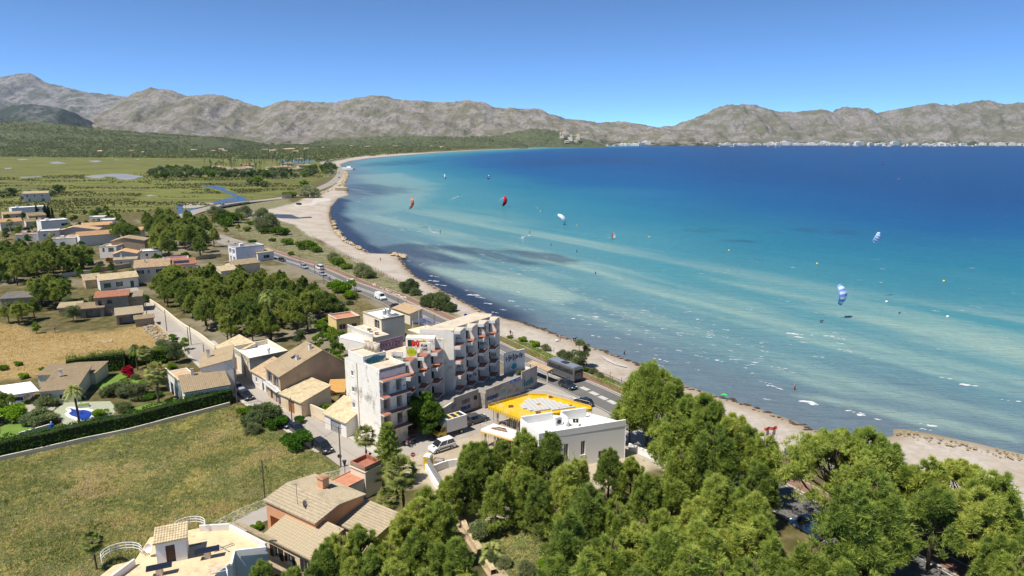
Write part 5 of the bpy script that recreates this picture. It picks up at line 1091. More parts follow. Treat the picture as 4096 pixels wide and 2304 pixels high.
def scribble(w, h, n, th, material, seed, turns=2.2):
    r = np.random.default_rng(seed); mb = MB()
    for k in range(n):
        x0 = w * (k + .5) / n; ph = r.uniform(0, 6.28); rx = w / n * r.uniform(.35, .6); ry = h * r.uniform(.28, .48); pts = []
        for q in np.linspace(0, 1, 22):
            a_ = ph + q * 6.28 * turns * .6; pts.append((x0 + rx * math.cos(a_) * (1 - .35 * q) + rx * .25 * math.sin(5 * q + ph), h / 2 + ry * math.sin(a_ * r.uniform(.98, 1.02)) * (.6 + .4 * math.cos(3 * q + ph))))
        for i in range(len(pts) - 1):
            a_, b_ = np.array(pts[i]), np.array(pts[i + 1]); d_ = b_ - a_; L_ = np.linalg.norm(d_) or 1; nn = np.array([-d_[1], d_[0]]) / L_ * th / 2; z_ = .0006 * (k % 3)
            mb.poly([(*(a_ - nn), z_), (*(b_ - nn), z_), (*(b_ + nn), z_), (*(a_ + nn), z_)])
    return mb.mesh('graffiti', material)
def blob(w, h, material, seed):
    r = np.random.default_rng(seed); n = 28; ph = r.uniform(0, 6, 3)
    return MB().poly([(w / 2 + w / 2 * math.cos(a_) * (1 + .14 * math.sin(5 * a_ + ph[0])), h / 2 + h / 2 * math.sin(a_) * (1 + .16 * math.sin(4 * a_ + ph[1])), 0) for a_ in np.linspace(0, 6.283, n, False)]).mesh('graffiti', material)
K_black = plain('black spray', alb(44, 42, 46), .9); K_teal = plain('teal spray', alb(66, 132, 142), .9, var=.25, scale=1.2); K_blue = plain('blue spray', alb(52, 88, 158), .9, var=.2); K_lime = plain('lime spray', alb(204, 214, 36), .9, var=.1)
K_red = plain('red spray', alb(206, 52, 44), .9); K_yel = plain('yellow spray', alb(226, 214, 50), .9); K_purple = plain('purple spray', alb(132, 112, 132), .9, var=.25, scale=1.5); K_cyan = plain('cyan spray', alb(70, 168, 176), .9, var=.15); K_grn = plain('green spray', alb(52, 124, 112), .9, var=.2); K_orange = plain('orange spray', alb(206, 142, 84), .9); K_rust = plain('rust spray', alb(140, 66, 44), .9)
LV = [3.3, 6.2, 9.1, 12.0]
tw = House('derelict_tower', 'derelict white hotel tower with stained wall and red tiled balconies', (1517, 1492), (1400, 1425), (1623, 1464), 13.2, lu=9.7, lv=5.1, deg=133, cat='building'); tw.wm = W_derelict
opv = []
for z_ in LV[:3]: opv += [(.55, z_ + .1, 1.35, 2.3, 'void'), (3.1, z_ + .1, 1.1, 2.3, 'void')]
opv.append((.6, 0, 1.6, 2.4, 'void'))
tw.walls(W_derelict, {'OU': [(8.3, z_, .75, .95) for z_ in (4.6, 7.5, 10.4)] + [(8.1, .3, .9, 1.9, 'greydoor')], 'OV': opv})
# stair head, terrace, tanks
mb = MB(); H0 = 13.2
tw.box('stair_head', 4.8, 9.7, 0, 4.4, 13.22, 14.5, W_derelict); tw.box('stair_roof', 5.0, 9.5, .2, 4.2, 14.502, 14.56, M_floor)
for a0, a1, b0, b1 in ((4.8, 9.7, 0, .18), (4.8, 9.7, 4.22, 4.4), (9.52, 9.7, .19, 4.21), (4.8, 4.98, .19, 4.21)): tw.box('parapet', a0, a1, b0, b1, 14.503, 14.8, W_derelict)
tw.box('terrace_floor', .2, 4.79, .2, 4.9, 13.201, 13.24, M_floor)
for a0, a1, b0, b1 in ((0, 4.78, 0, .19), (0, .19, .2, 5.1), (.2, 4.78, 4.91, 5.1)): tw.box('parapet', a0, a1, b0, b1, 13.203, 13.75, W_dgrey if b1 > 4 and a1 < 1 else W_derelict)
for i in range(4):
    p = tw.P(8.9 - i * .95, 3.2 + .1 * i, 14.56); mb = MB(); n_ = 14; ro, ri = .52, .44; rings = []
    for r_, z_ in ((ro, 0), (ro, 1.5), (ri, 1.5), (ri, .9)): rings.append([(p[0] + r_ * math.cos(6.283 * k / n_), p[1] + r_ * math.sin(6.283 * k / n_), p[2] + z_) for k in range(n_)])
    mb.loft(rings); mb.build('water_tank', plain('old cement tank', alb(196, 184, 164), .95, var=.1, dirt=alb(150, 116, 84), dirtscale=.9, dirtamt=.6), tw.e, True)
for k, z_ in enumerate(LV):
    sl = tw.box('balcony', -1.15, -.005, -.1, 5.25, z_ - .2, z_, W_white if k == 3 else W_derelict); tw.box('floor_tiles', -1.13, -.01, -.08, 5.23, z_ + .001, z_ + .03, M_redtile, sl)
tw.box('downpipe', 6.9, 7.05, -.14, -.005, 0, 13.2, W_beige)
tw.box('pilaster', 0, .3, -.06, -.004, 0, 13.2, W_derelict); 
wdir = (-math.cos(R(133)), -math.sin(R(133)))             # along the street face, read from left to right
M_ = tw.e.matrix_basis
M_ = Matrix.Translation(tw.e.location) @ Matrix.Rotation(tw.e.rotation_euler.z, 4, 'Z'); tw.e.matrix_basis = M_
WP = lambda a, b, z: M_ @ Vector(tw.P(a, b, z))
bdir = (math.cos(R(43)), math.sin(R(43)))
p = WP(4.79, .3, 13.26); on_wall('graffiti', blob(3.9, 1.2, K_teal, 3), tw.e, p, bdir); on_wall('graffiti', scribble(3.4, 1.0, 6, .07, K_black, 4), tw.e, (p.x + .2, p.y + .2, p.z + .1), bdir, .03)
p = WP(0, .1, 13.21); on_wall('graffiti', scribble(4.8, .5, 9, .05, K_purple, 7), tw.e, p, bdir)
p = WP(0, 4.35, 9.4); on_wall('graffiti', scribble(.6, 1.0, 2, .05, K_blue, 8), tw.e, p, bdir)
# sawtooth wings: fins facing the camera, balconies stepping along the facade
ht = thing('derelict_hotel', 'derelict hotel with stepped red balconies and graffiti covered roof walls', 'building')
fd = Vector((math.cos(R(-5)), math.sin(R(-5)), 0)); st = Vector((2.1, 2.58, 0))
def ringwall(parent, name, ring, z0, z1, material): mb = MB(); mb.prism([(p[0], p[1]) for p in ring], z0, z1); return mb.build(name, material, parent)
F1 = [Vector((-16.9, 116.3, 0)) + st * i for i in range(3)]; F2 = [Vector((-8.8, 125.4, 0)) + st * i for i in range(4)]
C1 = [f - fd * 1.9 for f in F1]; C2 = [f - fd * 1.9 for f in F2]
ring1 = [C1[0] - st * 1.25, C1[0], C1[1], C1[2], C1[2] + Vector((0, 1.0, 0)), Vector((-24.5, 123.4, 0)), Vector((-29.8, 116.0, 0)), Vector((-25.5, 112.6, 0))]
ringwall(ht, 'wall', ring1, 0, 12.0, W_derelict)
sheet('roof_floor', [(p.x, p.y) for p in ring1], 12.02, M_floor, kind=None, parent=ht)
ring2 = [Vector((-17.4, 123.75, 0)), Vector((-10.95, 122.95, 0)), C2[0], C2[1], C2[2], C2[3], C2[3] + Vector((.3, 2.2, 0)), Vector((-7.4, 136.8, 0))]
ringwall(ht, 'wall', ring2, 0, 15.0, W_derelict)
sheet('roof_floor', [(p.x, p.y) for p in ring2], 15.03, M_floor, kind=None, parent=ht)
def bay(F, C, lv, ftop, zb, mat_f):
    n_ = Vector((-fd.y, fd.x, 0)) * .12
    mb = MB(); c = [C - n_ - fd * .1, F - n_, F + n_, C + n_ - fd * .1]; mb.hexa([(q.x, q.y, zb) for q in c] + [(q.x, q.y, ftop) for q in c]); fin = mb.build('fin_wall', mat_f, ht)
    dv = Vector((math.cos(R(76)), math.sin(R(76)), 0))
    for k, z_ in enumerate(lv):
        far_r = C + fd * 1.72 - n_ * 1.05; far_l = C - n_ * 1.05 + fd * .02; nr_ = far_r - dv * 2.7; nl = nr_ - fd * 1.15; c = [nl, nr_, far_r, far_l]
        mb = MB(); mb.hexa([(q.x, q.y, z_ - .18) for q in c] + [(q.x, q.y, z_) for q in c]); sl = mb.build('balcony', W_derelict, ht)
        mb = MB(); mb.hexa([(q.x, q.y, z_ + .001) for q in c] + [(q.x, q.y, z_ + .025) for q in c]); mb.build('floor_tiles', M_redtile if not (k == len(lv) - 1 and z_ > 14) else M_floor, sl)
        e_ = [nl - dv * .12, nr_ - dv * .12, nr_ - dv * .003, nl - dv * .003]; mb = MB(); mb.hexa([(q.x, q.y, z_ - .55) for q in e_] + [(q.x, q.y, z_ + .03) for q in e_]); mb.build('fascia', W_white, sl)
        if z_ < 14.5 and not (len(lv) == 4 and z_ > 11.5):
            d_ = (C - (C - st)).normalized(); a_ = C - d_ * .15 ; b_ = C - d_ * 1.35; nn = Vector((d_.y, -d_.x, 0))
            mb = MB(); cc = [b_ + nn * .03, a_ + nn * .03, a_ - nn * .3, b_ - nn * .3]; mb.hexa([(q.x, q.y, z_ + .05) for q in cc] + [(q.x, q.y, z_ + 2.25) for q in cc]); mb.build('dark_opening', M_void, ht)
    return fin
for i in range(3): bay(F1[i], C1[i], LV, 13.9, 0, W_derelict)
bay(F1[0] - st, C1[0] - st, LV[:3], 13.9, 3, W_derelict)
for i in range(4): bay(F2[i], C2[i], LV + [15.0], 15.0, 0, W_derelict)
ed = (Vector((-10.95, 122.95, 0)) - Vector((-17.4, 123.75, 0))).normalized()
# graffiti on the fin tops and terrace room
def fin_g(F, C, z_, mesh, off=.15): on_wall('graffiti', mesh, ht, (C.x + fd.x * off, C.y + fd.y * off - .13, z_), (fd.x, fd.y), .02)
fin_g(F1[0] - st, C1[0] - st, 12.7, text_mesh('BOAL', .62, K_black, .012)); fin_g(F1[0], C1[0], 12.25, blob(1.75, 1.5, K_lime, 11), .05); fin_g(F1[0], C1[0], 12.4, scribble(1.6, 1.1, 4, .05, plain('olive spray', alb(120, 126, 30), .9), 12), .1)
fin_g(F1[1], C1[1], 13.15, text_mesh('FLM', .66, K_black, .018)); fin_g(F1[1], C1[1], 12.5, text_mesh('DRS', .58, K_black, .014), .3)
bx0 = Vector((-19.6, 120.9, 0)); bx1 = Vector((-14.2, 120.3, 0)); nv = Vector((0, 1, 0)); c = [bx0, bx1, bx1 + nv * 2.0, bx0 + nv * 2.0]
mb = MB(); mb.hexa([(q.x, q.y, 12.03) for q in c] + [(q.x, q.y, 14.3) for q in c]); mb.build('terrace_room', W_derelict, ht)
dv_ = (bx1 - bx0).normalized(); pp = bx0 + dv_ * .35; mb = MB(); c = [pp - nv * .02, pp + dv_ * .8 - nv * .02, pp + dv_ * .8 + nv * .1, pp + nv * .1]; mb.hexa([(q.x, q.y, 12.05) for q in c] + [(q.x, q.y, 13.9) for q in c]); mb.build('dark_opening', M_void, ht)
gp = lambda s_, z_: (bx0.x + dv_.x * s_, bx0.y + dv_.y * s_, z_)
on_wall('graffiti', scribble(1.7, 1.6, 4, .22, K_red, 21), ht, gp(1.15, 12.4), dv_); on_wall('graffiti', blob(1.0, 1.3, K_yel, 22), ht, gp(2.9, 12.7), dv_); on_wall('graffiti', scribble(1.2, 1.3, 3, .09, K_red, 23), ht, gp(2.8, 12.7), dv_, .03); on_wall('graffiti', blob(.8, .9, K_yel, 25), ht, gp(3.7, 12.5), dv_, .022)
on_wall('graffiti', scribble(.6, .5, 2, .04, K_black, 24), ht, gp(4.5, 13.5), dv_)
A_ = Vector((-24.6, 118.9, 0)); B_ = Vector((-20.6, 123.2, 0)); pw = strip_wall(ht, 'terrace_wall', A_, B_, 12.03, 14.0, .2, K_purple); d_ = (B_ - A_).normalized(); on_wall('graffiti', scribble(4.8, 1.3, 7, .10, K_black, 31), ht, (A_.x + d_.y * .12 + d_.x * .5, A_.y - d_.x * .12 + d_.y * .5, 12.3), d_, .02); on_wall('graffiti', scribble(4.4, 1.1, 6, .16, plain('pink spray', alb(190, 150, 170), .9), 32), ht, (A_.x + d_.y * .12 + d_.x * .6, A_.y - d_.x * .12 + d_.y * .6, 12.4), d_, .015)
for i, (fi, zz_, mm) in enumerate(((0, 6.6, scribble(1.2, 1.3, 4, .05, K_black, 41)), (1, 3.9, scribble(1.5, 1.6, 4, .10, K_blue, 42)), (1, 9.8, scribble(1.1, 1.2, 3, .04, K_black, 43)), (1, .6, scribble(1.6, 1.6, 4, .16, K_grn, 44)), (2, 12.6, scribble(1.3, 1.6, 4, .07, K_black, 45)), (2, 9.6, scribble(1.5, 1.2, 5, .05, K_grn, 46)), (3, 1.2, scribble(1.2, 1.6, 4, .2, K_rust, 47)), (0, 12.6, scribble(1.0, .5, 4, .03, K_black, 48)), (3, 6.6, scribble(1.0, 1.0, 3, .06, K_black, 49)))):
    fin_g(F2[fi], C2[fi], zz_, mm)
on_wall('graffiti', scribble(2.0, .9, 3, .2, K_orange, 51), ht, (-14.0, 123.2, 1.2), ed, .05)
# seaward annexe wall with black loops
A_ = Vector((-1.6, 133.4, 0)); B_ = Vector((2.6, 136.8, 0)); strip_wall(ht, 'annexe_wall', A_, B_, 0, 7.2, .25, W_derelict); d_ = (B_ - A_).normalized(); on_wall('graffiti', scribble(4.6, 1.9, 8, .14, K_black, 61), ht, (A_.x + d_.y * .13 + d_.x * .3, A_.y - d_.x * .13 + d_.y * .3, 5.0), d_); on_wall('graffiti', blob(1.4, 1.2, K_cyan, 62), ht, (A_.x + d_.y * .13 + d_.x * 1.8, A_.y - d_.x * .13 + d_.y * 1.8, 3.4), d_, .015)
# low restaurant range in front
rs = thing('derelict_restaurant', 'low grey roofed restaurant range covered in graffiti below the hotel', 'building')
ringR = [(-12.9, 113.4), (-11.0, 117.2), (-6.3, 122.3), (-5.1, 121.7), (1.6, 129.4), (5.2, 134.0), (2.6, 136.2), (-2.6, 131.6), (-10.6, 122.4), (-15.4, 117.4)]
ringwall(rs, 'wall', [Vector((x, y, 0)) for x, y in ringR], 0, 3.0, W_dgrey); sheet('roof_felt', ringR, 3.02, M_greyroof, kind=None, parent=rs)
def par(A, B, z0, z1, m_=W_dgrey, nm='parapet'): return strip_wall(rs, nm, Vector((*A, 0)), Vector((*B, 0)), z0, z1, .22, m_)
par((-10.7, 117.4), (-6.4, 122.1), 3.021, 3.9); par((-5.0, 121.9), (1.7, 129.6), 3.021, 3.75); par((1.9, 129.9), (5.1, 133.9), 3.021, 4.5); par((5.0, 134.2), (2.8, 136.0), 3.021, 3.5, W_derelict); par((-12.7, 113.6), (-11.0, 117.0), 3.021, 3.2, W_derelict)
A_ = Vector((-5.1, 121.7, 0)); B_ = Vector((5.2, 134.0, 0)); d_ = (B_ - A_).normalized(); q_ = lambda s_, z_: (A_.x + d_.x * s_ + d_.y * .06, A_.y + d_.y * s_ - d_.x * .06, z_)
on_wall('graffiti', text_mesh('TONS', 1.15, K_blue, .04), rs, q_(.5, 1.3), d_, .05); on_wall('graffiti', text_mesh('ORKUN', .95, K_cyan, .035), rs, q_(4.4, 1.7), d_, .05); on_wall('graffiti', scribble(3.6, 1.0, 6, .05, K_black, 71), rs, q_(.3, 1.25), d_, .07)
on_wall('graffiti', text_mesh('Hush', 1.9, K_black, .05), rs, q_(10.6, 1.2), d_, .10); on_wall('graffiti', text_mesh('Hush', 1.9, K_cyan, .01), rs, q_(10.72, 1.25), d_, .12)
A2 = Vector((-11.0, 117.2, 0)); d2 = (Vector((-6.3, 122.3, 0)) - A2).normalized(); on_wall('graffiti', text_mesh('TRUK', 1.0, K_blue, .05), rs, (A2.x + d2.x * 2.2, A2.y + d2.y * 2.2, .7), d2, .06); on_wall('graffiti', scribble(2.6, .9, 5, .05, K_black, 72), rs, (A2.x + d2.x * 2.2, A2.y + d2.y * 2.2, .65), d2, .08)
for i in range(6):
    p = A2 + d2 * (2.6 + i * .34); mb = MB()
    for j in range(4): mb.poly([(0, j * .22, 0), (.2, j * .22, 0), (.2, j * .22 + .15, 0), (0, j * .22 + .15, 0)])
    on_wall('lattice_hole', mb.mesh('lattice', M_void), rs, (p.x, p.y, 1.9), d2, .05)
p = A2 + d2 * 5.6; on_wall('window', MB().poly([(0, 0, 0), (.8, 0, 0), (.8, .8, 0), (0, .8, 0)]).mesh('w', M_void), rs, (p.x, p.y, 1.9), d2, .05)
m_sign = plain('blue sign', alb(58, 104, 190), .6, var=.06); sgn = thing('blue_sign', 'faded blue fascia sign with white letters on the restaurant parapet', 'sign', q_(7.2, 3.1), math.atan2(d_.y, d_.x))
mb = MB(); mb.box(0, 3.1, -.12, -.02, 0, .55); mb.build('board', m_sign, sgn); o = link('lettering', text_mesh('STAL', .42, M_frame, .01), sgn, (.2, -.125, .1)); o.rotation_euler = (R(90), 0, 0)
o = link('lettering', scribble(1.3, .3, 6, .05, M_frame, 77), sgn, (1.6, -.125, .12)); o.rotation_euler = (R(90), 0, 0)
sgn.location.z = 3.1; sgn.location.x += d_.y * .12; sgn.location.y -= d_.x * .12
cn = House('canopy', 'sagging tiled canopy on a post at the restaurant seaward end', (2190, 1480), (2140, 1452), (2180, 1470), 3.0, lu=6.5, lv=1.6, deg=130, cat='canopy'); Q = [cn.P(0, 0, 2.7), cn.P(6.5, 0, 2.9), cn.P(6.5, 1.6, 3.1), cn.P(0, 1.6, 2.95)]; mb = MB(); slab(mb, *Q); r_ = mb.build('roof', R_tan, cn.e); tl = MB(); tiles(tl, *Q); tl.build('roof_tiles', R_tan, r_, kind='stuff'); cn.box('post', .3, .5, .3, .5, 0, 2.65, W_beige); cn.box('post', 5.8, 6.0, .3, .5, 0, 2.7, W_beige)
plant('roof_bush', BO[0], (1.6, 132.4, 3.03), .55, 'bush growing out of the restaurant roof', 'bush')

# ================================================================== WHITE VILLA AND BUILDING SITE
vl = thing('white_villa', 'new white flat roofed villa with tall narrow windows behind the pines', 'house')
V0 = [Vector((*p, 0)) for p in ((4.1, 96.1), (18.1, 101.3), (12.3, 105.6), (6.5, 103.5), (1.3, 101.6))]
W_vil = plain('fresh white render', alb(240, 238, 234, 1.15), .8, var=.02, scale=.5)
fdir = (V0[1] - V0[0]).normalized(); Lf = (V0[1] - V0[0]).length; nf = Vector((fdir.y, -fdir.x, 0))
hv = House('x', 'x y z w', (2156, 1735), (2505, 1679), (2080, 1677), 6.5); del hv.e['label']; del hv.e['category']; M4 = Matrix.Translation(hv.e.location) @ Matrix.Rotation(hv.e.rotation_euler.z, 4, 'Z')
mb = MB(); hv.face(mb, 'OU', 0, 6.5, [(4.2, 1.7, .75, 2.4), (7.1, 1.8, .75, 2.3), (10.2, .6, 1.2, 1.3)], .3); mb.build('wall', W_vil, hv.e)
for ch in list(hv.e.children): ch.parent = vl; ch.matrix_basis = M4 @ ch.matrix_basis
bpy.data.objects.remove(hv.e)
for i in (1, 2, 3, 4):
    a_, b_ = V0[i], V0[(i + 1) % 5]; strip_wall(vl, 'wall', a_ + (b_ - a_) * .001, b_, 0, (6.5 if i == 4 else 6.0), .02, W_vil)
fl = [V0[0] - nf * .25 + fdir * .2, V0[1] - nf * .25, V0[2], V0[3], V0[4] + fdir * .3]; sheet('roof_floor', [(p.x, p.y) for p in fl], 5.55, M_whiteroof, kind=None, parent=vl)
strip_wall(vl, 'parapet', V0[0] - nf * .14 + fdir * .02, V0[1] - nf * .14, 5.5, 6.52, .26, W_vil); strip_wall(vl, 'parapet', V0[4] + fdir * .15, V0[0] + fdir * .16 - nf * .3, 5.5, 6.5, .26, W_vil); strip_wall(vl, 'parapet', V0[4] + fdir * .2, V0[3], 5.5, 6.9, .26, W_vil)
mid = V0[0] + fdir * 6.2 - nf * .3; strip_wall(vl, 'parapet', V0[3] + fdir * .1, mid + Vector((-1.4, 4.2, 0)), 5.5, 6.4, .26, W_vil)
c = [V0[3] + Vector((1.4, -.3, 0)), V0[3] + Vector((5.6, 1.2, 0)), V0[3] + Vector((5.3, 2.0, 0)), V0[3] + Vector((1.1, .5, 0))]; strip_wall(vl, 'parapet', c[0], c[1], 5.5, 7.2, .3, W_vil); strip_wall(vl, 'parapet', c[0] + Vector((0, -.16, 0)), c[0] + Vector((.9, -2.2, 0)), 5.5, 7.0, .26, W_vil)
ac = V0[3] + Vector((.9, -2.0, 5.6)); mb = MB(); mb.box(-.5, .5, -.2, .2, 0, 1.15); ao = mb.build('air_conditioner', M_metal, vl); ao.location = ac; ao.rotation_euler = (0, 0, R(25)); mb = MB(); mb.disc((0, -.21, .58), (0, 1, 0), .38, 16, .02); mb.build('fan_grille', M_dark, ao)
mb = MB(); mb.tube([ac + Vector((1.4, -.4, 0)), ac + Vector((1.4, -.4, 1.25))], .26, 14); mb.build('boiler_tank', M_frame, vl, True)
mb = MB(); mb.box(-.5, .5, -.35, .35, 0, .5); bo = mb.build('vent_box', W_vil, vl); bo.location = ac + Vector((2.7, -.2, 0)); 
for dx in (-.25, .25):
    mb = MB(); mb.tube([(dx, 0, .5), (dx, 0, .9)], .2, 12); mb.disc((dx, 0, .98), (0, 0, 1), .26, 12, .06); mb.build('vent_cowl', M_dark, bo)
# site: concrete frame with yellow formwork deck
bs = thing('building_site', 'concrete frame under construction with yellow formwork deck on props', 'building')
M_yel = plain('yellow formwork', alb(246, 200, 26, 1.5), .55, .4, var=.07, scale=.8, dirt=alb(236, 214, 150, 1.5), dirtscale=.35, dirtamt=.7)
M_conc = plain('raw concrete', alb(190, 176, 156), .95, var=.1)
RD = [(-4, 108.2), (1.6, 102.6), (3.2, 104.3), (4.4, 104.3), (13.3, 107.0), (13.0, 107.9), (6, 113.1), (2.8, 113.4), (-.9, 110.7)]
ringwall(bs, 'deck', [Vector((x, y, 0)) for x, y in RD], 5.75, 5.95, M_yel)
def eb(i, j, z0, z1, m_=M_yel, nm='edge_board'): strip_wall(bs, nm, Vector((*RD[i], 0)), Vector((*RD[j], 0)), z0, z1, .1, m_)
for i in range(len(RD)): eb(i, (i + 1) % len(RD), 5.6, 6.32 if i in (4, 5, 6, 7, 8) else 6.1)
for (a_, b_) in ((RD[0], RD[1]), (RD[3], RD[4]), (RD[1], RD[2])):
    a_ = Vector((*a_, 0)); b_ = Vector((*b_, 0)); L_ = (b_ - a_).length; d_ = (b_ - a_) / L_; n_ = Vector((d_.y, -d_.x, 0))
    for k in range(int(L_ / .55)):
        p = a_ + d_ * (.3 + k * .55); mb = MB(); mb.tube([p + n_ * .08 + Vector((0, 0, 5.62)), p + n_ * .45 + Vector((0, 0, 5.5))], .05, 4); mb.tube([p + n_ * .45 + Vector((0, 0, 5.5)), p + n_ * .1 + Vector((0, 0, 6.05))], .04, 4); mb.build('bracket', plain('bracket timber', alb(220, 190, 120), .8), bs)
M_eps = plain('white hollow block', alb(222, 220, 216, 1.5), .9, var=.06, scale=2)
mbk = MB(); mbk.box(0, .62, 0, .5, 0, .25); bm_ = mbk.mesh('hollow_block', M_eps)
o0 = Vector((2.9, 106.0, 5.955)); ux = Vector((math.cos(R(20)), math.sin(R(20)), 0)); uy = Vector((-ux.y, ux.x, 0)); poly_ = np.array([(1.2, 107.3), (3.6, 105.3), (11.4, 107.4), (6.2, 111.6), (2.4, 111.2)])
for i in range(-4, 15):
    for j in range(-2, 12):
        p = o0 + ux * i * .72 + uy * j * .56
        if sdist(np.array([[p.x + .3, p.y + .3]]), poly_)[0] < -.25 and not (i == 3 and j in (2, 3)): o = link('hollow_block', bm_, bs, p); o.rotation_euler = (0, 0, R(20) + random.uniform(-.02, .02))
for px, py in ((-.2, 107.9), (9.8, 108.0), (6.8, 112.2), (4.3, 105.1)):
    mb = MB()
    for k in range(5): mb.tube([(px - .4, py + .1 * k - .2, 6.0 + .05 * k), (px + .4, py + .1 * k - .1, 6.02 + .05 * k)], .05, 4)
    mb.build('rebar_bundle', plain('rusty brown steel', alb(140, 76, 50), .8), bs)
ringL = [(-5.2, 105.6), (-.3, 102.3), (.9, 101.8), (1.2, 104.6), (-3.1, 107.9)]; ringwall(bs, 'slab', [Vector((x, y, 0)) for x, y in ringL], 2.75, 3.05, W_vil); ringwall(bs, 'slab_formwork', [Vector((x - .1, y - .12, 0)) for x, y in ringL], 2.55, 2.74, plain('formwork ply', alb(222, 178, 104), .8))
ringwall(bs, 'slab', [Vector((x, y, 0)) for x, y in ((1.5, 104.2), (4, 105), (12.4, 107.3), (6, 112.2), (3, 112.6), (-2.8, 108.2))], 2.8, 3.0, M_conc)
for x, y in ((-2.4, 107.7), (.9, 104.7), (5.2, 105.6), (11.4, 107.4), (6.0, 111.8), (-.2, 109.6), (2.2, 107.6)): mb = MB(); mb.box(x - .2, x + .2, y - .2, y + .2, 0, 5.74); mb.build('column', M_conc, bs)
for x, y in ((-4.4, 105.5), (-2.8, 104.4), (-1.0, 103.2), (.4, 102.5)): mb = MB(); mb.box(x - .15, x + .15, y - .15, y + .15, 0, 2.54); mb.build('column', M_conc, bs)
r_ = random.Random(5)
for k in range(34):
    f = r_.random(); e_ = r_.choice(((RD[0], RD[1]), (RD[3], RD[4]), (RD[0], RD[1]))); x = e_[0][0] + (e_[1][0] - e_[0][0]) * f + .3 + r_.random() * .8; y = e_[0][1] + (e_[1][1] - e_[0][1]) * f + .3 + r_.random() * 1.2; mb = MB(); mb.tube([(x, y, 3.0), (x, y, 5.74)], .035, 5); mb.build('prop', M_metal, bs)
for k in range(14): f = k / 13; x = -5.0 + 4.9 * f; y = 105.4 - 3.1 * f + .35; mb = MB(); mb.tube([(x, y, 0), (x, y, 2.54)], .035, 5); mb.build('prop', M_metal, bs)
for ringp, z_ in ((RD, 5.95), (ringL, 3.05)):
    for i in range(len(ringp)):
        a_ = Vector((*ringp[i], 0)); b_ = Vector((*ringp[(i + 1) % len(ringp)], 0)); L_ = (b_ - a_).length
        for k in range(max(1, int(L_ / 1.8))): p = a_ + (b_ - a_) * (k * 1.8 / L_); mb = MB(); mb.tube([p + Vector((0, 0, z_)), p + Vector((0, 0, z_ + 1.05))], .025, 4); mb.build('guard_post', M_metal, bs)
        mb = MB(); mb.tube([a_ + Vector((0, 0, z_ + 1.0)), b_ + Vector((0, 0, z_ + 1.0))], .018, 4); mb.build('guard_rail', M_metal, bs)
pl = thing('timber_pallet', 'stack of timber on the pale ground behind the yellow deck', 'pallet', (4.1, 115.2, 0), R(20))
for k in range(7): mb = MB(); mb.box(-.9, .9, -.7, .7, k * .22, k * .22 + .16); mb.build('plank', plain('new timber', alb(216, 186, 138), .8, var=.15), pl)
pl = thing('rebar_pallet', 'heap of timber and steel on the lower white slab', 'pallet', (-1.9, 105.3, 3.06), R(-30))
for k in range(8): mb = MB(); mb.tube([(-1.6 + .1 * k, -.5 + .13 * k, .1 + .05 * (k % 3)), (1.6 - .12 * k, -.4 + .12 * k, .12 + .06 * (k % 2))], .07, 4); mb.build('timber', M_bark if k % 2 else M_door, pl)
fw = freewall('site_wall', 'white boundary wall topped by a grey sheet fence', [(1700, 1872), (1730, 1925), (1770, 1990), (1810, 2060)], 1.0, .3, W_vil)
ribbon('sheet_fence', spline([g(*p)[:2] for p in ((1706, 1872), (1736, 1925), (1776, 1990), (1816, 2060))], 2), -.04, .04, 2.3, M_grey, 1.3, parent=fw, kind=None)
freewall('site_wall', 'white garden wall across the villa plot', [(1735, 1890), (1790, 1870), (1850, 1862)], 1.2, .25, W_vil)
freewall('villa_wall', 'white wall at the right hand corner of the villa', [(2515, 1800), (2580, 1825), (2640, 1850)], 1.2, .25, W_vil)
freewall('track_wall', 'tumbled dry stone wall along the pale track', [(1838, 2080), (1880, 2150), (1925, 2220), (1975, 2300)], .7, .7, W_stone, jag=.2, step=.8)

# ================================================================== CREAM TERRACED HOUSE
h = house('terraced_house', 'cream cube house with white roof, ducts and a balustraded terrace', (1525, 1276), (1623, 1261), (1449, 1240), 6.8, W_cream, {'OV': [(1.0, 3.9, 2.6, 2.2)]}, lu=6.6, lv=9.5, deg=40); h.flat(W_cream, .5, M_whiteroof, .25)
for i in range(2):
    p = h.P(3.0 + i * 1.5, 3.6 + i * .5, 6.4); mb = MB(); mb.tube([(p[0], p[1], 6.4), (p[0], p[1], 7.0), (p[0], p[1], 7.6), (p[0], p[1], 8.1)], [.3, .55, .55, .35], 14); mb.build('roof_vent', M_metal, h.e, True)
for i in range(3): mb = MB(); a_ = Vector(h.P(1.6, .8 + i * .7, 6.7)); b_ = Vector(h.P(5.6, 1.0 + i * .7, 6.7)); mb.tube([a_, b_], .24, 10); mb.build('duct', M_metal, h.e, True)
t2 = house('terrace_block', 'balustraded terrace in front of the cream cube house', (1491, 1352), (1389, 1312), (1540, 1330), 3.6, W_cream, {'OU': [(1.5, .4, 1.0, 1.4), (6, .4, 1.2, 1.4)]}, lv=4.6); t2.flat(W_white, .1, M_floor)
mb = MB()
for i in range(int(t2.lu / .32)): x = .1 + i * .32; mb.hexa([t2.P(x, .04, 3.63), t2.P(x + .16, .04, 3.63), t2.P(x + .16, .16, 3.63), t2.P(x, .16, 3.63), t2.P(x, .04, 4.4), t2.P(x + .16, .04, 4.4), t2.P(x + .16, .16, 4.4), t2.P(x, .16, 4.4)])
mb.hexa([t2.P(0, 0, 4.4), t2.P(t2.lu, 0, 4.4), t2.P(t2.lu, .22, 4.4), t2.P(0, .22, 4.4), t2.P(0, 0, 4.55), t2.P(t2.lu, 0, 4.55), t2.P(t2.lu, .22, 4.55), t2.P(0, .22, 4.55)]); mb.build('balustrade', W_white, t2.e)
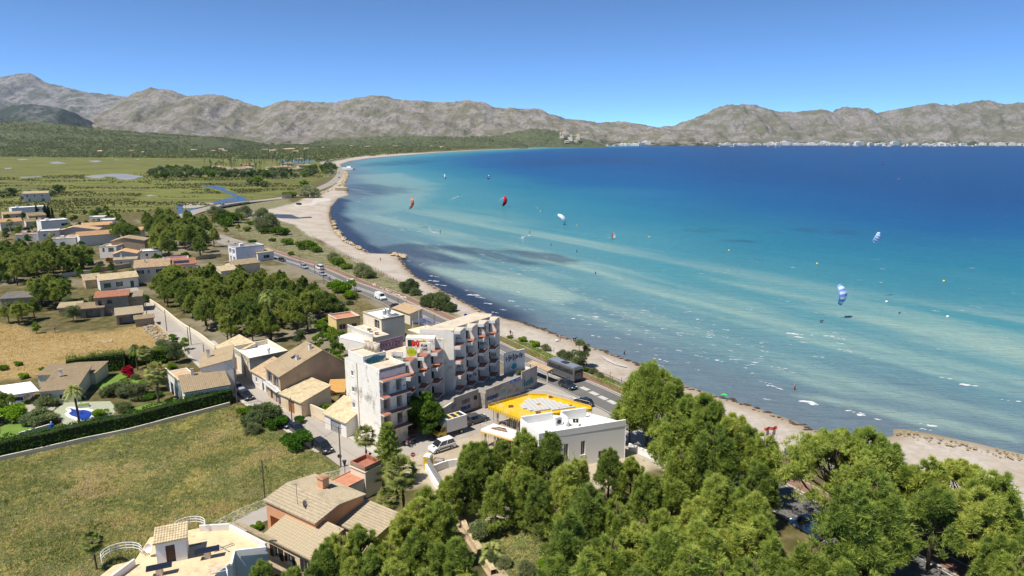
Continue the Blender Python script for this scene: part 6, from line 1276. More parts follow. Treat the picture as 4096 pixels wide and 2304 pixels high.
for i, (a_, b_, m_) in enumerate(((2.0, 2.0, M_frame), (3.2, 2.6, R_orange), (5.0, 2.2, M_greensh), (6.6, 2.6, M_frame))):
    pt = thing('terrace_table', ['white table', 'orange chair set', 'potted green tub', 'white lounger'][i] + ' on the balustraded terrace', 'furniture', (Matrix.Translation(t2.e.location) @ Matrix.Rotation(t2.e.rotation_euler.z, 4, 'Z')) @ Vector(t2.P(a_, b_, 3.62))); mb = MB(); mb.disc((0, 0, .75), (0, 0, 1), .55, 12, .06); mb.build('top', m_, pt); mb = MB(); mb.tube([(0, 0, 0), (0, 0, .72)], .06, 6); mb.build('leg', M_dark, pt)
y2 = house('yellow_annexe', 'yellow walled annexe with terracotta terrace beside the cream house', (1440, 1262), (1384, 1270), (1449, 1245), 4.6, plain('yellow render', alb(236, 210, 146), .85), {'OU': [(1.0, 1.6, 1.4, 1.2), (4.0, 1.6, 1.8, 1.4)]}, lu=6.5, lv=6, deg=215); y2.flat(W_cream, .5, R_red)
h = house('white_annexe', 'long low annexe with bare white roof before the cream house', (1455, 1372), (1302, 1372), (1470, 1355), 2.8, W_white, {}, lu=9.5, lv=4.0, deg=145); h.flat(W_white, .15, M_whiteroof)
tp = House('beach_bar', 'tan tiled bar roof by the road behind the cream house', (1640, 1255), (1540, 1228), (1600, 1225), 3.2, lu=9, lv=4, deg=130, cat='bar'); tp.wm = W_cream; tp.walls(W_cream); tp.shed(R_tan, .9)
pg = House('pergola', 'open blue pergola on a paved terrace beside the coast road', (1700, 1300), (1640, 1272), (1720, 1290), 2.6, lu=6, lv=5, deg=133, cat='pergola')
for i in range(9): pg.box('slat', .2 + i * .68, .3 + i * .68, 0, 5, 2.6, 2.7, plain('blue slat', alb(140, 150, 190), .7))
for a_, b_ in ((.1, .1), (5.8, .1), (.1, 4.8), (5.8, 4.8)): pg.box('post', a_, a_ + .12, b_, b_ + .12, 0, 2.58, M_frame)
pg.box('terrace', -.5, 6.5, -1, 5.5, 0, .25, W_cream)
# ================================================================== VILLAGE
S_ = lambda x, y: (x * .3106, 750 + y * .3106)      # sheet of the survey used for the far village
V_ = [
 ('tan roofed village house with dark shuttered windows above the grove', (537, 1073), (678, 1063), (524, 1051), 5.6, W_cream, R_tan, 'shed', 1.6, dict(deg=26, lu=11.2, lv=8), {'OU': [(1.2, 3.4, 1.1, 1.3, 'brown'), (4.0, 3.4, .7, 1.3), (7.2, 3.4, 1.1, 1.3, 'brown'), (9.5, 3.4, .9, 1.2, 'brown')]}),
 ('village house with black solar panels on a terracotta roof', (680, 1061), (783, 1051), (670, 1040), 5.4, W_beige, R_red, 'shed', 1.0, dict(deg=26, lu=8.4, lv=7.5), {'OU': windows(8.4, 3, 3.0, 1.2, 1.4)}),
 ('white house with green shutters and straw coloured tiles beyond the lane', (398, 1123), (537, 1107), (354, 1101), 3.6, W_white, R_straw, 'gable', 1.5, dict(deg=38, lu=11.5, lv=7.5), {'OU': [(1.6, .9, 1.0, 1.6, 'green'), (5.2, .9, 1.0, 1.6, 'green'), (9.0, .2, 1.1, 2.2, 'gdoor')], 'OV': [(3, 1.6, .7, .7)]}),
 ('low stone barn left of the green shuttered house', (340, 1122), (394, 1126), (300, 1108), 3.0, W_stone, R_straw, 'shed', .8, dict(deg=38, lu=5, lv=8), {}),
 ('house with large bare brown gable wall in the village', (444, 966), (575, 962), (414, 955), 6.4, W_block, R_brown, 'gable_t', 1.6, dict(deg=14, lu=13.2, lv=8), {}),
 ('white house with orange roof and glazed porch in the village', (452, 1018), (548, 1012), (445, 1005), 4.0, W_white, R_orange, 'gable_t', 1.4, dict(deg=18, lu=8.5, lv=7), {'OU': [(1.6, 1.6, .9, .9)]}),
 ('low white wing with pale tiles below the orange roofed house', (455, 1040), (532, 1032), (450, 1030), 3.0, W_white, R_straw, 'shed', .5, dict(deg=20, lu=8, lv=3), {'OU': windows(8, 2, 1.5, .7, .6)}),
 ('white walled terrace house with long orange roof edge', (318, 945), (415, 925), (300, 930), 5.0, W_white, R_orange, 'shed', 1.2, dict(deg=40, lu=16, lv=8), {}),
 ('second white terrace house stepping right of the first', (415, 925), (470, 938), (400, 912), 5.2, W_white, R_orange, 'gable_t', 1.0, dict(deg=5, lu=9, lv=9), {}),
 ('pinkish gable house with a dark solar panel', (230, 925), (340, 920), (220, 910), 4.4, plain('pinkish render', alb(214, 192, 176), .9), R_tan, 'gable_t', 2.0, dict(deg=20, lu=18, lv=9), {}),
 ('white walled yard house before the pinkish gable', (205, 955), (260, 950), (200, 940), 3.4, W_white, R_straw, 'flat', .5, dict(deg=20, lu=10, lv=6), {}),
 ('small tan roofed yard room among white walls', (262, 948), (300, 950), (255, 938), 3.2, W_cream, R_straw, 'hip', .9, dict(deg=20, lu=7, lv=6), {}),
 ('white terraced house with open balcony above the red climber', (395, 985), (444, 990), (375, 970), 5.2, W_white, R_straw, 'flat', .6, dict(deg=5, lu=7, lv=8), {'OU': [(1.2, 2.6, 1.0, 1.8, 'void'), (3.6, 2.6, 2.4, 1.9, 'void')]}),
 ('bright white cube house behind the left wood', (163, 884), (261, 876), (175, 876), 6.4, W_white, None, 'flat', .5, dict(deg=48, lu=13, lv=9), {'OU': [(9.4, 2.8, 3.2, 1.5)]}),
 ('long white house farthest left beside the cypresses', (46, 832), (133, 830), (40, 825), 5.0, W_white, None, 'flat', .4, dict(deg=45, lu=20, lv=10), {'OU': [(14, 2.2, 1.6, 1.4), (17, 2.4, 2.0, 1.2)]}),
 ('stone house with pale yellow roof in front of the long white house', (114, 864), (135, 857), (64, 852), 4.2, W_stone, R_straw, 'shed', 1.0, dict(deg=40, lu=9, lv=12), {'OV': [(4, 1.4, .9, 1.0)]}),
 ('yellow roofed cottage with blue awning at the village left', (104, 888), (124, 882), (58, 874), 3.4, W_cream, R_straw, 'shed', .9, dict(deg=40, lu=8, lv=12), {}),
 ('cream house with orange roof at the left picture edge', (0, 890), (36, 878), (-60, 868), 5.0, W_cream, R_orange, 'gable', 1.4, dict(deg=40, lu=10, lv=14), {'OU': windows(10, 2, 2.6, 1.0, 1.3)}),
 ('white stepped modern house behind the umbrella pines', (400, 880), (431, 876), (360, 868), 6.2, W_white, None, 'flat', .5, dict(deg=25, lu=7, lv=9), {'OU': [(.8, .6, 2.4, 2.0, 'void'), (3.8, 3.4, 2.2, 1.6, 'void')]}),
 ('white annexe with roof terrace left of the stepped modern house', (356, 868), (398, 868), (350, 858), 4.6, W_white, None, 'flat', .5, dict(deg=20, lu=8, lv=8), {'OU': windows(8, 2, 2.0, 1.4, 1.2)}),
 ('orange roofed house half hidden by the umbrella pines', (490, 925), (545, 935), (480, 905), 4.2, W_white, R_orange, 'gable', 1.2, dict(deg=30, lu=10, lv=9), {}),
 ('white house with green roof terrace beside the coast road', (942, 990), (1040, 995), (896, 977), 6.6, plain('shaded white render', alb(232, 232, 234), .85), M_greyroof, 'flat', .4, dict(deg=43, lu=12, lv=8), {'OV': [(1.0, 3.6, 2.6, 2.0, 'void'), (4.6, 3.6, 2.4, 2.0, 'void'), (1.2, .3, 2.2, 2.2, 'void'), (5.0, .3, 1.6, 2.2, 'void')]}),
 ('low white rear wing of the coast road house', (1030, 1012), (1060, 1008), (1000, 1000), 3.6, W_white, R_straw, 'shed', .6, dict(deg=43, lu=7, lv=6), {'OU': [(2.5, 1.0, 2.6, 1.4)]}),
 ('tan roofed house between the coast road house and the grove', (935, 1062), (1060, 1050), (925, 1045), 3.6, W_beige, R_brown, 'gable', 1.2, dict(deg=43, lu=10, lv=9), {}),
 ('straw tiled cottage behind the tops of the grove pines', (885, 1085), (935, 1078), (880, 1065), 3.4, W_cream, R_straw, 'shed', 1.0, dict(deg=43, lu=6, lv=5), {}),
 ('grey roofed shed with small window at the left edge', (0, 1195), (68, 1186), (-10, 1160), 3.6, W_stoneg, M_greyroof, 'shed', .6, dict(deg=18, lu=9, lv=7), {'OU': [(4.5, 1.6, .8, .9)]}),
 ('ruined grey stone farmhouse with terracotta roof', (378, 1192), (489, 1181), (362, 1180), 5.4, W_stoneg, R_red, 'shed', .8, dict(deg=24, lu=8.4, lv=5.5), {'OU': [(.7, 2.6, .9, 1.9, 'void'), (3.0, 3.4, 1.3, 1.1, 'void')]}),
 ('grey lean-to with open dark front beside the ruined farmhouse', (300, 1238), (380, 1232), (285, 1215), 2.8, W_stoneg, R_brown, 'shed', .7, dict(deg=24, lu=7, lv=5), {'OU': [(2.5, 0, 3.5, 2.2, 'void')]}),
 ('tan roofed store left of the ruined farmhouse', (232, 1232), (285, 1222), (225, 1212), 2.6, W_stone, R_straw, 'shed', .5, dict(deg=24, lu=5.5, lv=5), {}),
 ('collapsing barn with sagging grey tiles full of debris', (464, 1262), (533, 1240), (436, 1238), 2.8, W_stoneg, R_grey, 'shed', 1.0, dict(deg=30, lu=6.5, lv=5), {'OU': [(.6, 0, 5.2, 2.3, 'void')]}),
 ('small corrugated shed beside the lane', (540, 1278), (592, 1270), (530, 1262), 2.2, W_stoneg, R_brown, 'shed', .4, dict(deg=30, lu=4.5, lv=3.2), {}),
 ('grey block extension right of the ruined farmhouse', (489, 1190), (535, 1192), (480, 1178), 4.6, W_stoneg, R_grey, 'shed', .5, dict(deg=24, lu=5, lv=6), {}),
 ('stone farmhouse with tan roof standing alone in the marsh', (92, 775), (156, 770), (90, 768), 7.0, W_cream, R_straw, 'gable', 1.6, dict(deg=28, lu=17, lv=10), {'OU': [(2, 4.4, 1.0, 1.5), (7, 4.4, 1.0, 1.5), (12, 4.4, 1.0, 1.5), (3, .4, 1.2, 2.2, 'void'), (12, .2, 2.0, 2.4, 'void')]}),
 ('low garage beside the lone marsh farmhouse', (76, 782), (92, 784), (74, 778), 3.4, W_cream, R_straw, 'shed', .4, dict(deg=28, lu=6, lv=7), {'OU': [(1, 0, 4, 2.4, 'void')]}),
 ('roofless concrete hut beside the coast road', (1127, 778), (1158, 778), (1122, 772), 3.4, W_stoneg, None, 'ruin', 0, dict(deg=20, lu=8, lv=6), {'OU': [(4.6, 1.2, .8, .9), (6.2, 1.2, .8, .9)]}),
 ('small stone block house on the sea wall at the point', (1340, 752), (1378, 748), (1338, 745), 2.6, W_stone, R_straw, 'flat', .15, dict(deg=8, lu=12, lv=7), {}),
 ('low house of the pool garden with brown roof and chimney', (160, 1566), (232, 1552), (110, 1500), 2.8, W_cream, R_brown, 'shed', .9, dict(deg=18, lu=6, lv=11), {'OU': [(.8, 0, 1.0, 2.1, 'void'), (3.0, .8, 1.2, 1.0)]}),
 ('long brown roofed rear wing of the pool house', (150, 1500), (262, 1500), (100, 1480), 2.6, W_cream, R_brown, 'shed', .5, dict(deg=8, lu=11, lv=6), {}),
 ('white house with roof terrace between the cube and the pinkish gable', (150, 925), (205, 920), (150, 912), 5.4, W_white, None, 'flat', .6, dict(deg=30, lu=9, lv=8), {'OU': windows(9, 2, 2.6, 1.1, 1.2)}),
 ('small white house with red terrace left of the fan palm', (60, 940), (130, 938), (55, 925), 3.6, W_white, R_red, 'flat', .4, dict(deg=30, lu=10, lv=7), {}),
 ('orange roofed row house behind the white terrace houses', (330, 905), (400, 895), (325, 890), 4.6, W_cream, R_orange, 'gable', 1.3, dict(deg=35, lu=14, lv=8), {'OU': windows(14, 3, 2.0, 1.0, 1.2)}),
 ('white walled patio house right of the bare brown gable', (560, 1005), (610, 1000), (556, 990), 3.4, W_white, None, 'flat', .6, dict(deg=25, lu=8, lv=7), {'OU': windows(8, 2, 1.0, 1.0, 1.2)}),
 ('white terrace house with pink parapets behind the solar roof', (650, 1040), (740, 1030), (640, 1022), 5.0, plain('pink white render', alb(234, 216, 210), .85), R_red, 'flat', .9, dict(deg=26, lu=9, lv=7), {}),
 ('low cream house left of the stone house with yellow roof', (10, 858), (60, 850), (0, 845), 4.0, W_cream, R_tan, 'gable', 1.2, dict(deg=40, lu=10, lv=9), {'OU': windows(10, 2, 1.4, 1.0, 1.2)}),
]
for lab, O, U, V, H, wm, rm, rt, ri, kw, op in V_:
    nm = 'barn' if 'barn' in lab else 'shed' if 'shed' in lab.split('beside')[0] else 'garage' if lab.startswith('low garage') else 'hut' if 'hut' in lab else 'village_house'
    h = house(nm, lab, O, U, V, H, wm, op, cat='house' if nm == 'village_house' else nm, **kw)
    if rt == 'shed': h.shed(rm, ri)
    elif rt == 'gable': h.gable(rm, ri, 's')
    elif rt == 'gable_t': h.gable(rm, ri, 't', .4)
    elif rt == 'hip': h.hip(rm, ri)
    elif rt == 'flat': h.flat(wm, ri, rm or M_whiteroof)
    if 'solar panel' in lab:
        a0, a1 = (1.2, 6.4) if 'black' in lab else (3.0, 6.0); f0, f1 = (1.2, 4.6) if 'black' in lab else (1.5, 4.0)
        for i in range(5):
            xa = a0 + (a1 - a0) * i / 5; mb = MB(); zz = lambda b_: H + .16 + (ri * b_ / h.lv if rt == 'shed' else ri * .55); slab(mb, h.P(xa, f0, zz(f0)), h.P(xa + (a1 - a0) / 5 - .04, f0, zz(f0)), h.P(xa + (a1 - a0) / 5 - .04, f1, zz(f1)), h.P(xa, f1, zz(f1)), .05); mb.build('solar_panel', M_solar, h.e)
    if any(k in lab for k in ('tan roofed village', 'orange roof and', 'pool garden', 'lone in', 'orange roofed', 'marsh')): h.chimney(h.lu * .3, h.lv * .6, H + .8, 1.2)
    if rt == 'flat' and 'white' in lab and h.lu > 9: h.box('roof_box', 3, 4.6, 3, 4.4, H - .3, H + .9, M_whiteroof)
freewall('village_wall', 'stone garden wall above the pale lane in the village', [(375, 1090), (470, 1078), (525, 1068)], 1.8, .4, W_stone)
freewall('village_wall', 'stone wall right of the solar roofed house', [(785, 1040), (840, 1032), (885, 1028)], 1.6, .4, W_stone)
freewall('village_wall', 'grey wall along the foot of the left wood', [(250, 1110), (330, 1100), (375, 1095)], 1.6, .3, W_cream)
# stone heaps beside the lane
def heap(name, label, px, n, r0, seed, material, spread=1.0):
    pts = scatter(px, n, .3, 0, seed); e = thing(name, label, 'stones'); r = random.Random(seed)
    for p in pts:
        mb = MB(); s = r0 * r.uniform(.5, 1.3); mb.ball((0, 0, 0), s, s * r.uniform(.6, 1), s * r.uniform(.4, .8), 6, 4); mb.v = [(x * r.uniform(.8, 1.15), y * r.uniform(.8, 1.15), z_ * r.uniform(.8, 1.15)) for x, y, z_ in mb.v]
        mb.build('stone', material, e, loc=(p[0], p[1], s * .25))
heap('rubble_heap', 'heap of grey rubble stones between straw field and lane', [(575, 1290), (620, 1300), (680, 1350), (690, 1370), (640, 1370), (580, 1325)], 80, .55, 4, W_stoneg)
heap('rubble_heap', 'scatter of pale stones in the straw field', [(390, 1365), (450, 1360), (450, 1372), (400, 1375)], 14, .4, 5, W_stone)
heap('rubble_heap', 'line of pale stones between cycle path and dunes', [(1490, 1135), (1640, 1195), (1655, 1203), (1640, 1206), (1490, 1142)], 30, .4, 6, plain('pale boulder', alb(216, 206, 188), .95, var=.1))
heap('breakwater', 'rock revetment below the road at the far point', [(1352, 745), (1378, 740), (1392, 705), (1390, 690), (1380, 690), (1372, 715)], 120, 1.6, 7, W_stone)
heap('breakwater', 'rocks edging the sand flat below the road', [(1265, 775), (1300, 765), (1340, 752), (1340, 757), (1305, 771), (1270, 781)], 40, 1.2, 8, W_stone)
heap('shore_rocks', 'flat rocks of the little spit beside the beach', [(1555, 1018), (1590, 1012), (1622, 1022), (1622, 1034), (1590, 1024), (1560, 1026)], 26, 1.0, 9, W_stone)
heap('shore_rocks', 'rocky shelf with yellow weed at the right hand shore', [(3545, 1705), (3700, 1735), (3950, 1785), (4096, 1822), (4096, 1850), (3800, 1785), (3590, 1740)], 70, .28, 10, plain('weedy rock', alb_ground(190, 172, 124), .95, var=.3, scale=2))
heap('shore_rocks', 'broken rock edge along the near left shore', [(1335, 880), (1350, 920), (1400, 968), (1480, 1008), (1474, 1012), (1390, 976), (1340, 926), (1326, 885)], 60, 1.1, 11, W_stone)
# ---- pool garden
sheet('lawn', G2([(365, 1530), (500, 1490), (560, 1520), (545, 1545), (410, 1565)]), .03, plain('lawn', alb_ground(126, 158, 62), .9, var=.15, scale=.6), noise=.2)
sheet('lawn', G2([(505, 1640), (640, 1605), (700, 1590), (700, 1650), (560, 1690)]), .03, MC['lawn'], noise=.2); sheet('lawn', G2([(0, 1700), (120, 1690), (130, 1720), (0, 1800)]), .03, MC['lawn'], noise=.2)
sheet('terrace', G2([(215, 1645), (260, 1610), (440, 1605), (470, 1640), (430, 1680), (260, 1705)]), .04, plain('greenish terrace', alb_ground(196, 200, 172), .9)); sheet('terrace', G2([(0, 1650), (60, 1610), (240, 1600), (215, 1640), (90, 1690), (0, 1690)]), .035, plain('pale terrace', alb_ground(200, 192, 176), .9))
pool = thing('swimming_pool', 'kidney shaped blue pool with white rim in the garden', 'pool')
def zp(l): return [g(0 + x * .345, 1350 + y * .345) for x, y in l]
KID = zp([(765, 835), (800, 815), (860, 815), (930, 835), (1010, 832), (1090, 855), (1110, 885), (1080, 935), (1010, 985), (930, 985), (850, 945), (790, 925), (755, 890), (790, 870)])
kc = sum((Vector((p.x, p.y, 0)) for p in KID), Vector()) / len(KID)
rim = spline([(p.x, p.y) for p in KID] + [(KID[0].x, KID[0].y)], .4)
ribbon('rim', rim, -.05, .55, .16, W_white, .2, parent=pool, kind=None) if np.cross(rim[1] - rim[0], np.array([kc.x, kc.y]) - rim[0]) < 0 else ribbon('rim', rim, -.55, .05, .16, W_white, .2, parent=pool, kind=None)
t = NT('pool water'); t.bump(t.noise(2, 2), .1, .05); sheet('water', [tuple(p) for p in rim[:-1]], .08, t.done(t.ramp(t.noise(.4, 2), [(.4, alb_ground(34, 66, 170)), (.7, alb_ground(56, 96, 196))]), .06, .5), kind=None, parent=pool)
mb = MB(); p = g(335, 1628); mb.box(-.9, .9, -.45, .45, 0, .5); o = mb.build('diving_block', W_white, pool, loc=(p.x, p.y, 0)); o.rotation_euler = (0, 0, R(25)); mb = MB(); mb.box(-.9, .9, -.45, .45, .502, .55); mb.build('turf', MC['lawn'], o)
aw = thing('carport', 'bright white awning over the carport of the pool house', 'carport')
q = [g(31, 1582, 2.5), g(157, 1563, 2.5), g(122, 1526, 2.9), g(-20, 1545, 2.9)]; mb = MB(); slab(mb, *q, .08); mb.build('awning', plain('white awning', alb(250, 250, 250), .7, var=.01), aw)
for i in (0, 1): mb = MB(); p = q[i]; mb.box(p.x - .12, p.x + .12, p.y + .2, p.y + .44, 0, 2.4); mb.build('post', W_white, aw)
gj = thing('gas_bottle', 'blue barrel standing by the low garden wall', 'barrel', g(208, 1716)); mb = MB(); mb.tube([(0, 0, 0), (0, 0, .95), (0, 0, 1.15)], [.36, .36, .2], 12); mb.build('drum', plain('blue drum', alb(50, 110, 200), .5), gj); mb = MB(); mb.tube([(0, 0, 1.15), (0, 0, 1.4)], .12, 8); mb.build('cap', M_frame, gj)
freewall('garden_wall', 'striped white wall inside the garden hedge', [(78, 1752), (140, 1735), (205, 1716)], 1.0, .25, W_white)

# ================================================================== STREET FURNITURE
def pole(name, label, base, top, r=.11, material=None, cat='pole', arms=0, cone=None):
    b = g(*base); z_ = gy(*top, b.y).z; e = thing(name, label, cat, b); mb = MB(); mb.tube([(0, 0, -.2), (0, 0, z_)], [r, r * .7], 8); mb.build('shaft', material or M_wood, e)
    for k in range(arms): mb = MB(); mb.tube([(-.5, .2, z_ - .3 - .5 * k), (.5, -.2, z_ - .3 - .5 * k)], .05, 4); mb.build('crossarm', M_dark, e)
    return e, b, z_
PL = [((1364, 1870), (1350, 1705), 'wooden pole with round sign at the meadow corner'), ((1060, 2000), (1057, 1839), 'wooden pole at the meadow edge behind the beige house'), ((1169, 1696), (1167, 1590), 'wooden pole beside the bushes opposite the stone cottage'), ((950, 1621), (941, 1472), 'tall wooden pole beside the parked cars'),
      ((756, 1382), (755, 1307), 'thin pole halfway up the lane'), ((668, 1329), (660, 1239), 'wooden pole on the left side of the lane'), ((587, 1258), (582, 1183), 'wooden pole at the top of the lane'), ((817, 1422), (815, 1373), 'short pole where the lane widens'), ((765, 1378), (757, 1300), 'leaning pole beside the thin lane pole'),
      ((1428, 1209), (1421, 1130), 'right one of the paired poles by the coast road'), ((1421, 1194), (1416, 1130), 'left one of the paired poles by the coast road'), ((1296, 1136), (1291, 1071), 'dark pole in front of the grey saloon car'), ((1260, 1096), (1256, 1056), 'dark pole beside the white minivan'), ((1201, 1052), (1201, 1030), 'far pole on the coast road verge'),
      ((1626, 1242), (1625, 1205), 'dark pole behind the beach bar roof'), ((1593, 1220), (1592, 1192), 'dark pole on the road verge above the bar'), ((1684, 1301), (1683, 1243), 'dark pole beside the pergola'), ((1737, 1296), (1735, 1257), 'dark pole left of the hotel roof'), ((535, 975), (535, 930), 'pole behind the terrace roofs'), ((465, 1140), (463, 1050), 'lattice pole before the green shuttered house'), ((745, 850), (742, 815), 'pole beside the bridge approach'), ((955, 812), (953, 782), 'pole beside the stream')]
for b_, t_, lab in PL: pole('utility_pole', lab, b_, t_, arms=1 if 'meadow' in lab or 'tall' in lab else 0)
# wires between the lane poles
def wire(parent_label, pts, sag=.6):
    e = thing('overhead_wire', parent_label, 'wire'); mb = MB()
    for a_, b_ in zip(pts[:-1], pts[1:]): mb.tube([a_ + (b_ - a_) * q - Vector((0, 0, sag * 4 * q * (1 - q))) for q in np.linspace(0, 1, 9)], .022, 4)
    mb.build('cable', M_dark, e)
def ptop(b_, t_, dz=-.3): p = g(*b_); return Vector((p.x, p.y, gy(*t_, p.y).z + dz))
wire('overhead cable running along the street from pole to pole', [ptop((668, 1329), (660, 1239)), ptop((756, 1382), (755, 1307)), ptop((950, 1621), (941, 1472)), ptop((1169, 1696), (1167, 1590)), ptop((1364, 1870), (1350, 1705))])
wire('overhead cable crossing the meadow to the edge pole', [ptop((1060, 2000), (1057, 1839)), ptop((1364, 1870), (1350, 1705))])
e, b, z_ = pole('street_lamp', 'tall curved street lamp beside the coast road', (2482, 1677), (2482, 1535), .09, M_metal, 'street lamp'); mb = MB(); mb.tube([(0, 0, z_), (.3, .3, z_ + .6), (1.0, .6, z_ + .9), (1.6, .8, z_ + .95)], .06, 6); mb.build('arm', M_metal, e); mb = MB(); mb.ball((1.9, .95, z_ + .95), .4, .2, .12, 8, 5); mb.build('lamp_head', M_frame, e, True)
e, b, z_ = pole('street_lamp', 'white street lamp beside the pergola', (1676, 1298), (1675, 1225), .08, M_rail, 'street lamp'); mb = MB(); mb.ball((.3, 0, z_), .45, .2, .12, 8, 5); mb.build('lamp_head', M_frame, e, True)
e, b, z_ = pole('lantern_post', 'dark lantern post beside the red roofed shed', (1381, 1905), (1380, 1862), .06, M_dark, 'street lamp'); mb = MB(); mb.tube([(0, 0, z_), (0, 0, z_ + .7)], [.12, .3], 8); mb.build('lantern', M_dark, e); mb = MB(); mb.disc((0, 0, z_ + .75), (0, 0, 1), .34, 8, .08); mb.build('lid', M_dark, e)
def sign(label, base, top, col, r=.32, bar=None, square=False):
    e, b, z_ = pole('road_sign', label, base, top, .035, M_metal, 'sign'); mb = MB(); mb.disc((0, -.06, z_), (0, 1, .02), r, 8 if bar == 'stop' else 18, .03); pt = mb.build('plate', col, e)
    mb = MB(); mb.disc((0, -.078, z_), (0, 1, .02), r * .78, 18, .006)
    if bar == 'stop': o = link('lettering', text_mesh('STOP', r * .62, M_frame, .01), pt, (-r * .72, -.085, z_ - r * .2)); o.rotation_euler = (R(90), 0, 0)
    elif bar: mb.build('ring', bar, pt)
m_sred = plain('sign red', alb(176, 36, 44), .5, var=.03); m_sblue = plain('sign blue', alb(46, 74, 170), .5, var=.03)
sign('octagonal red stop sign at the junction', (1654, 1868), (1654, 1818), m_sred, .4, 'stop'); sign('round blue and red no parking sign at the foot of the tower', (1474, 1782), (1474, 1742), m_sred, .32, m_sblue); sign('round grey sign back on the meadow corner pole', (1361, 1868), (1361, 1824), M_dark, .34); sign('round blue sign by the beach beyond the hotel roof', (1863, 1300), (1863, 1260), m_sblue, .45, m_sblue)
e = thing('portable_toilet', 'yellow portable toilet beside the site fence', 'toilet', g(1714, 1874), R(-20)); mb = MB(); mb.box(-.55, .55, -.55, .55, 0, 2.15); mb.build('cabin', M_yel, e); mb = MB(); mb.hexa([(-.6, -.6, 2.152), (.6, -.6, 2.152), (.6, .6, 2.152), (-.6, .6, 2.152), (-.45, -.45, 2.4), (.45, -.45, 2.4), (.45, .45, 2.4), (-.45, .45, 2.4)]); mb.build('roof', M_frame, e); mb = MB(); mb.box(-.4, .4, -.58, -.552, .1, 2.0); d_ = mb.build('door', M_yel, e); mb = MB(); mb.box(-.25, .25, -.6, -.582, 1.5, 1.8); mb.build('label_plate', M_grey, d_)
e = thing('crate', 'grey mesh crate of rubble beside the yellow toilet', 'crate', g(1754, 1850), R(-15))
for q in ((-.8, .8, -.6, -.54), (-.8, .8, .54, .6), (-.8, -.74, -.54, .54), (.74, .8, -.54, .54)): mb = MB(); mb.box(*q, 0, .55); mb.build('side', M_grey, e)
mb = MB(); mb.box(-.73, .73, -.53, .53, 0, .4); mb.build('rubble_fill', W_stoneg, e)
e = thing('flagpole', 'white flagpole with a red and white banner on the beach', 'flag', g(3092, 1838)); zf = gy(3103, 1705, g(3092, 1838).y).z; mb = MB(); mb.tube([(0, 0, 0), (.3, 0, zf)], .06, 8); mb.build('pole', M_rail, e)
fb = []; nx = 14
for j, (z0_, z1_, m_) in enumerate(((zf - .55, zf, plain('flag red', alb(206, 96, 70), .8)), (zf - 1.5, zf - .56, plain('flag white', alb(226, 214, 206), .8)))):
    mb = MB(); pts = [(.3 - 2.1 * i / nx, .18 * math.sin(i * .9), -.2 * i / nx) for i in range(nx + 1)]
    for i in range(nx): a_, b_ = pts[i], pts[i + 1]; mb.poly([(a_[0], a_[1], z0_ + a_[2]), (b_[0], b_[1], z0_ + b_[2]), (b_[0], b_[1], z1_ + b_[2]), (a_[0], a_[1], z1_ + a_[2])])
    mb.build('banner', m_, e)
o = link('emblem', scribble(1.2, .6, 4, .05, K_purple, 91), e, (-1.3, -.24, zf - 1.45)); o.rotation_euler = (R(90), 0, 0)
e = thing('notice_board', 'small blue notice board at the top of the beach', 'sign', g(3143, 1840)); mb = MB(); mb.box(-.35, .35, -.03, .03, .9, 2.0); mb.build('board', m_sblue, e); mb = MB(); mb.tube([(0, 0, 0), (0, 0, .9)], .05, 5); mb.build('post', M_wood, e)
# beach fence posts
fx = spline([g(*p)[:2] for p in ((1249, 950), (1364, 1012), (1457, 1059), (1535, 1099), (1612, 1143), (1690, 1192))], 3.2)
e = thing('beach_fence', 'post and wire fence between dunes and beach', 'fence')
for p in fx[::1]: mb = MB(); mb.tube([(p[0], p[1], 0), (p[0] + .05, p[1], 1.2)], .06, 5); mb.build('post', M_wood, e)
ribbon('wire', fx, -.015, .015, 1.1, M_wood, .05, parent=e, kind=None); ribbon('wire', fx, -.015, .015, .6, M_wood, .05, parent=e, kind=None)
e = thing('beach_fence', 'row of single posts along the beach beyond the road', 'fence')
for p in spline([g(*p)[:2] for p in ((1995, 1326), (2105, 1366), (2215, 1410), (2330, 1460), (2440, 1510), (2530, 1552))], 4.2): mb = MB(); mb.tube([(p[0], p[1], 0), (p[0] + .04, p[1], 1.25)], .06, 5); mb.build('post', M_wood, e)
cp_ = offset(COAST[:36], 8.2); e = thing('path_fence', 'timber rail fence along the near end of the cycle path', 'fence')
for p in cp_[::1]: mb = MB(); mb.tube([(p[0], p[1], 0), (p[0], p[1], 1.0)], .06, 5); mb.build('post', M_wood, e)
ribbon('rail', cp_, -.04, .04, 1.0, M_wood, .09, parent=e, kind=None); ribbon('rail', cp_, -.04, .04, .55, M_wood, .09, parent=e, kind=None)
# bridge piers
br = thing('road_bridge', 'low concrete road bridge over the stream mouth', 'bridge')
for f in range(6):
    k = int(np.argmin(np.abs(COAST[:, 1] - (500 + f * 7)))); p = offset(COAST, 4.6)[k]; mb = MB(); mb.box(p[0] - .6, p[0] + .6, p[1] - .5, p[1] + .5, -.8, bz[k] - .62); mb.build('pier', M_conc, br)
kk = [int(np.argmin(np.abs(COAST[:, 1] - y))) for y in (490, 545)]
for off_ in (-5.7, 5.7): ribbon('parapet', COAST, off_ - .15, off_ + .15, bz + .7, M_conc, 1.2, kk[0], kk[1], parent=br, kind=None)
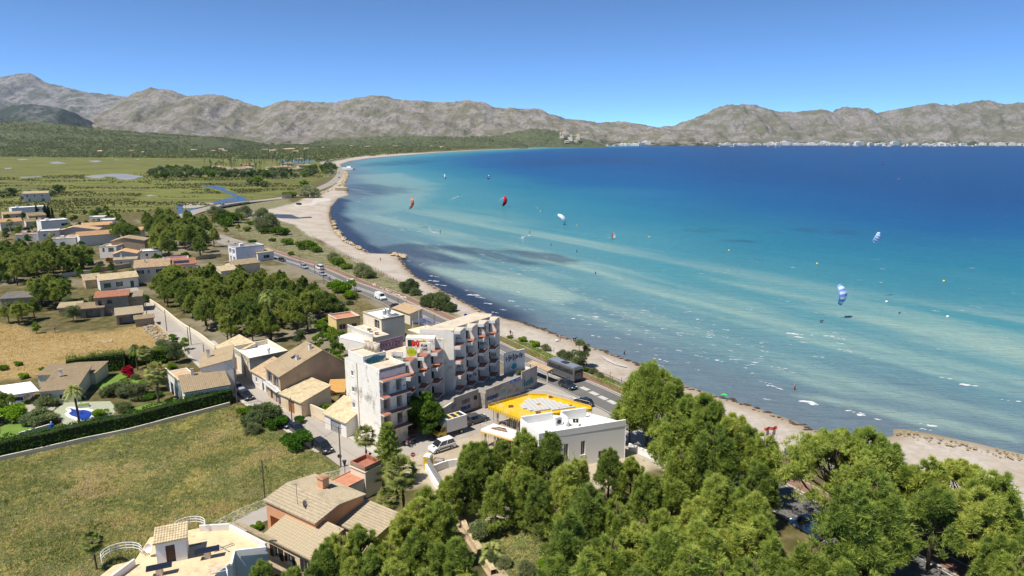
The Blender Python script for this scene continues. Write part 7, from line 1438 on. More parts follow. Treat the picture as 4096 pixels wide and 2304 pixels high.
# ================================================================== VEHICLES
t = NT('tyre rubber'); M_tyre = t.done((.02, .02, .02, 1), .9, .2)
M_rim = plain('wheel rim', alb(170, 172, 176), .35, .5, .7); M_lampw = plain('headlamp', alb(236, 238, 240), .15, .6); M_lampr = plain('tail lamp', alb(196, 30, 30), .3, .5); M_plate = plain('number plate', alb(232, 232, 226), .6)
t = NT('car glass'); M_cglass = t.done((.015, .018, .022, 1), .06, .7)
def paint(name, col):
    if name in MC: return MC[name]
    t = NT(name); t.b.inputs['Coat Weight'].default_value = .6; t.b.inputs['Coat Roughness'].default_value = .05; MC[name] = t.done(col, .35, .5); return MC[name]
def car(label, loc, head, L_=4.1, W=1.75, H=1.5, style='hatch', col=(.02, .02, .025, 1), name='parked_car', group=None, cat='car'):
    e = thing(name, label, cat, loc, R(head), group); pm = paint('paint %.3f %.3f %.3f' % col[:3], col); h2 = L_ / 2; w2 = W / 2
    belt = .58 * H if style != 'van' else .5 * H; bz_ = .28; sty = dict(hatch=(-.46, .20, -.36, .02), saloon=(-.34, .22, -.18, .02), mpv=(-.48, .30, -.42, .10), van=(-.495, .33, -.48, .20), suv=(-.46, .22, -.38, .05))[style]
    prof = [(-h2, bz_), (-h2 - .02, belt * .7), (-h2 + .06, belt), (h2 * .46, belt + .02), (h2 * .86, belt * .86), (h2, belt * .66), (h2 + .02, bz_ + .1), (h2 - .1, bz_)]
    if style == 'van': prof[3] = (h2 * .62, belt + .06)
    rings = []
    for y, s in ((-w2, .94), (-w2 + .1, 1.0), (w2 - .1, 1.0), (w2, .94)): rings.append([(x * (.985 if s < 1 else 1), y, bz_ + (z_ - bz_) * s) for x, z_ in prof])
    mb = MB(); mb.loft(rings); body = mb.build('body', pm, e)
    x0, x1, x2, x3 = (q * L_ for q in sty); zt_ = H - .06; gw = w2 - .06; tw_ = w2 - .22
    mb = MB(); mb.hexa([(x0, -gw, belt), (x1, -gw, belt), (x1, gw, belt), (x0, gw, belt), (x2, -tw_, zt_), (x3, -tw_, zt_), (x3, tw_, zt_), (x2, tw_, zt_)]); gl = mb.build('windows', M_cglass if style != 'van' else pm, e)
    if style == 'van':
        mb = MB(); k = .012; mb.poly([(x1 + k - .06, -gw + .12, belt + .1), (x1 + k - .06, gw - .12, belt + .1), (x3 + .12, tw_ - .08, zt_ - .12), (x3 + .12, -tw_ + .08, zt_ - .12)]); mb.build('windscreen', M_cglass, e)
        for sy in (-1, 1): mb = MB(); y_ = sy * (gw + .005); y2 = sy * (tw_ + .03); mb.poly([(x1 - .75, y_, belt + .06), (x1 - .15, y_, belt + .06), (x3 - .15, y2, zt_ - .2), (x3 - .65, y2, zt_ - .2)]); mb.build('side_window', M_cglass, e)
    mb = MB(); mb.hexa([(x2 - .05, -tw_ - .03, zt_ + .001), (x3 + .05, -tw_ - .03, zt_ + .001), (x3 + .05, tw_ + .03, zt_ + .001), (x2 - .05, tw_ + .03, zt_ + .001), (x2 + .1, -tw_ + .1, H), (x3 - .1, -tw_ + .1, H), (x3 - .1, tw_ - .1, H), (x2 + .1, tw_ - .1, H)]); mb.build('roof', pm, e)
    if style != 'van':
        for sy in (-1, 1):
            for f in (.5, .02, .97):
                xb = x0 + (x1 - x0) * f; xt = x2 + (x3 - x2) * f; mb = MB(); mb.tube([(xb, sy * (gw + .005), belt), (xt, sy * (tw_ + .005), zt_)], .045, 4); mb.build('pillar', pm, e)
    r_ = .31 * (H / 1.5) ** .5
    for sx in (-.30, .31):
        for sy in (-1, 1):
            mb = MB(); mb.disc((sx * L_, sy * (w2 - .09), r_), (0, 1, 0), r_, 16, .2); wh = mb.build('wheel', M_tyre, e); mb = MB(); mb.disc((sx * L_, sy * (w2 + .012), r_), (0, 1, 0), r_ * .62, 12, .012); mb.build('rim', M_rim, wh)
    for sy in (-1, 1):
        mb = MB(); mb.ball((h2 - .08, sy * (w2 - .32), belt * .74), .13, .2, .1, 8, 5); mb.build('headlight', M_lampw, e, True); mb = MB(); mb.box(-h2 - .035, -h2 + .04, sy * (w2 - .22) - .14, sy * (w2 - .22) + .14, belt * .7, belt * .95); mb.build('taillight', M_lampr, e); mb = MB(); mb.ball((x1 - .15, sy * (w2 + .08), belt + .12), .08, .1, .07, 6, 4); mb.build('mirror', pm, e, True)
    mb = MB(); mb.box(h2 + .021, h2 + .03, -.26, .26, .42, .54); mb.build('number_plate', M_plate, e); mb = MB(); mb.box(-h2 - .045, -h2 - .022, -.26, .26, .5, .62); mb.build('number_plate', M_plate, e)
    return e
def heading(p, line): k = int(np.argmin(np.hypot(line[:, 0] - p[0], line[:, 1] - p[1]))); k = min(k, len(line) - 2); d_ = line[k + 1] - line[k]; return math.degrees(math.atan2(d_[1], d_[0])), line[k], bz[k] if line is COAST else .02
BLK = (.012, .012, .014, 1); GRY = (.06, .063, .07, 1); SIL = (.30, .32, .36, 1); WHT = (.72, .72, .72, 1); NAV = (.012, .018, .03, 1)
def oncoast(label, px, py, lane, away, **kw):
    p = g(px, py); hd, c_, z_ = heading(p, COAST); d_ = Vector((math.cos(R(hd)), math.sin(R(hd)), 0)); n_ = Vector((d_.y, -d_.x, 0)); q = Vector((p.x, p.y, 0)); c3 = Vector((c_[0], c_[1], 0)); q = c3 + d_ * (q - c3).dot(d_) + n_ * lane; q.z = z_; return car(label, q, hd if away else hd + 180, name=kw.pop('name', 'car'), **kw)
oncoast('glossy black hatchback driving behind the coach towards the viewer', 2290, 1545, -1.9, False, col=NAV, L_=4.2, H=1.52)
oncoast('white panel van driving towards the viewer on the coast road', 1522, 1196, -1.8, False, style='van', L_=5.0, W=1.95, H=2.1, col=WHT, name='white_van', cat='van')
oncoast('white hatchback driving away beside the paired poles', 1413, 1130, 2.0, True, col=WHT); oncoast('white minivan driving away on the coast road', 1287, 1076, 2.0, True, style='mpv', L_=4.6, H=1.9, col=WHT)
oncoast('grey saloon car coming towards the viewer by the cyclist', 1300, 1100, -1.8, False, style='saloon', L_=4.4, H=1.42, col=SIL); oncoast('silver estate car farther up the coast road', 1225, 1072, -1.8, False, style='suv', H=1.65, col=SIL); oncoast('dark car farthest up the near road stretch', 1131, 1044, -1.8, False, col=BLK)
oncoast('dark car half hidden behind the beach bar roof', 1522, 1240, -3.0, True, col=BLK); oncoast('silver car crossing the low bridge', 897, 830, 1.8, True, style='suv', H=1.6, col=SIL); oncoast('dark car far along the bay road', 1352, 712, 2, True, col=BLK); oncoast('farther dark car on the bend of the bay road', 1356, 694, -2, False, col=GRY); oncoast('dark car farthest round the bay road bend', 1350, 672, 2, True, col=BLK)
far_cols = [WHT, SIL, WHT, BLK, WHT, SIL, WHT, WHT]
for i in range(8): p = g(1316 + i * 4.0, 706 - i * 3.6); car('parked car in the line beside the distant bay road', p, 70, col=far_cols[i], group='cars parked by the distant bay road')
for i in range(9): p = g(1302 + (i % 5) * 8, 646 + (i // 5) * 5); car('parked car in the distant beach car park', p, 20 + i * 7, col=far_cols[(i * 3) % 8], group='cars in the distant beach car park')
for i in range(6): p = g(1095 + i * 22, 708 + (i % 2) * 1.5); car('parked car behind the shrubs of the marsh resort', p, 15, col=far_cols[(i * 5 + 1) % 8], group='cars by the marsh resort')
sh = heading(g(985, 1590), STREET)[0]
car('silver blue hatchback parked at the roadside, rear one of two', g(951, 1562), sh + 4, col=SIL, L_=4.1); car('black hatchback parked in the street by the white house', g(984, 1592), sh + 4, col=BLK, L_=4.2)
car('black minivan parked at the meadow corner', g(1291, 1800), sh + 2, style='mpv', L_=4.4, H=1.75, col=BLK); car('dark car hidden behind the bush, upper one', g(1142, 1702), sh, col=NAV); car('dark car hidden behind the bush, lower one', g(1192, 1728), sh, col=NAV)
lh = heading(g(1285, 1955), LANE)[0]; car('silver blue car parked in the lane beside the white shed', g(1288, 1968), lh, style='saloon', L_=4.5, H=1.45, col=(.30, .38, .50, 1))
dh = heading(g(1800, 1725), SIDE)[0]; car('dark grey estate car parked beside the graffiti wall', g(1905, 1688), dh, style='suv', L_=4.6, W=1.85, H=1.65, col=GRY)
c_ = car('white passenger van with black bonnet emblem facing the junction', g(1768, 1798), dh + 180, style='mpv', L_=4.4, W=1.85, H=1.85, col=WHT, name='passenger_van', cat='van')
mb = MB(); mb.ball((0, 0, 0), .22, .25, .01, 8, 4); o = mb.build('emblem', M_dark, c_, loc=(1.6, .1, 1.04)); mb = MB(); mb.box(-1.2, 1.0, -.945, -.93, .55, .72); mb.build('side_moulding', M_dark, c_); mb = MB(); mb.box(-1.2, 1.0, .93, .945, .55, .72); mb.build('side_moulding', M_dark, c_)
car('dark car parked behind the yellow deck', g(2335, 1618), 125, col=NAV); car('blue van parked under the big umbrella pine', g(3232, 2125), 118, style='van', L_=4.8, H=2.0, col=(.012, .04, .10, 1), name='blue_van', cat='van'); car('black car at the lone marsh farmhouse', g(105, 791), 30, col=BLK)  # blue van's paint is darkened to stand in for shade under the pine
car('white car parked in the pool house carport', g(98, 1606), 100, col=WHT, style='suv', H=1.6)
# box truck
e = thing('box_truck', 'yellow cab truck with tall white box body in the side street', 'truck', g(1795, 1738), R(dh + 180)); PY_ = paint('truck yellow', (.78, .50, .02, 1))
mb = MB(); mb.box(-3.1, 1.0, -1.08, 1.08, .95, 3.25); mb.build('cargo_box', plain('white truck panel', alb(240, 240, 238), .5, var=.02), e)
mb = MB(); mb.loft([[(1.05, y, .5), (2.9, y, .5), (2.95, y, 1.05), (2.3, y, 1.3), (1.75, y * .9, 2.3), (1.05, y * .9, 2.35)] for y in (-1.0, 1.0)]); mb.build('cab', PY_, e)
mb = MB(); mb.poly([(2.32, -.85, 1.34), (2.32, .85, 1.34), (1.80, .78, 2.26), (1.80, -.78, 2.26)]); o = mb.build('windscreen', M_cglass, e, loc=(.02, 0, .01))
for sy in (-1, 1): mb = MB(); mb.poly([(1.2, sy * 1.0, 1.3), (2.2, sy * 1.0, 1.3), (1.75, sy * .93, 2.05), (1.2, sy * .93, 2.05)]); mb.build('side_window', M_cglass, e, loc=(0, sy * .02, 0))
mb = MB(); mb.loft([[(1.02, y, 2.3), (1.8, y, 2.3), (1.02, y, 3.1)] for y in (-.9, .9)]); mb.build('wind_deflector', M_frame, e)
for i in range(3): mb = MB(); mb.box(-2.7 + i * 1.25, -1.9 + i * 1.25, -.85, .85, 3.252, 3.28); mb.build('roof_panel', M_dark, e)
for i in range(2): mb = MB(); mb.box(-1.85 + i * 1.25, -1.5 + i * 1.25, -.95, .95, 3.252, 3.27); mb.build('roof_stripe', PY_, e)
mb = MB(); mb.box(2.7, 3.0, -1.0, 1.0, .4, .75); mb.build('bumper', M_dark, e)
for sx in (-2.0, 2.2):
    for sy in (-1, 1): mb = MB(); mb.disc((sx, sy * .9, .4), (0, 1, 0), .4, 16, .24); wh = mb.build('wheel', M_tyre, e); mb = MB(); mb.disc((sx, sy * 1.03, .4), (0, 1, 0), .24, 12, .012); mb.build('rim', M_rim, wh)
for sy in (-1, 1): mb = MB(); mb.ball((2.93, sy * .72, .95), .08, .2, .12, 8, 5); mb.build('headlight', M_lampw, e, True); mb = MB(); mb.box(1.95, 2.05, sy * 1.2 - .08, sy * 1.2 + .08, 1.4, 1.75); mb.build('mirror', M_dark, e)
# coach
p = g(2240, 1500); hd, c0, z_ = heading(p, COAST); d_ = Vector((math.cos(R(hd)), math.sin(R(hd)), 0)); n_ = Vector((d_.y, -d_.x, 0)); q = Vector((c0[0], c0[1], 0)) + n_ * 1.9; e = thing('coach', 'grey coach with tinted windows driving away on the coast road', 'coach', (q.x, q.y, z_), R(hd)); PG = paint('coach grey', (.10, .10, .105, 1))
mb = MB(); prof = [(-4.4, .4), (-4.4, 2.8), (-4.25, 3.1), (4.0, 3.15), (4.35, 2.6), (4.5, 1.0), (4.45, .4)]
mb.loft([[(x, y, z0 if abs(y) < 1.2 else .4 + (z0 - .4) * .97) for x, z0 in prof] for y in (-1.25, -1.1, 1.1, 1.25)]); mb.build('body', PG, e)
mb = MB(); mb.box(-4.1, 3.9, -1.1, 1.1, 3.16, 3.24); mb.build('roof', paint('coach roof grey', (.20, .22, .25, 1)), e); mb = MB(); mb.box(-1.0, .6, -.6, .6, 3.242, 3.4); mb.build('roof_hatch', M_dark, e); mb = MB(); mb.box(-3.9, -2.0, -.9, .9, 3.242, 3.36); mb.build('air_conditioner', paint('coach roof grey', (.2, .2, .2, 1)), e)
for sy in (-1, 1):
    for i in range(6): mb = MB(); mb.box(-3.9 + i * 1.3, -2.64 + i * 1.3, sy * 1.245 - .02, sy * 1.245 + .02, 1.75, 2.7); mb.build('side_window', M_cglass, e)
    for sx in (-2.6, 2.7): mb = MB(); mb.disc((sx, sy * 1.14, .48), (0, 1, 0), .48, 18, .26); wh = mb.build('wheel', M_tyre, e); mb = MB(); mb.disc((sx, sy * 1.275, .48), (0, 1, 0), .28, 12, .012); mb.build('rim', M_rim, wh)
    mb = MB(); mb.box(-4.43, -4.401, sy * 1.0 - .1, sy * 1.0 + .1, .9, 1.3); mb.build('taillight', M_lampr, e); mb = MB(); mb.tube([(4.2, sy * 1.2, 2.8), (4.6, sy * 1.45, 2.6), (4.6, sy * 1.45, 2.1)], .06, 5); mb.build('mirror', M_dark, e)
mb = MB(); mb.box(-4.42, -4.395, -1.05, 1.05, 1.75, 2.75); rw = mb.build('rear_window', M_cglass, e); o = link('lettering', text_mesh('BERNARDO', .26, M_frame, .004), e, (-4.425, .72, 1.85)); o.rotation_euler = (R(90), 0, R(-90)); mb = MB(); mb.box(-4.45, -4.39, -1.2, 1.2, .42, .7); mb.build('bumper', M_dark, e)
mb = MB(); mb.poly([(4.52, -1.1, 1.2), (4.52, 1.1, 1.2), (4.37, 1.1, 2.6), (4.37, -1.1, 2.6)]); mb.build('windscreen', M_cglass, e)
# motorcycles and bicycles
def two_wheeler(name, label, loc, head, motor=True, lean=0.15):
    e = thing(name, label, 'motorcycle' if motor else 'bicycle', loc, R(head)); e.rotation_euler = (lean, 0, R(head)); r_ = .31
    for x in (-.6, .62):
        mb = MB(); n_ = 16; mb.tube([(x + r_ * math.cos(6.283 * k / n_), 0, r_ + r_ * math.sin(6.283 * k / n_)) for k in range(n_ + 1)], .06 if motor else .025, 5); mb.build('wheel', M_tyre, e)
    mb = MB(); mb.tube([(-.6, 0, r_), (-.1, 0, .42), (.35, 0, .85), (.62, 0, r_)], .06 if motor else .025, 5); mb.tube([(-.1, 0, .42), (-.3, 0, .8)], .03, 5); mb.build('frame', M_dark, e)
    mb = MB(); mb.ball((-.3, 0, .85), .32, .13, .06, 8, 5); mb.build('saddle', M_dark, e, True); mb = MB(); mb.tube([(.32, -.3, 1.02), (.38, 0, .98), (.32, .3, 1.02)], .025, 5); mb.build('handlebar', M_metal, e)
    if motor: mb = MB(); mb.ball((.08, 0, .72), .28, .16, .16, 8, 6); mb.build('tank', m_sred, e, True); mb = MB(); mb.box(-.2, .2, -.14, .14, .25, .55); mb.build('engine', M_metal, e)
    return e
for i, (px, py) in enumerate(((1655, 1768), (1640, 1778), (1628, 1786))): two_wheeler('motorcycle', ['rightmost', 'middle', 'leftmost'][i] + ' of three motorbikes parked in the shade of the tower', g(px, py) + Vector((0, 0, .14)), dh + 95 + i * 6)
# ================================================================== PEOPLE
def person_mesh(pose):
    J = dict(pel=(0, 0, .95), chest=(0, .02, 1.28), neck=(0, .02, 1.48), head=(0, -.02, 1.60), top=(0, -.02, 1.74), lh=(.10, 0, .92), lk=(.12, 0, .5), la=(.13, .02, .08), lf=(.14, -.16, .04), rh=(-.10, 0, .92), rk=(-.12, 0, .5), ra=(-.13, .02, .08), rf=(-.14, -.16, .04), ls=(.19, .02, 1.42), le=(.26, .02, 1.14), lw=(.27, -.06, .88), lt=(.27, -.09, .79), rs=(-.19, .02, 1.42), re=(-.26, .02, 1.14), rw=(-.27, -.06, .88), rt=(-.27, -.09, .79))
    if pose == 'walk': J.update(lk=(.1, -.18, .52), la=(.1, -.3, .1), lf=(.1, -.46, .08), rk=(-.1, .08, .5), ra=(-.1, .34, .12), rf=(-.1, .24, .03), le=(.24, .16, 1.16), lw=(.24, .10, .92), lt=(.24, .06, .84), re=(-.24, -.12, 1.16), rw=(-.22, -.26, .98), rt=(-.22, -.30, .92))
    if pose == 'hold': J.update(le=(.24, -.16, 1.2), lw=(.14, -.42, 1.28), lt=(.08, -.50, 1.30), re=(-.24, -.16, 1.2), rw=(-.14, -.42, 1.28), rt=(-.08, -.50, 1.30), lk=(.16, -.16, .52), la=(.2, -.02, .1), lf=(.22, -.18, .05), rk=(-.16, -.16, .52), ra=(-.2, -.02, .1), rf=(-.22, -.18, .05), pel=(0, .1, .90), lh=(.1, .1, .88), rh=(-.1, .1, .88))
    if pose == 'sit': J.update(lk=(.12, -.30, .66), la=(.1, -.12, .26), lf=(.1, -.26, .22), rk=(-.12, -.24, .60), ra=(-.1, .0, .34), rf=(-.1, -.14, .30), chest=(0, -.18, 1.20), neck=(0, -.36, 1.36), head=(0, -.44, 1.46), top=(0, -.48, 1.58), ls=(.18, -.3, 1.32), rs=(-.18, -.3, 1.32), le=(.2, -.42, 1.10), lw=(.2, -.56, 1.0), lt=(.2, -.6, .98), re=(-.2, -.42, 1.10), rw=(-.2, -.56, 1.0), rt=(-.2, -.6, .98))
    rad = dict(pel=.14, chest=.15, neck=.06, head=.10, top=.06, lh=.10, lk=.065, la=.045, lf=.035, rh=.10, rk=.065, ra=.045, rf=.035, ls=.065, le=.045, lw=.032, lt=.035, rs=.065, re=.045, rw=.032, rt=.035)
    ks = list(J); E_ = [('pel', 'chest'), ('chest', 'neck'), ('neck', 'head'), ('head', 'top'), ('pel', 'lh'), ('lh', 'lk'), ('lk', 'la'), ('la', 'lf'), ('pel', 'rh'), ('rh', 'rk'), ('rk', 'ra'), ('ra', 'rf'), ('chest', 'ls'), ('ls', 'le'), ('le', 'lw'), ('lw', 'lt'), ('chest', 'rs'), ('rs', 're'), ('re', 'rw'), ('rw', 'rt')]
    m = bpy.data.meshes.new('person'); m.from_pydata([J[k] for k in ks], [(ks.index(a_), ks.index(b_)) for a_, b_ in E_], []); o = bpy.data.objects.new('tmp', m); COL.objects.link(o)
    md = o.modifiers.new('s', 'SKIN')
    for i, k in enumerate(ks): sv = m.skin_vertices[0].data[i]; sv.radius = (rad[k], rad[k] * (.8 if k in ('pel', 'chest') else 1)); sv.use_root = (k == 'pel')
    o.modifiers.new('d', 'SUBSURF').levels = 1; dg = bpy.context.evaluated_depsgraph_get(); out = bpy.data.meshes.new_from_object(o.evaluated_get(dg)); bpy.data.objects.remove(o)
    out.materials.clear(); [out.materials.append(None) for _ in range(4)]
    for f in out.polygons:
        z_ = f.center.z; ax = abs(f.center.x); f.use_smooth = True
        f.material_index = 3 if z_ > J['head'][2] + .06 else 0 if z_ > J['neck'][2] - .02 or z_ < .45 or (ax > .225 and z_ < J['le'][2] + .02) else 2 if z_ < J['pel'][2] + .06 else 1
    return out
PM_ = {k: person_mesh(k) for k in ('stand', 'walk', 'hold', 'sit')}
SKIN = plain('skin', alb(196, 146, 112), .7, var=.05); HAIR = plain('dark hair', alb(60, 46, 38), .8)
def person(label, loc, head, pose='stand', shirt=None, legs=None, hair=None, skin=None, sink=0, group=None):
    e = thing('person', label, 'person', loc, R(head), group); o = link('body', PM_[pose], e, (0, 0, -sink))
    for i, m_ in enumerate((skin or SKIN, shirt or K_black, legs or K_black, hair or HAIR)): o.material_slots[i].link = 'OBJECT'; o.material_slots[i].material = m_
    return e
cl = lambda n, *c: plain('cloth ' + n, alb(*c), .9, var=.05); C_w = cl('white', 230, 226, 220); C_b = cl('navy', 44, 54, 84); C_p = cl('salmon', 224, 150, 124); C_g = cl('grey', 150, 150, 156); C_o = cl('wetsuit', 30, 32, 38); C_r = cl('red', 186, 52, 52)
person('bather in salmon top standing on the beach by a bag', g(2240, 1366), 200, 'stand', C_p, SKIN, HAIR); person('person walking the beach near the rocky spit', g(1522, 1046), 160, 'walk', C_b, C_b); person('person in pale shirt wading at the water edge', g(2497, 1420, -.5), 20, 'stand', C_g, C_o, sink=.3)
person('wader with white hat far out from the flag', g(3178, 1560, -.5), 40, 'stand', SKIN, C_b, C_w, sink=.35); person('left one of two people standing together in the sea', g(3281, 1290, -.5), 60, 'stand', C_o, C_o, HAIR, sink=.7); person('right taller one of two people standing together in the sea', g(3288, 1290, -.5), 60, 'hold', C_o, C_o, C_g, sink=.6); person('dark figure alone chest deep right of the pair', g(3597, 1256, -.5), 60, 'hold', C_o, C_o, sink=.8)
for px, py, lab in ((2204, 982, 'dark figure in the sea, farthest of three in line'), (2307, 1009, 'dark figure in the sea, middle of three in line'), (2382, 1097, 'dark figure in the sea, nearest of three in line')): person(lab, g(px, py, -.5), 50, 'hold', C_o, C_o, sink=.5)
person('pedestrian in red beside the stone cottage wall', g(1121, 1624), 300, 'walk', C_r, C_b); person('beachgoer beside the white board at the shore', g(1462, 1014), 100, 'stand', C_b, C_b); person('person sitting near the shore in white', g(1470, 1016), 100, 'stand', C_w, SKIN); person('dark clad person at the posts behind the hotel', g(2042, 1344), 160, 'stand', C_o, C_o)
for i, (px, py) in enumerate(((912, 972), (940, 980), (952, 978))): 
    two_wheeler('bicycle', ['leftmost', 'middle', 'rightmost'][i] + ' bicycle of the group resting by the coast road house', g(px, py), 30 + 40 * i, False, 0); person(['leftmost', 'middle', 'rightmost'][i] + ' cyclist of the group by the coast road house', g(px + 3, py + 1), 200, 'stand', C_w if i else C_o, C_o)
cy = two_wheeler('bicycle', 'racing bicycle ridden along the coast road', g(1318, 1120) + Vector((0, 0, .04)), heading(g(1318, 1120), COAST)[0] + 180, False, 0); person('cyclist in grey riding beside the grey saloon car', g(1318, 1120) + Vector((0, 0, .06)), heading(g(1318, 1120), COAST)[0] + 180 + 90, 'sit', C_g, C_o)
# dog
e = thing('dog', 'black dog standing on the wrack at the water edge', 'dog', g(2298, 1362), R(20)); mb = MB(); mb.tube([(-.45, 0, .52), (-.3, 0, .55), (.1, 0, .52), (.35, 0, .58), (.5, 0, .72), (.62, 0, .78), (.8, 0, .72)], [.06, .13, .13, .15, .10, .10, .05], 8)
for x in (-.32, .3):
    for y in (-.09, .09): mb.tube([(x, y, .5), (x + (.05 if x < 0 else 0), y, .28), (x - (.03 if x < 0 else 0), y, 0)], [.07, .045, .03], 6)
mb.tube([(-.45, 0, .55), (-.65, 0, .75)], [.03, .015], 5); mb.build('body', C_o, e, True)
e = thing('surfboard', 'white board lying on the sand by the shore', 'board', g(1447, 1016) + Vector((0, 0, .05)), R(10)); mb = MB(); mb.ball((0, 0, .06), 1.3, .45, .06, 12, 6); mb.build('board', C_w, e, True); mb = MB(); mb.box(-1.1, -.9, -.02, .02, .1, .3); mb.build('fin', C_o, e)
e = thing('beach_bag', 'pale bag beside the salmon dressed bather', 'bag', g(2228, 1364), 0); mb = MB(); mb.ball((0, 0, .2), .5, .3, .25, 8, 6); mb.build('bag', C_w, e, True); mb = MB(); mb.tube([(-.2, 0, .4), (0, 0, .6), (.2, 0, .4)], .02, 4); mb.build('strap', C_b, e)
e = thing('grounded_kite', 'small bright green kite lying on the beach', 'kite', g(2896, 1588), R(-30)); mb = MB(); rg = [[(math.cos(a_) * .7, y, .1 + math.sin(a_) * .5) for a_ in np.linspace(.2, 2.9, 9)] for y in (-.3, .3)]
for k in range(8): mb.poly([rg[0][k], rg[0][k + 1], rg[1][k + 1], rg[1][k]])
mb.build('canopy', cl('green kite', 60, 220, 90), e); mb = MB(); mb.tube(rg[0], .05, 6); mb.build('leading_edge', cl('green kite', 60, 220, 90), e)
e = thing('beach_towel', 'small red float on the beach beyond the tamarisk', 'float', g(2352, 1398), 0); mb = MB(); mb.ball((0, 0, .2), .6, .35, .2, 8, 6); mb.build('float', C_r, e, True)
# ================================================================== KITES, BUOYS, WAKES
def kite(label, px, py, Y, wpx_, hpx, colA, colB, rot, surfer=None, arc=2.4, seg=9, chord=.42):
    c = gy(px, py, Y); sc = (c - cam_o.location).length / FOC; span = max(wpx_, hpx) * sc * 1.05; e = thing('kite', label, 'kite', c); ph_, ps_ = (R(q) for q in rot); X_ = Vector((math.sin(ph_), 0, math.cos(ph_))); Y_ = Matrix.Rotation(ps_, 3, X_) @ Vector((0, -1, 0)); Z_ = X_.cross(Y_); e.rotation_euler = Matrix((X_, Y_, Z_)).transposed().to_euler(); rr = span / 2 / math.sin(arc / 2); per = []
    for k in range(seg + 1):
        a_ = -arc / 2 + arc * k / seg; f = math.cos(a_ / arc * math.pi * .8) ** .6 if k not in (0, seg) else .35; per.append((rr * math.sin(a_), rr * (math.cos(a_) - math.cos(arc / 4)), span * chord * max(f, .3)))
    for k in range(seg):
        a_, b_ = per[k], per[k + 1]; mb = MB(); m_ = colA if (k % 2 == 0 or colB is None) else colB; th = .03 * span; n = 4
        for q in range(n):
            f0, f1 = q / n, (q + 1) / n; bulge = lambda f: .12 * span * math.sin(math.pi * f) ; P_ = lambda s, f: (s[0] * (1 + bulge(f) / rr), s[1] + bulge(f) * .8, s[2] * (f - .35))
            mb.poly([P_(a_, f0), P_(b_, f0), P_(b_, f1), P_(a_, f1)])
        mb.build('panel', m_, e)
    mb = MB(); mb.tube([(p[0], p[1], -.35 * p[2]) for p in per], [.012 * span] + [.028 * span] * (seg - 1) + [.012 * span], 7); mb.build('leading_edge', colA, e, True)
    for k in (2, seg // 2, seg - 2): mb = MB(); p = per[k]; mb.tube([(p[0], p[1] - .01, -.35 * p[2]), (p[0] * 1.02, p[1] + .08 * span, .1 * p[2]), (p[0], p[1], .62 * p[2])], .012 * span, 5); mb.build('strut', colB or colA, e, True)
    return e
def surfer(label, px, py, head=60, board=None):
    p = g(px, py, -.5); person(label, p + Vector((0, 0, .35)), head, 'hold', C_o, C_o); e = thing('kiteboard', 'board under the ' + label, 'board', p + Vector((0, 0, .12)), R(head)); mb = MB(); mb.ball((0, 0, 0), .75, .24, .05, 10, 5); mb.build('board', C_r, e, True); mb = MB(); mb.box(-.2, .2, -.12, .12, .051, .1); mb.build('footpads', C_o, e)
m_foam = plain('sea foam', alb_ground(238, 240, 240, 1.6), .9, var=.04)
def foam(label, pts, w0, w1, group=None, kindstuff=False, ragged=.5):
    l = spline([g(*p, -.5)[:2] for p in pts], 1.2); n = len(l); mb = MB(); r = random.Random(len(label) + n); A = offset(l, 0)
    for k in range(n * 4):
        i = r.randrange(n); f = i / max(1, n - 1); w = w0 + (w1 - w0) * f; s = r.uniform(.15, .5) * (.5 + w * .5) * (1 - .5 * f); c = l[i] + np.array([r.gauss(0, w * .42), r.gauss(0, w * .42)]); a0 = r.uniform(0, 6)
        mb.poly([(c[0] + s * math.cos(a0 + q) * r.uniform(.5, 1.2), c[1] + s * math.sin(a0 + q) * r.uniform(.4, .9), -.47 + .004 * (k % 9)) for q in (0, 1.05, 2.1, 3.14, 4.2, 5.2)])
    return mb.build('wake_foam', m_foam, kind='stuff')
kO = cl('kite orange', 240, 110, 70); kO2 = cl('kite peach', 240, 170, 130); kR = cl('kite red', 214, 24, 40); kR2 = cl('kite dark red', 170, 20, 40); kW = cl('kite white', 236, 238, 244); kB = cl('kite blue', 124, 160, 226); kB2 = cl('kite pale blue', 226, 234, 246); kN = cl('kite navy', 40, 60, 110)
kite('orange arched kite low over the left shallows', 1647, 815, 395, 22, 36, kO, kO2, (12, 55)); kite('red kite in front of its white wake', 2018, 805, 520, 22, 34, kR, kR2, (12, 25)); kite('white arched kite in mid bay', 2250, 875, 410, 34, 40, kW, None, (-35, 40)); kite('large blue and white striped kite nearest the viewer', 3365, 1180, 190, 34, 66, kB, kB2, (-8, 18), arc=1.7, chord=.5)
kite('pale blue foil kite above the deep blue water at right', 3507, 950, 215, 34, 34, kB2, kB, (25, 15), arc=1.2, chord=.7); kite('small white and blue kite, left of the far pair', 1778, 712, 900, 16, 22, kW, kB, (15, 50)); kite('small navy kite, right of the far pair', 1952, 712, 900, 14, 22, kN, kW, (20, 40))
kite('tiny pale kite farthest over the bay', 1998, 686, 1200, 6, 14, kB2, None, (10, 40)); kite('tiny red kite far right over the deep water', 3533, 657, 900, 8, 6, kR, None, (80, 40)); kite('tiny pink kite right of the far red one', 3596, 716, 800, 7, 5, kO2, None, (80, 40))
surfer('kitesurfer with long wake in the shallows', 1761, 934); surfer('kitesurfer ahead of the middle wake', 2119, 938); surfer('kitesurfer below the far wake', 1838, 784); surfer('kitesurfer behind the red kite', 2021, 790)
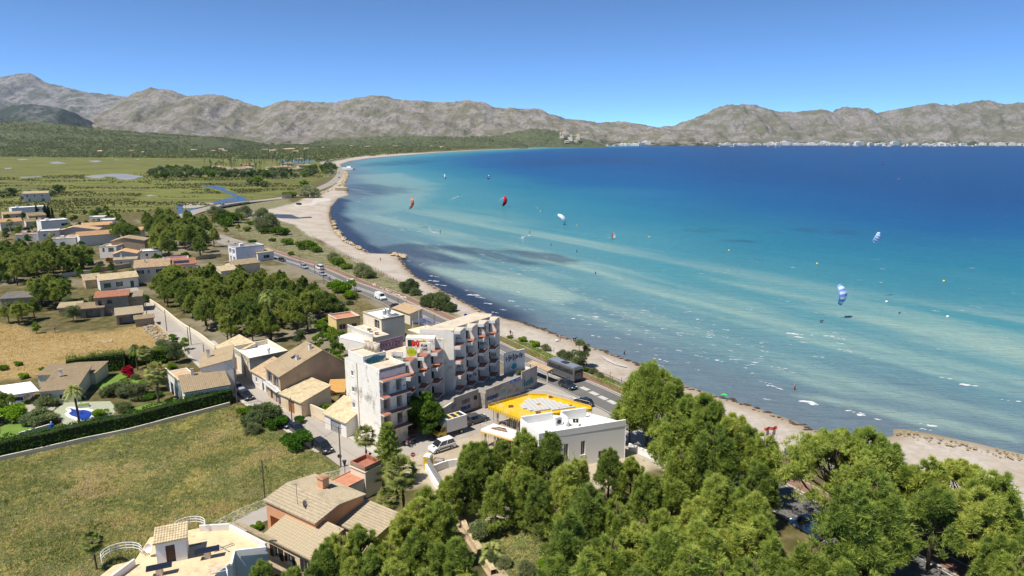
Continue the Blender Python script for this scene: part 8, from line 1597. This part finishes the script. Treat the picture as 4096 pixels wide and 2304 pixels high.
foam('wake', [(1758, 934), (1738, 930), (1722, 922), (1713, 905)], 2.0, .5); foam('wake m', [(2116, 941), (2095, 948), (2075, 956)], 2.6, 2.0); foam('wake md', [(2090, 950), (2091, 965), (2094, 980)], .8, .2); foam('wake far', [(1836, 785), (1815, 793), (1792, 805)], 2.2, .8); foam('wake red', [(2019, 790), (2003, 797), (1997, 806)], 2.0, .6); foam('wake w', [(2440, 953), (2420, 948)], 1.0, .4)
e = thing('windsurfer', 'windsurfer with white and orange sail in mid bay', 'windsurfer', g(2451, 956, -.5)); mb = MB(); mb.poly([(0, 0, .3), (1.5, .2, .9), (1.2, .3, 2.4), (.1, 0, 4.3)]); mb.poly([(0, .05, .3), (.1, .05, 4.3), (1.2, .35, 2.4), (1.5, .25, .9)]); mb.build('sail', kW, e); mb = MB(); mb.poly([(-.02, -.06, .5), (-.7, -.1, 1.2), (-.6, -.1, 2.4), (0, -.06, 3.4)]); mb.build('luff_panel', kO, e); mb = MB(); mb.ball((0, 0, .08), 1.3, .35, .1, 10, 5); mb.build('board', C_o, e, True); mb = MB(); mb.tube([(0, 0, .1), (.1, 0, 4.4)], .03, 5); mb.build('mast', C_o, e)
m_buoy = plain('yellow buoy', alb(238, 214, 70), .5)
for px, py, wht, lab in ((2150, 833, 0, 'yellow buoy beyond the white kite'), (2308, 903, 0, 'yellow buoy right below the white kite'), (2597, 950, 0, 'yellow buoy right of the windsurfer'), (2916, 1004, 0, 'yellow buoy in the middle of the turquoise water'), (3268, 1057, 0, 'yellow buoy left above the blue striped kite'), (3775, 1127, 0, 'yellow buoy farthest right'), (3546, 1210, 1, 'white float left of the dark bather'), (3790, 1270, 1, 'white float at the far right'), (2162, 846, 1, 'white float beside the far yellow buoy')):
    e = thing('buoy', lab, 'buoy', g(px, py, -.5)); mb = MB(); mb.ball((0, 0, .25), .42, .42, .42, 12, 8); mb.build('float', C_w if wht else m_buoy, e, True); mb = MB(); mb.tube([(0, 0, .6), (0, 0, .95)], .05, 6); mb.build('staff', M_dark, e)
# whitecaps: countless flecks of foam
r = random.Random(3); mb = MB()
def cap(px, py, s):
    c = g(px, py, -.5); d_ = (c - cam_o.location).length
    for k in range(r.randrange(3, 8)):
        u = r.gauss(0, s * .5); v = r.gauss(0, s * .12); q = c + Vector((u * .86 + v * .5, -u * .5 + v * .86, 0)); w = r.uniform(.2, .55) * s * .55
        mb.poly([(q.x + w * 1.6 * math.cos(a_) * r.uniform(.6, 1.2), q.y + w * .7 * math.sin(a_) * r.uniform(.6, 1.2), -.465 + .003 * k) for a_ in (0, 1.05, 2.1, 3.14, 4.2, 5.2)])
for px, py, s in ((2385, 1268, 1.8), (2328, 1262, 1.6), (2296, 1275, 1.4), (2415, 1286, 1.2), (2380, 1345, 1.8), (2500, 1275, 1), (2465, 1352, 1), (2520, 1322, 1), (2580, 1242, 1.4), (2640, 1395, 1.5), (2630, 1437, 1.3), (3170, 1335, 2.4), (3200, 1350, 1.6), (3320, 1345, 1.6), (3345, 1352, 1.2), (3210, 1370, 1.2), (3240, 1610, 2.6), (3260, 1620, 2), (3395, 1645, 1.6), (3450, 1660, 1.8), (3520, 1680, 1), (3720, 1703, 1.4), (3700, 1718, 1), (3860, 1540, 2.2), (3800, 1515, 1.2), (4050, 1605, 1.4), (3115, 1555, 1.4), (3090, 1545, 1), (1730, 1105, 2), (1745, 1125, 2.6), (1760, 1140, 2), (1860, 1160, 1.8), (1890, 1180, 2.6), (1920, 1190, 2), (1955, 1215, 1.6), (2045, 1205, 1.5), (2075, 1170, 1.2), (1980, 1250, 1), (2130, 1240, 1), (1640, 1045, 1.6), (1690, 1055, 1.4), (1936, 1020, 1.8), (1975, 1010, 1), (2000, 1040, 1), (2280, 1050, 1.2)): cap(px, py, s)
for k in range(260):
    f = r.random(); px = 1430 + f * 1700 + r.gauss(0, 60); py = 900 + f * 560 + r.gauss(0, 55)
    p = g(px, py, -.5)
    if sdist(np.array([[p.x, p.y]]), SEA_POLY)[0] < -4: cap(px, py, r.uniform(.4, 1.1))
for k in range(90):
    px = r.uniform(1420, 1720); py = r.uniform(690, 930); p = g(px, py, -.5)
    if sdist(np.array([[p.x, p.y]]), SEA_POLY)[0] < -8: cap(px, py, r.uniform(.8, 2.2))
for k in range(130): cap(r.uniform(1900, 4050), r.uniform(700, 1500), r.uniform(.4, 1.2))
mb.build('whitecaps', m_foam, kind='stuff')
# wrack line: dark weed washed along the edge
wr = spline([p for p in SH_WORLD[19:44]], 1.0); mb = MB()
for i in range(0, len(wr), 1):
    for k in range(2):
        c = wr[i] + np.array([r.gauss(-.4, .5), r.gauss(-.5, .5)]); w = r.uniform(.25, .8); mb.poly([(c[0] + w * math.cos(a_) * r.uniform(.5, 1.3), c[1] + w * .7 * math.sin(a_) * r.uniform(.5, 1.3), -.40 + .01 * k + .004 * (i % 5)) for a_ in (0, 1.05, 2.1, 3.14, 4.2, 5.2)])
mb.build('seaweed_wrack', plain('dry seaweed', alb_ground(96, 78, 64), .95, var=.3), kind='stuff')
# ================================================================== FAR PLAIN, RESORT, TOWN, BOATS
def far_block(w, d_, h, seed, tile=False):
    """a small far building: wall block, roof block, rows of dark windows"""
    r = random.Random(seed); m = MB(); m.box(-w / 2, w / 2, -d_ / 2, d_ / 2, 0, h); mi = [0] * 6
    if tile:
        m.loft([[(-w / 2 - .6, -d_ / 2 - .6, h + .01), (-w / 2 - .6, d_ / 2 + .6, h + .01), (-w / 2 - .6, 0, h + d_ * .22)], [(w / 2 + .6, -d_ / 2 - .6, h + .01), (w / 2 + .6, d_ / 2 + .6, h + .01), (w / 2 + .6, 0, h + d_ * .22)]]); mi += [2] * 5
    else: m.box(-w * .3, w * .1, -d_ * .2, d_ * .3, h + .01, h + 2.4); mi += [0] * 6
    for fl in range(max(1, int(h / 3))):
        for k in range(max(2, int(w / 3.5))):
            x = -w / 2 + (k + .5) * w / max(2, int(w / 3.5)); m.poly([(x - .7, -d_ / 2 - .03, fl * 3 + .9), (x + .7, -d_ / 2 - .03, fl * 3 + .9), (x + .7, -d_ / 2 - .03, fl * 3 + 2.3), (x - .7, -d_ / 2 - .03, fl * 3 + 2.3)]); mi.append(1)
    me = m.mesh('building', W_white); me.materials.append(M_glass); me.materials.append(R_tan)
    for p, i in zip(me.polygons, mi): p.material_index = i
    return me
FB = [far_block(18, 12, 9, 1), far_block(26, 12, 12, 2), far_block(14, 10, 6, 3), far_block(36, 14, 15, 4), far_block(22, 12, 9, 5), far_block(12, 10, 6.5, 6, True)]; FH = [far_block(14, 9, 5, 7, True), far_block(18, 10, 6, 8, True), far_block(10, 8, 4, 9, True)]
r = random.Random(12)
for k in range(230):
    px = 2480 + 1640 * (k + r.random()) / 230; dens = 1 if px < 3560 else .55
    if r.random() > dens and px > 3560: continue
    base = g(px, 582.2 + (1.5 if px < 2600 else 0)); o = link('town_building', r.choice(FB), None, (base.x, base.y + 30 + 330 * r.random() ** 2, .5)); o.rotation_euler = (0, 0, R(r.uniform(-25, 25))); s = r.uniform(1.1, 2.1); o.scale = (s, s, s * r.uniform(.7, 1.05)); tag(o, 'small white building in the far town along the bay shore', 'building', 'white buildings of the far town')
o = link('far_hotel', far_block(64, 16, 24, 33), None, (*g(2400, 579)[:2], .5)); tag(o, 'wide white hotel block standing tallest at the left of the far town', 'hotel')
o = link('far_hotel', far_block(30, 16, 26, 34), None, (*g(3125, 578.6)[:2], .5)); tag(o, 'grey white hotel block rising in the middle of the far town', 'hotel')
for k in range(26):
    px = r.uniform(2060, 2480); p = g(px, 583 + r.uniform(0, 4)); o = link('town_building', r.choice(FB[:3] + FB[5:]), None, (p.x, p.y + r.uniform(40, 200), .5)); o.rotation_euler = (0, 0, r.uniform(-.5, .5)); tag(o, 'white house among trees at the left end of the far shore', 'house', 'white houses left of the far town')
for k in range(13):
    p = gy(2245 + r.random() * 70, 528 + k * 3.4 + r.uniform(-2, 2), 4560 - k * 9); o = link('hillside_house', r.choice(FH), None, p - Vector((0, 0, 3))); o.rotation_euler = (0, 0, r.uniform(-.4, .4)); o.scale = (1.5, 1.5, 1.8); tag(o, 'tan roofed house stepped up the dark wooded hill above the bay', 'house', 'houses on the wooded hill')
seen = []
for k in range(150):
    px = r.uniform(0, 1900) if k > 60 else r.uniform(0, 800); py = r.uniform(572, 618) if px < 1250 else r.uniform(570, 598); p = g(px, py)
    if sdist(np.array([[p.x, p.y]]), SEA_POLY)[0] < 70: continue
    o = link('farmhouse', r.choice(FH), None, (p.x, p.y, .5 + (sstep(2200, 4500, math.hypot(p.x, p.y)) * 8))); o.rotation_euler = (0, 0, r.uniform(-.8, .8)); o.scale = [r.uniform(.9, 1.5)] * 3; tag(o, 'small pale farmhouse among the trees of the far plain', 'house', 'farmhouses on the far plain')
# boats
def boat_mesh(sail):
    m = MB(); m.loft([[(-4, -1.2, .2), (-4, 1.2, .2), (-4, 1.3, 1.3), (-4, -1.3, 1.3)], [(1, -1.3, .1), (1, 1.3, .1), (1, 1.4, 1.4), (1, -1.4, 1.4)], [(4.6, -.1, .5), (4.6, .1, .5), (4.9, .15, 1.7), (4.9, -.15, 1.7)]]); m.hexa([(-2.5, -.9, 1.4), (1.2, -.9, 1.4), (1.2, .9, 1.4), (-2.5, .9, 1.4), (-2.2, -.7, 2.5), (.4, -.7, 2.5), (.4, .7, 2.5), (-2.2, .7, 2.5)])
    if sail: m.tube([(.3, 0, 2.4), (.3, 0, 13)], .12, 5)
    return m.mesh('boat', M_frame)
BM = [boat_mesh(False), boat_mesh(True)]
for k in range(70):
    px = r.choice((r.uniform(2870, 4096), r.uniform(3400, 3900))); p = g(px, 584.2 + abs(r.gauss(0, 1.4)), -.5); o = link('boat', BM[k % 2], None, p); o.rotation_euler = (0, 0, r.uniform(0, 6.28)); o.scale = [r.uniform(1.2, 2.4)] * 3; tag(o, 'white boat moored off the far town', 'boat', 'boats moored off the far town')
for px, py, s, lab in ((3555, 587, 3.4, 'largest white sailing boat off the far town'), (3742, 587, 3.6, 'white boat beside a dark barge off the far town'), (3103, 590, 1.8, 'small sailing boat left on the open bay')):
    o = link('boat', BM[1], None, g(px, py, -.5)); o.scale = (s, s, s); tag(o, lab, 'boat')
o = link('barge', boat_mesh(False), None, g(3760, 588.5, -.5)); o.scale = (5, 3, 1.6); o.data.materials[0] = M_dark; tag(o, 'long dark barge off the far town', 'barge')
e = thing('motor_boat', 'white motor boat moored at the road bend on the point', 'boat', g(1394, 680, -.5), R(160)); o = link('hull', BM[0], e); o.scale = (2.6, 2.6, 2.6); mb = MB(); mb.box(-6, 2, -2, 2, 3.7, 3.9); mb.build('stripe', m_sblue, e)
# resort in the marsh: hipped tan roofs among palms
RS = [(838, 670, 22, 12), (870, 675, 22, 12), (915, 678, 26, 12), (955, 672, 20, 12), (975, 660, 18, 11), (1070, 672, 24, 14), (1110, 668, 22, 12), (1150, 678, 26, 12), (1195, 662, 24, 11), (1130, 655, 18, 10), (1175, 636, 22, 10), (1230, 630, 20, 10)]
for i, (px, py, w, d_) in enumerate(RS):
    o_ = g(px, py, 4); e = thing('resort_house', 'tan roofed resort house among palms in the marsh', 'house', (o_.x, o_.y, 0), R(10 + 13 * (i % 3)), 'resort houses in the marsh'); hh = House.__new__(House); hh.e = e; hh.lu, hh.lv, hh.H, hh.z0, hh.sg = w, d_, 4.2, 0, 1; hh.wm = W_cream; hh.walls(W_cream, {'OU': windows(w, 4, 1.0, 1.4, 1.6)}); hh.hip(R_brown if i % 3 else R_tan, 2.6, .8); hh.chimney(w * .3, d_ * .5, 6.0, 2.2, 1.2, W_cream)
sheet('resort_pool', G2([(1118, 640), (1250, 634), (1255, 648), (1180, 652), (1120, 650)]), .08, plain('resort pool water', alb_ground(110, 160, 168), .15, .5))
PFAR = palm_proto(15, 9, 2.6, 16, .9, .16, mat_=L_olive, tr=.3)
pr_ = scatter([(800, 690), (820, 655), (960, 650), (1100, 640), (1230, 628), (1260, 640), (1210, 680), (1000, 685)], 95, 9, 0, 3)
for p in pr_: plant('palm_tree', PFAR, (p[0], p[1], 0), random.uniform(.9, 1.5), 'tall palm among the roofs of the marsh resort', 'palm', 'palms of the marsh resort')
TF = tree_proto(91, 6, 3.2, mat_=L_olive, dens=36, ln=.9, wd=.4, ncl=18, trunk=.12); TF2 = tree_proto(92, 6, 3.4, mat_=L_green, dens=36, ln=.9, wd=.4, ncl=18, trunk=.12)
for p in scatter([(590, 700), (700, 672), (800, 690), (1000, 695), (1200, 690), (1330, 665), (1352, 680), (1330, 700), (1250, 712), (1050, 715), (800, 712), (620, 716)], 120, 8, 0, 8): plant('marsh_tree', random.choice((TF, TF, TF2)), (p[0], p[1], 0), random.uniform(.9, 1.6), 'bushy tree in the belt before the marsh resort', 'tree', 'tree belt before the resort')
for px, py, s, lab in ((1030, 742, 3.0, 'large dark round bush beside the stream'), (1215, 748, 2.2, 'low dark bush on the pale ground by the bay road'), (240, 770, 2.2, 'bush left of centre in the marsh'), (1005, 735, 2.0, 'left shoulder of the large bush by the stream'), (1060, 748, 2.0, 'right shoulder of the large bush by the stream'), (185, 782, 2.0, 'bush right of the lone farmhouse'), (205, 788, 1.8, 'smaller bush right of the lone farmhouse'), (40, 785, 2.2, 'bush left of the lone farmhouse'), (15, 792, 2.0, 'bush at the far left of the marsh'), (355, 600, 6, 'big dark tree clump at the marsh back edge'), (410, 606, 7, 'broad olive tree clump at the marsh back edge'), (310, 604, 5, 'dark tree clump left of the broad one')):
    plant('marsh_bush', TF2 if 'dark' in lab else TF, g(px, py), s * .75, lab, 'bush', sz=.7)
# the wooded plain: one far mass of trees
from mathutils.bvhtree import BVHTree
BV = [BVHTree.FromPolygons([v.co[:] for v in o.data.vertices], [p.vertices[:] for p in o.data.polygons]) for o in bpy.data.objects if o.name.startswith('hill') and o.name != 'hill' and not o.name.startswith('hillside')]
r2 = np.random.default_rng(9); th = r2.uniform(-R(41), R(4), 60000); ra = 1020 * (5200 / 1020) ** (r2.uniform(0, 1, 60000) ** .8); Pt = np.column_stack([np.sin(th) * ra, np.cos(th) * ra])
sdp = sdist(Pt, SEA_POLY); inm = sdist(Pt, G2(MARSH)); fd_ = fbm(Pt[:, 0] / 330, Pt[:, 1] / 170, 4, 61); rowm = sstep(1100, 1700, ra)
Pt = Pt[(sdp > 55) & (inm > -6) & (fd_ + r2.uniform(-.35, .35, len(Pt)) + .16 * rowm > .08)][:17000]; hs = (5 + 4 * r2.uniform(0, 1, len(Pt)))[:, None] * (1 + .15 * sstep(2000, 4500, np.hypot(Pt[:, 0], Pt[:, 1])))[:, None]
U = unit(r2.normal(size=(len(Pt), 14, 3))); U[..., 2] = np.abs(U[..., 2]) * 1.0; zb = sstep(2200, 4500, np.hypot(Pt[:, 0], Pt[:, 1])) * 10
for i, p in enumerate(Pt):
    for bv in BV:
        hit = bv.ray_cast(Vector((p[0], p[1], 900)), Vector((0, 0, -1)))[0]
        if hit and hit.z > zb[i]: zb[i] = hit.z
C_ = np.column_stack([Pt, hs[:, 0] * .25 + zb]); PP = C_[:, None] + U * hs[:, None] * np.array([.62, .62, .62]); V, F = blades(PP.reshape(-1, 3), U.reshape(-1, 3), 3.4, 1.9, 1, .9, r2); link('far_woods', mesh_np('far_woods', V, F, L_far), kind='stuff')
# belt of trees behind the far town
th = r2.uniform(R(3), R(42), 2600); ra = r2.uniform(5850, 6150, 2600) / np.cos(th) * 1.0; Pt = np.column_stack([np.sin(th) * ra, np.cos(th) * ra]); ok = sdist(Pt, SEA_POLY) > 60; Pt = Pt[ok & (fbm(Pt[:, 0] / 400, Pt[:, 1] / 200, 3, 66) > -.12)]
U = unit(r2.normal(size=(len(Pt), 12, 3))); U[..., 2] = np.abs(U[..., 2]); PP = np.column_stack([Pt, np.full(len(Pt), 5.0)])[:, None] + U * 11; V, F = blades(PP.reshape(-1, 3), U.reshape(-1, 3), 7, 4, 1, .9, r2); link('far_woods', mesh_np('far_woods', V, F, L_far), kind='stuff')
# ---- garden trees between the village houses
cnt = 0
for p in scatter([(-40, 1090), (0, 880), (250, 870), (420, 850), (560, 900), (560, 1000), (780, 1060), (560, 1150), (300, 1190), (100, 1180)], 300, 4.2, 0, 17):
    if any(math.hypot(p[0] - hx, p[1] - hy) < hr * .95 + 1.5 for hx, hy, hr in HOUSES): continue
    if cnt >= 120: break
    pr = random.choice((TG[0], TG[1], TB, TO, TH)); s = random.uniform(.45, .85); plant('garden_tree', pr, (p[0], p[1], 0), s, 'garden tree between the village houses', 'tree', 'garden trees of the village'); cnt += 1
for p in scatter([(1260, 1330), (1330, 1260), (1430, 1290), (1380, 1380), (1370, 1430), (1330, 1400)], 22, 2.6, 0, 18):
    if any(math.hypot(p[0] - hx, p[1] - hy) < hr * .9 for hx, hy, hr in HOUSES): continue
    plant('garden_tree', random.choice((TB, TG[0], TO)), (p[0], p[1], 0), random.uniform(.4, .7), 'leafy garden tree behind the grey gabled house', 'tree', 'trees behind the gabled house')
for p in scatter([(0, 1430), (260, 1500), (700, 1430), (720, 1500), (640, 1600), (440, 1590), (240, 1590), (0, 1640)], 60, 2.2, 0, 19)[:26]:
    if any(math.hypot(p[0] - hx, p[1] - hy) < hr * .95 for hx, hy, hr in HOUSES): continue
    plant('garden_bush', random.choice((BO[0], BH, BL, BD[0])), (p[0], p[1], 0), random.uniform(.4, .8), 'low shrub in the pool garden beds', 'bush', 'shrubs of the pool garden')
# ---- the air: an even pale volume round everything
HAZE = 0.5 / 27000
hz = MB().box(-13000, 13000, -400, 16500, -8, 1150)
th = bpy.data.materials.new('haze'); th.use_nodes = True; nt = th.node_tree
nt.nodes.remove(nt.nodes['Principled BSDF']); pv = nt.nodes.new('ShaderNodeVolumePrincipled')
pv.inputs['Color'].default_value = (.62, .78, 1, 1); pv.inputs['Density'].default_value = HAZE; pv.inputs['Anisotropy'].default_value = .2
nt.links.new(pv.outputs[0], nt.nodes['Material Output'].inputs['Volume'])
hz.build('haze', th, kind='stuff')
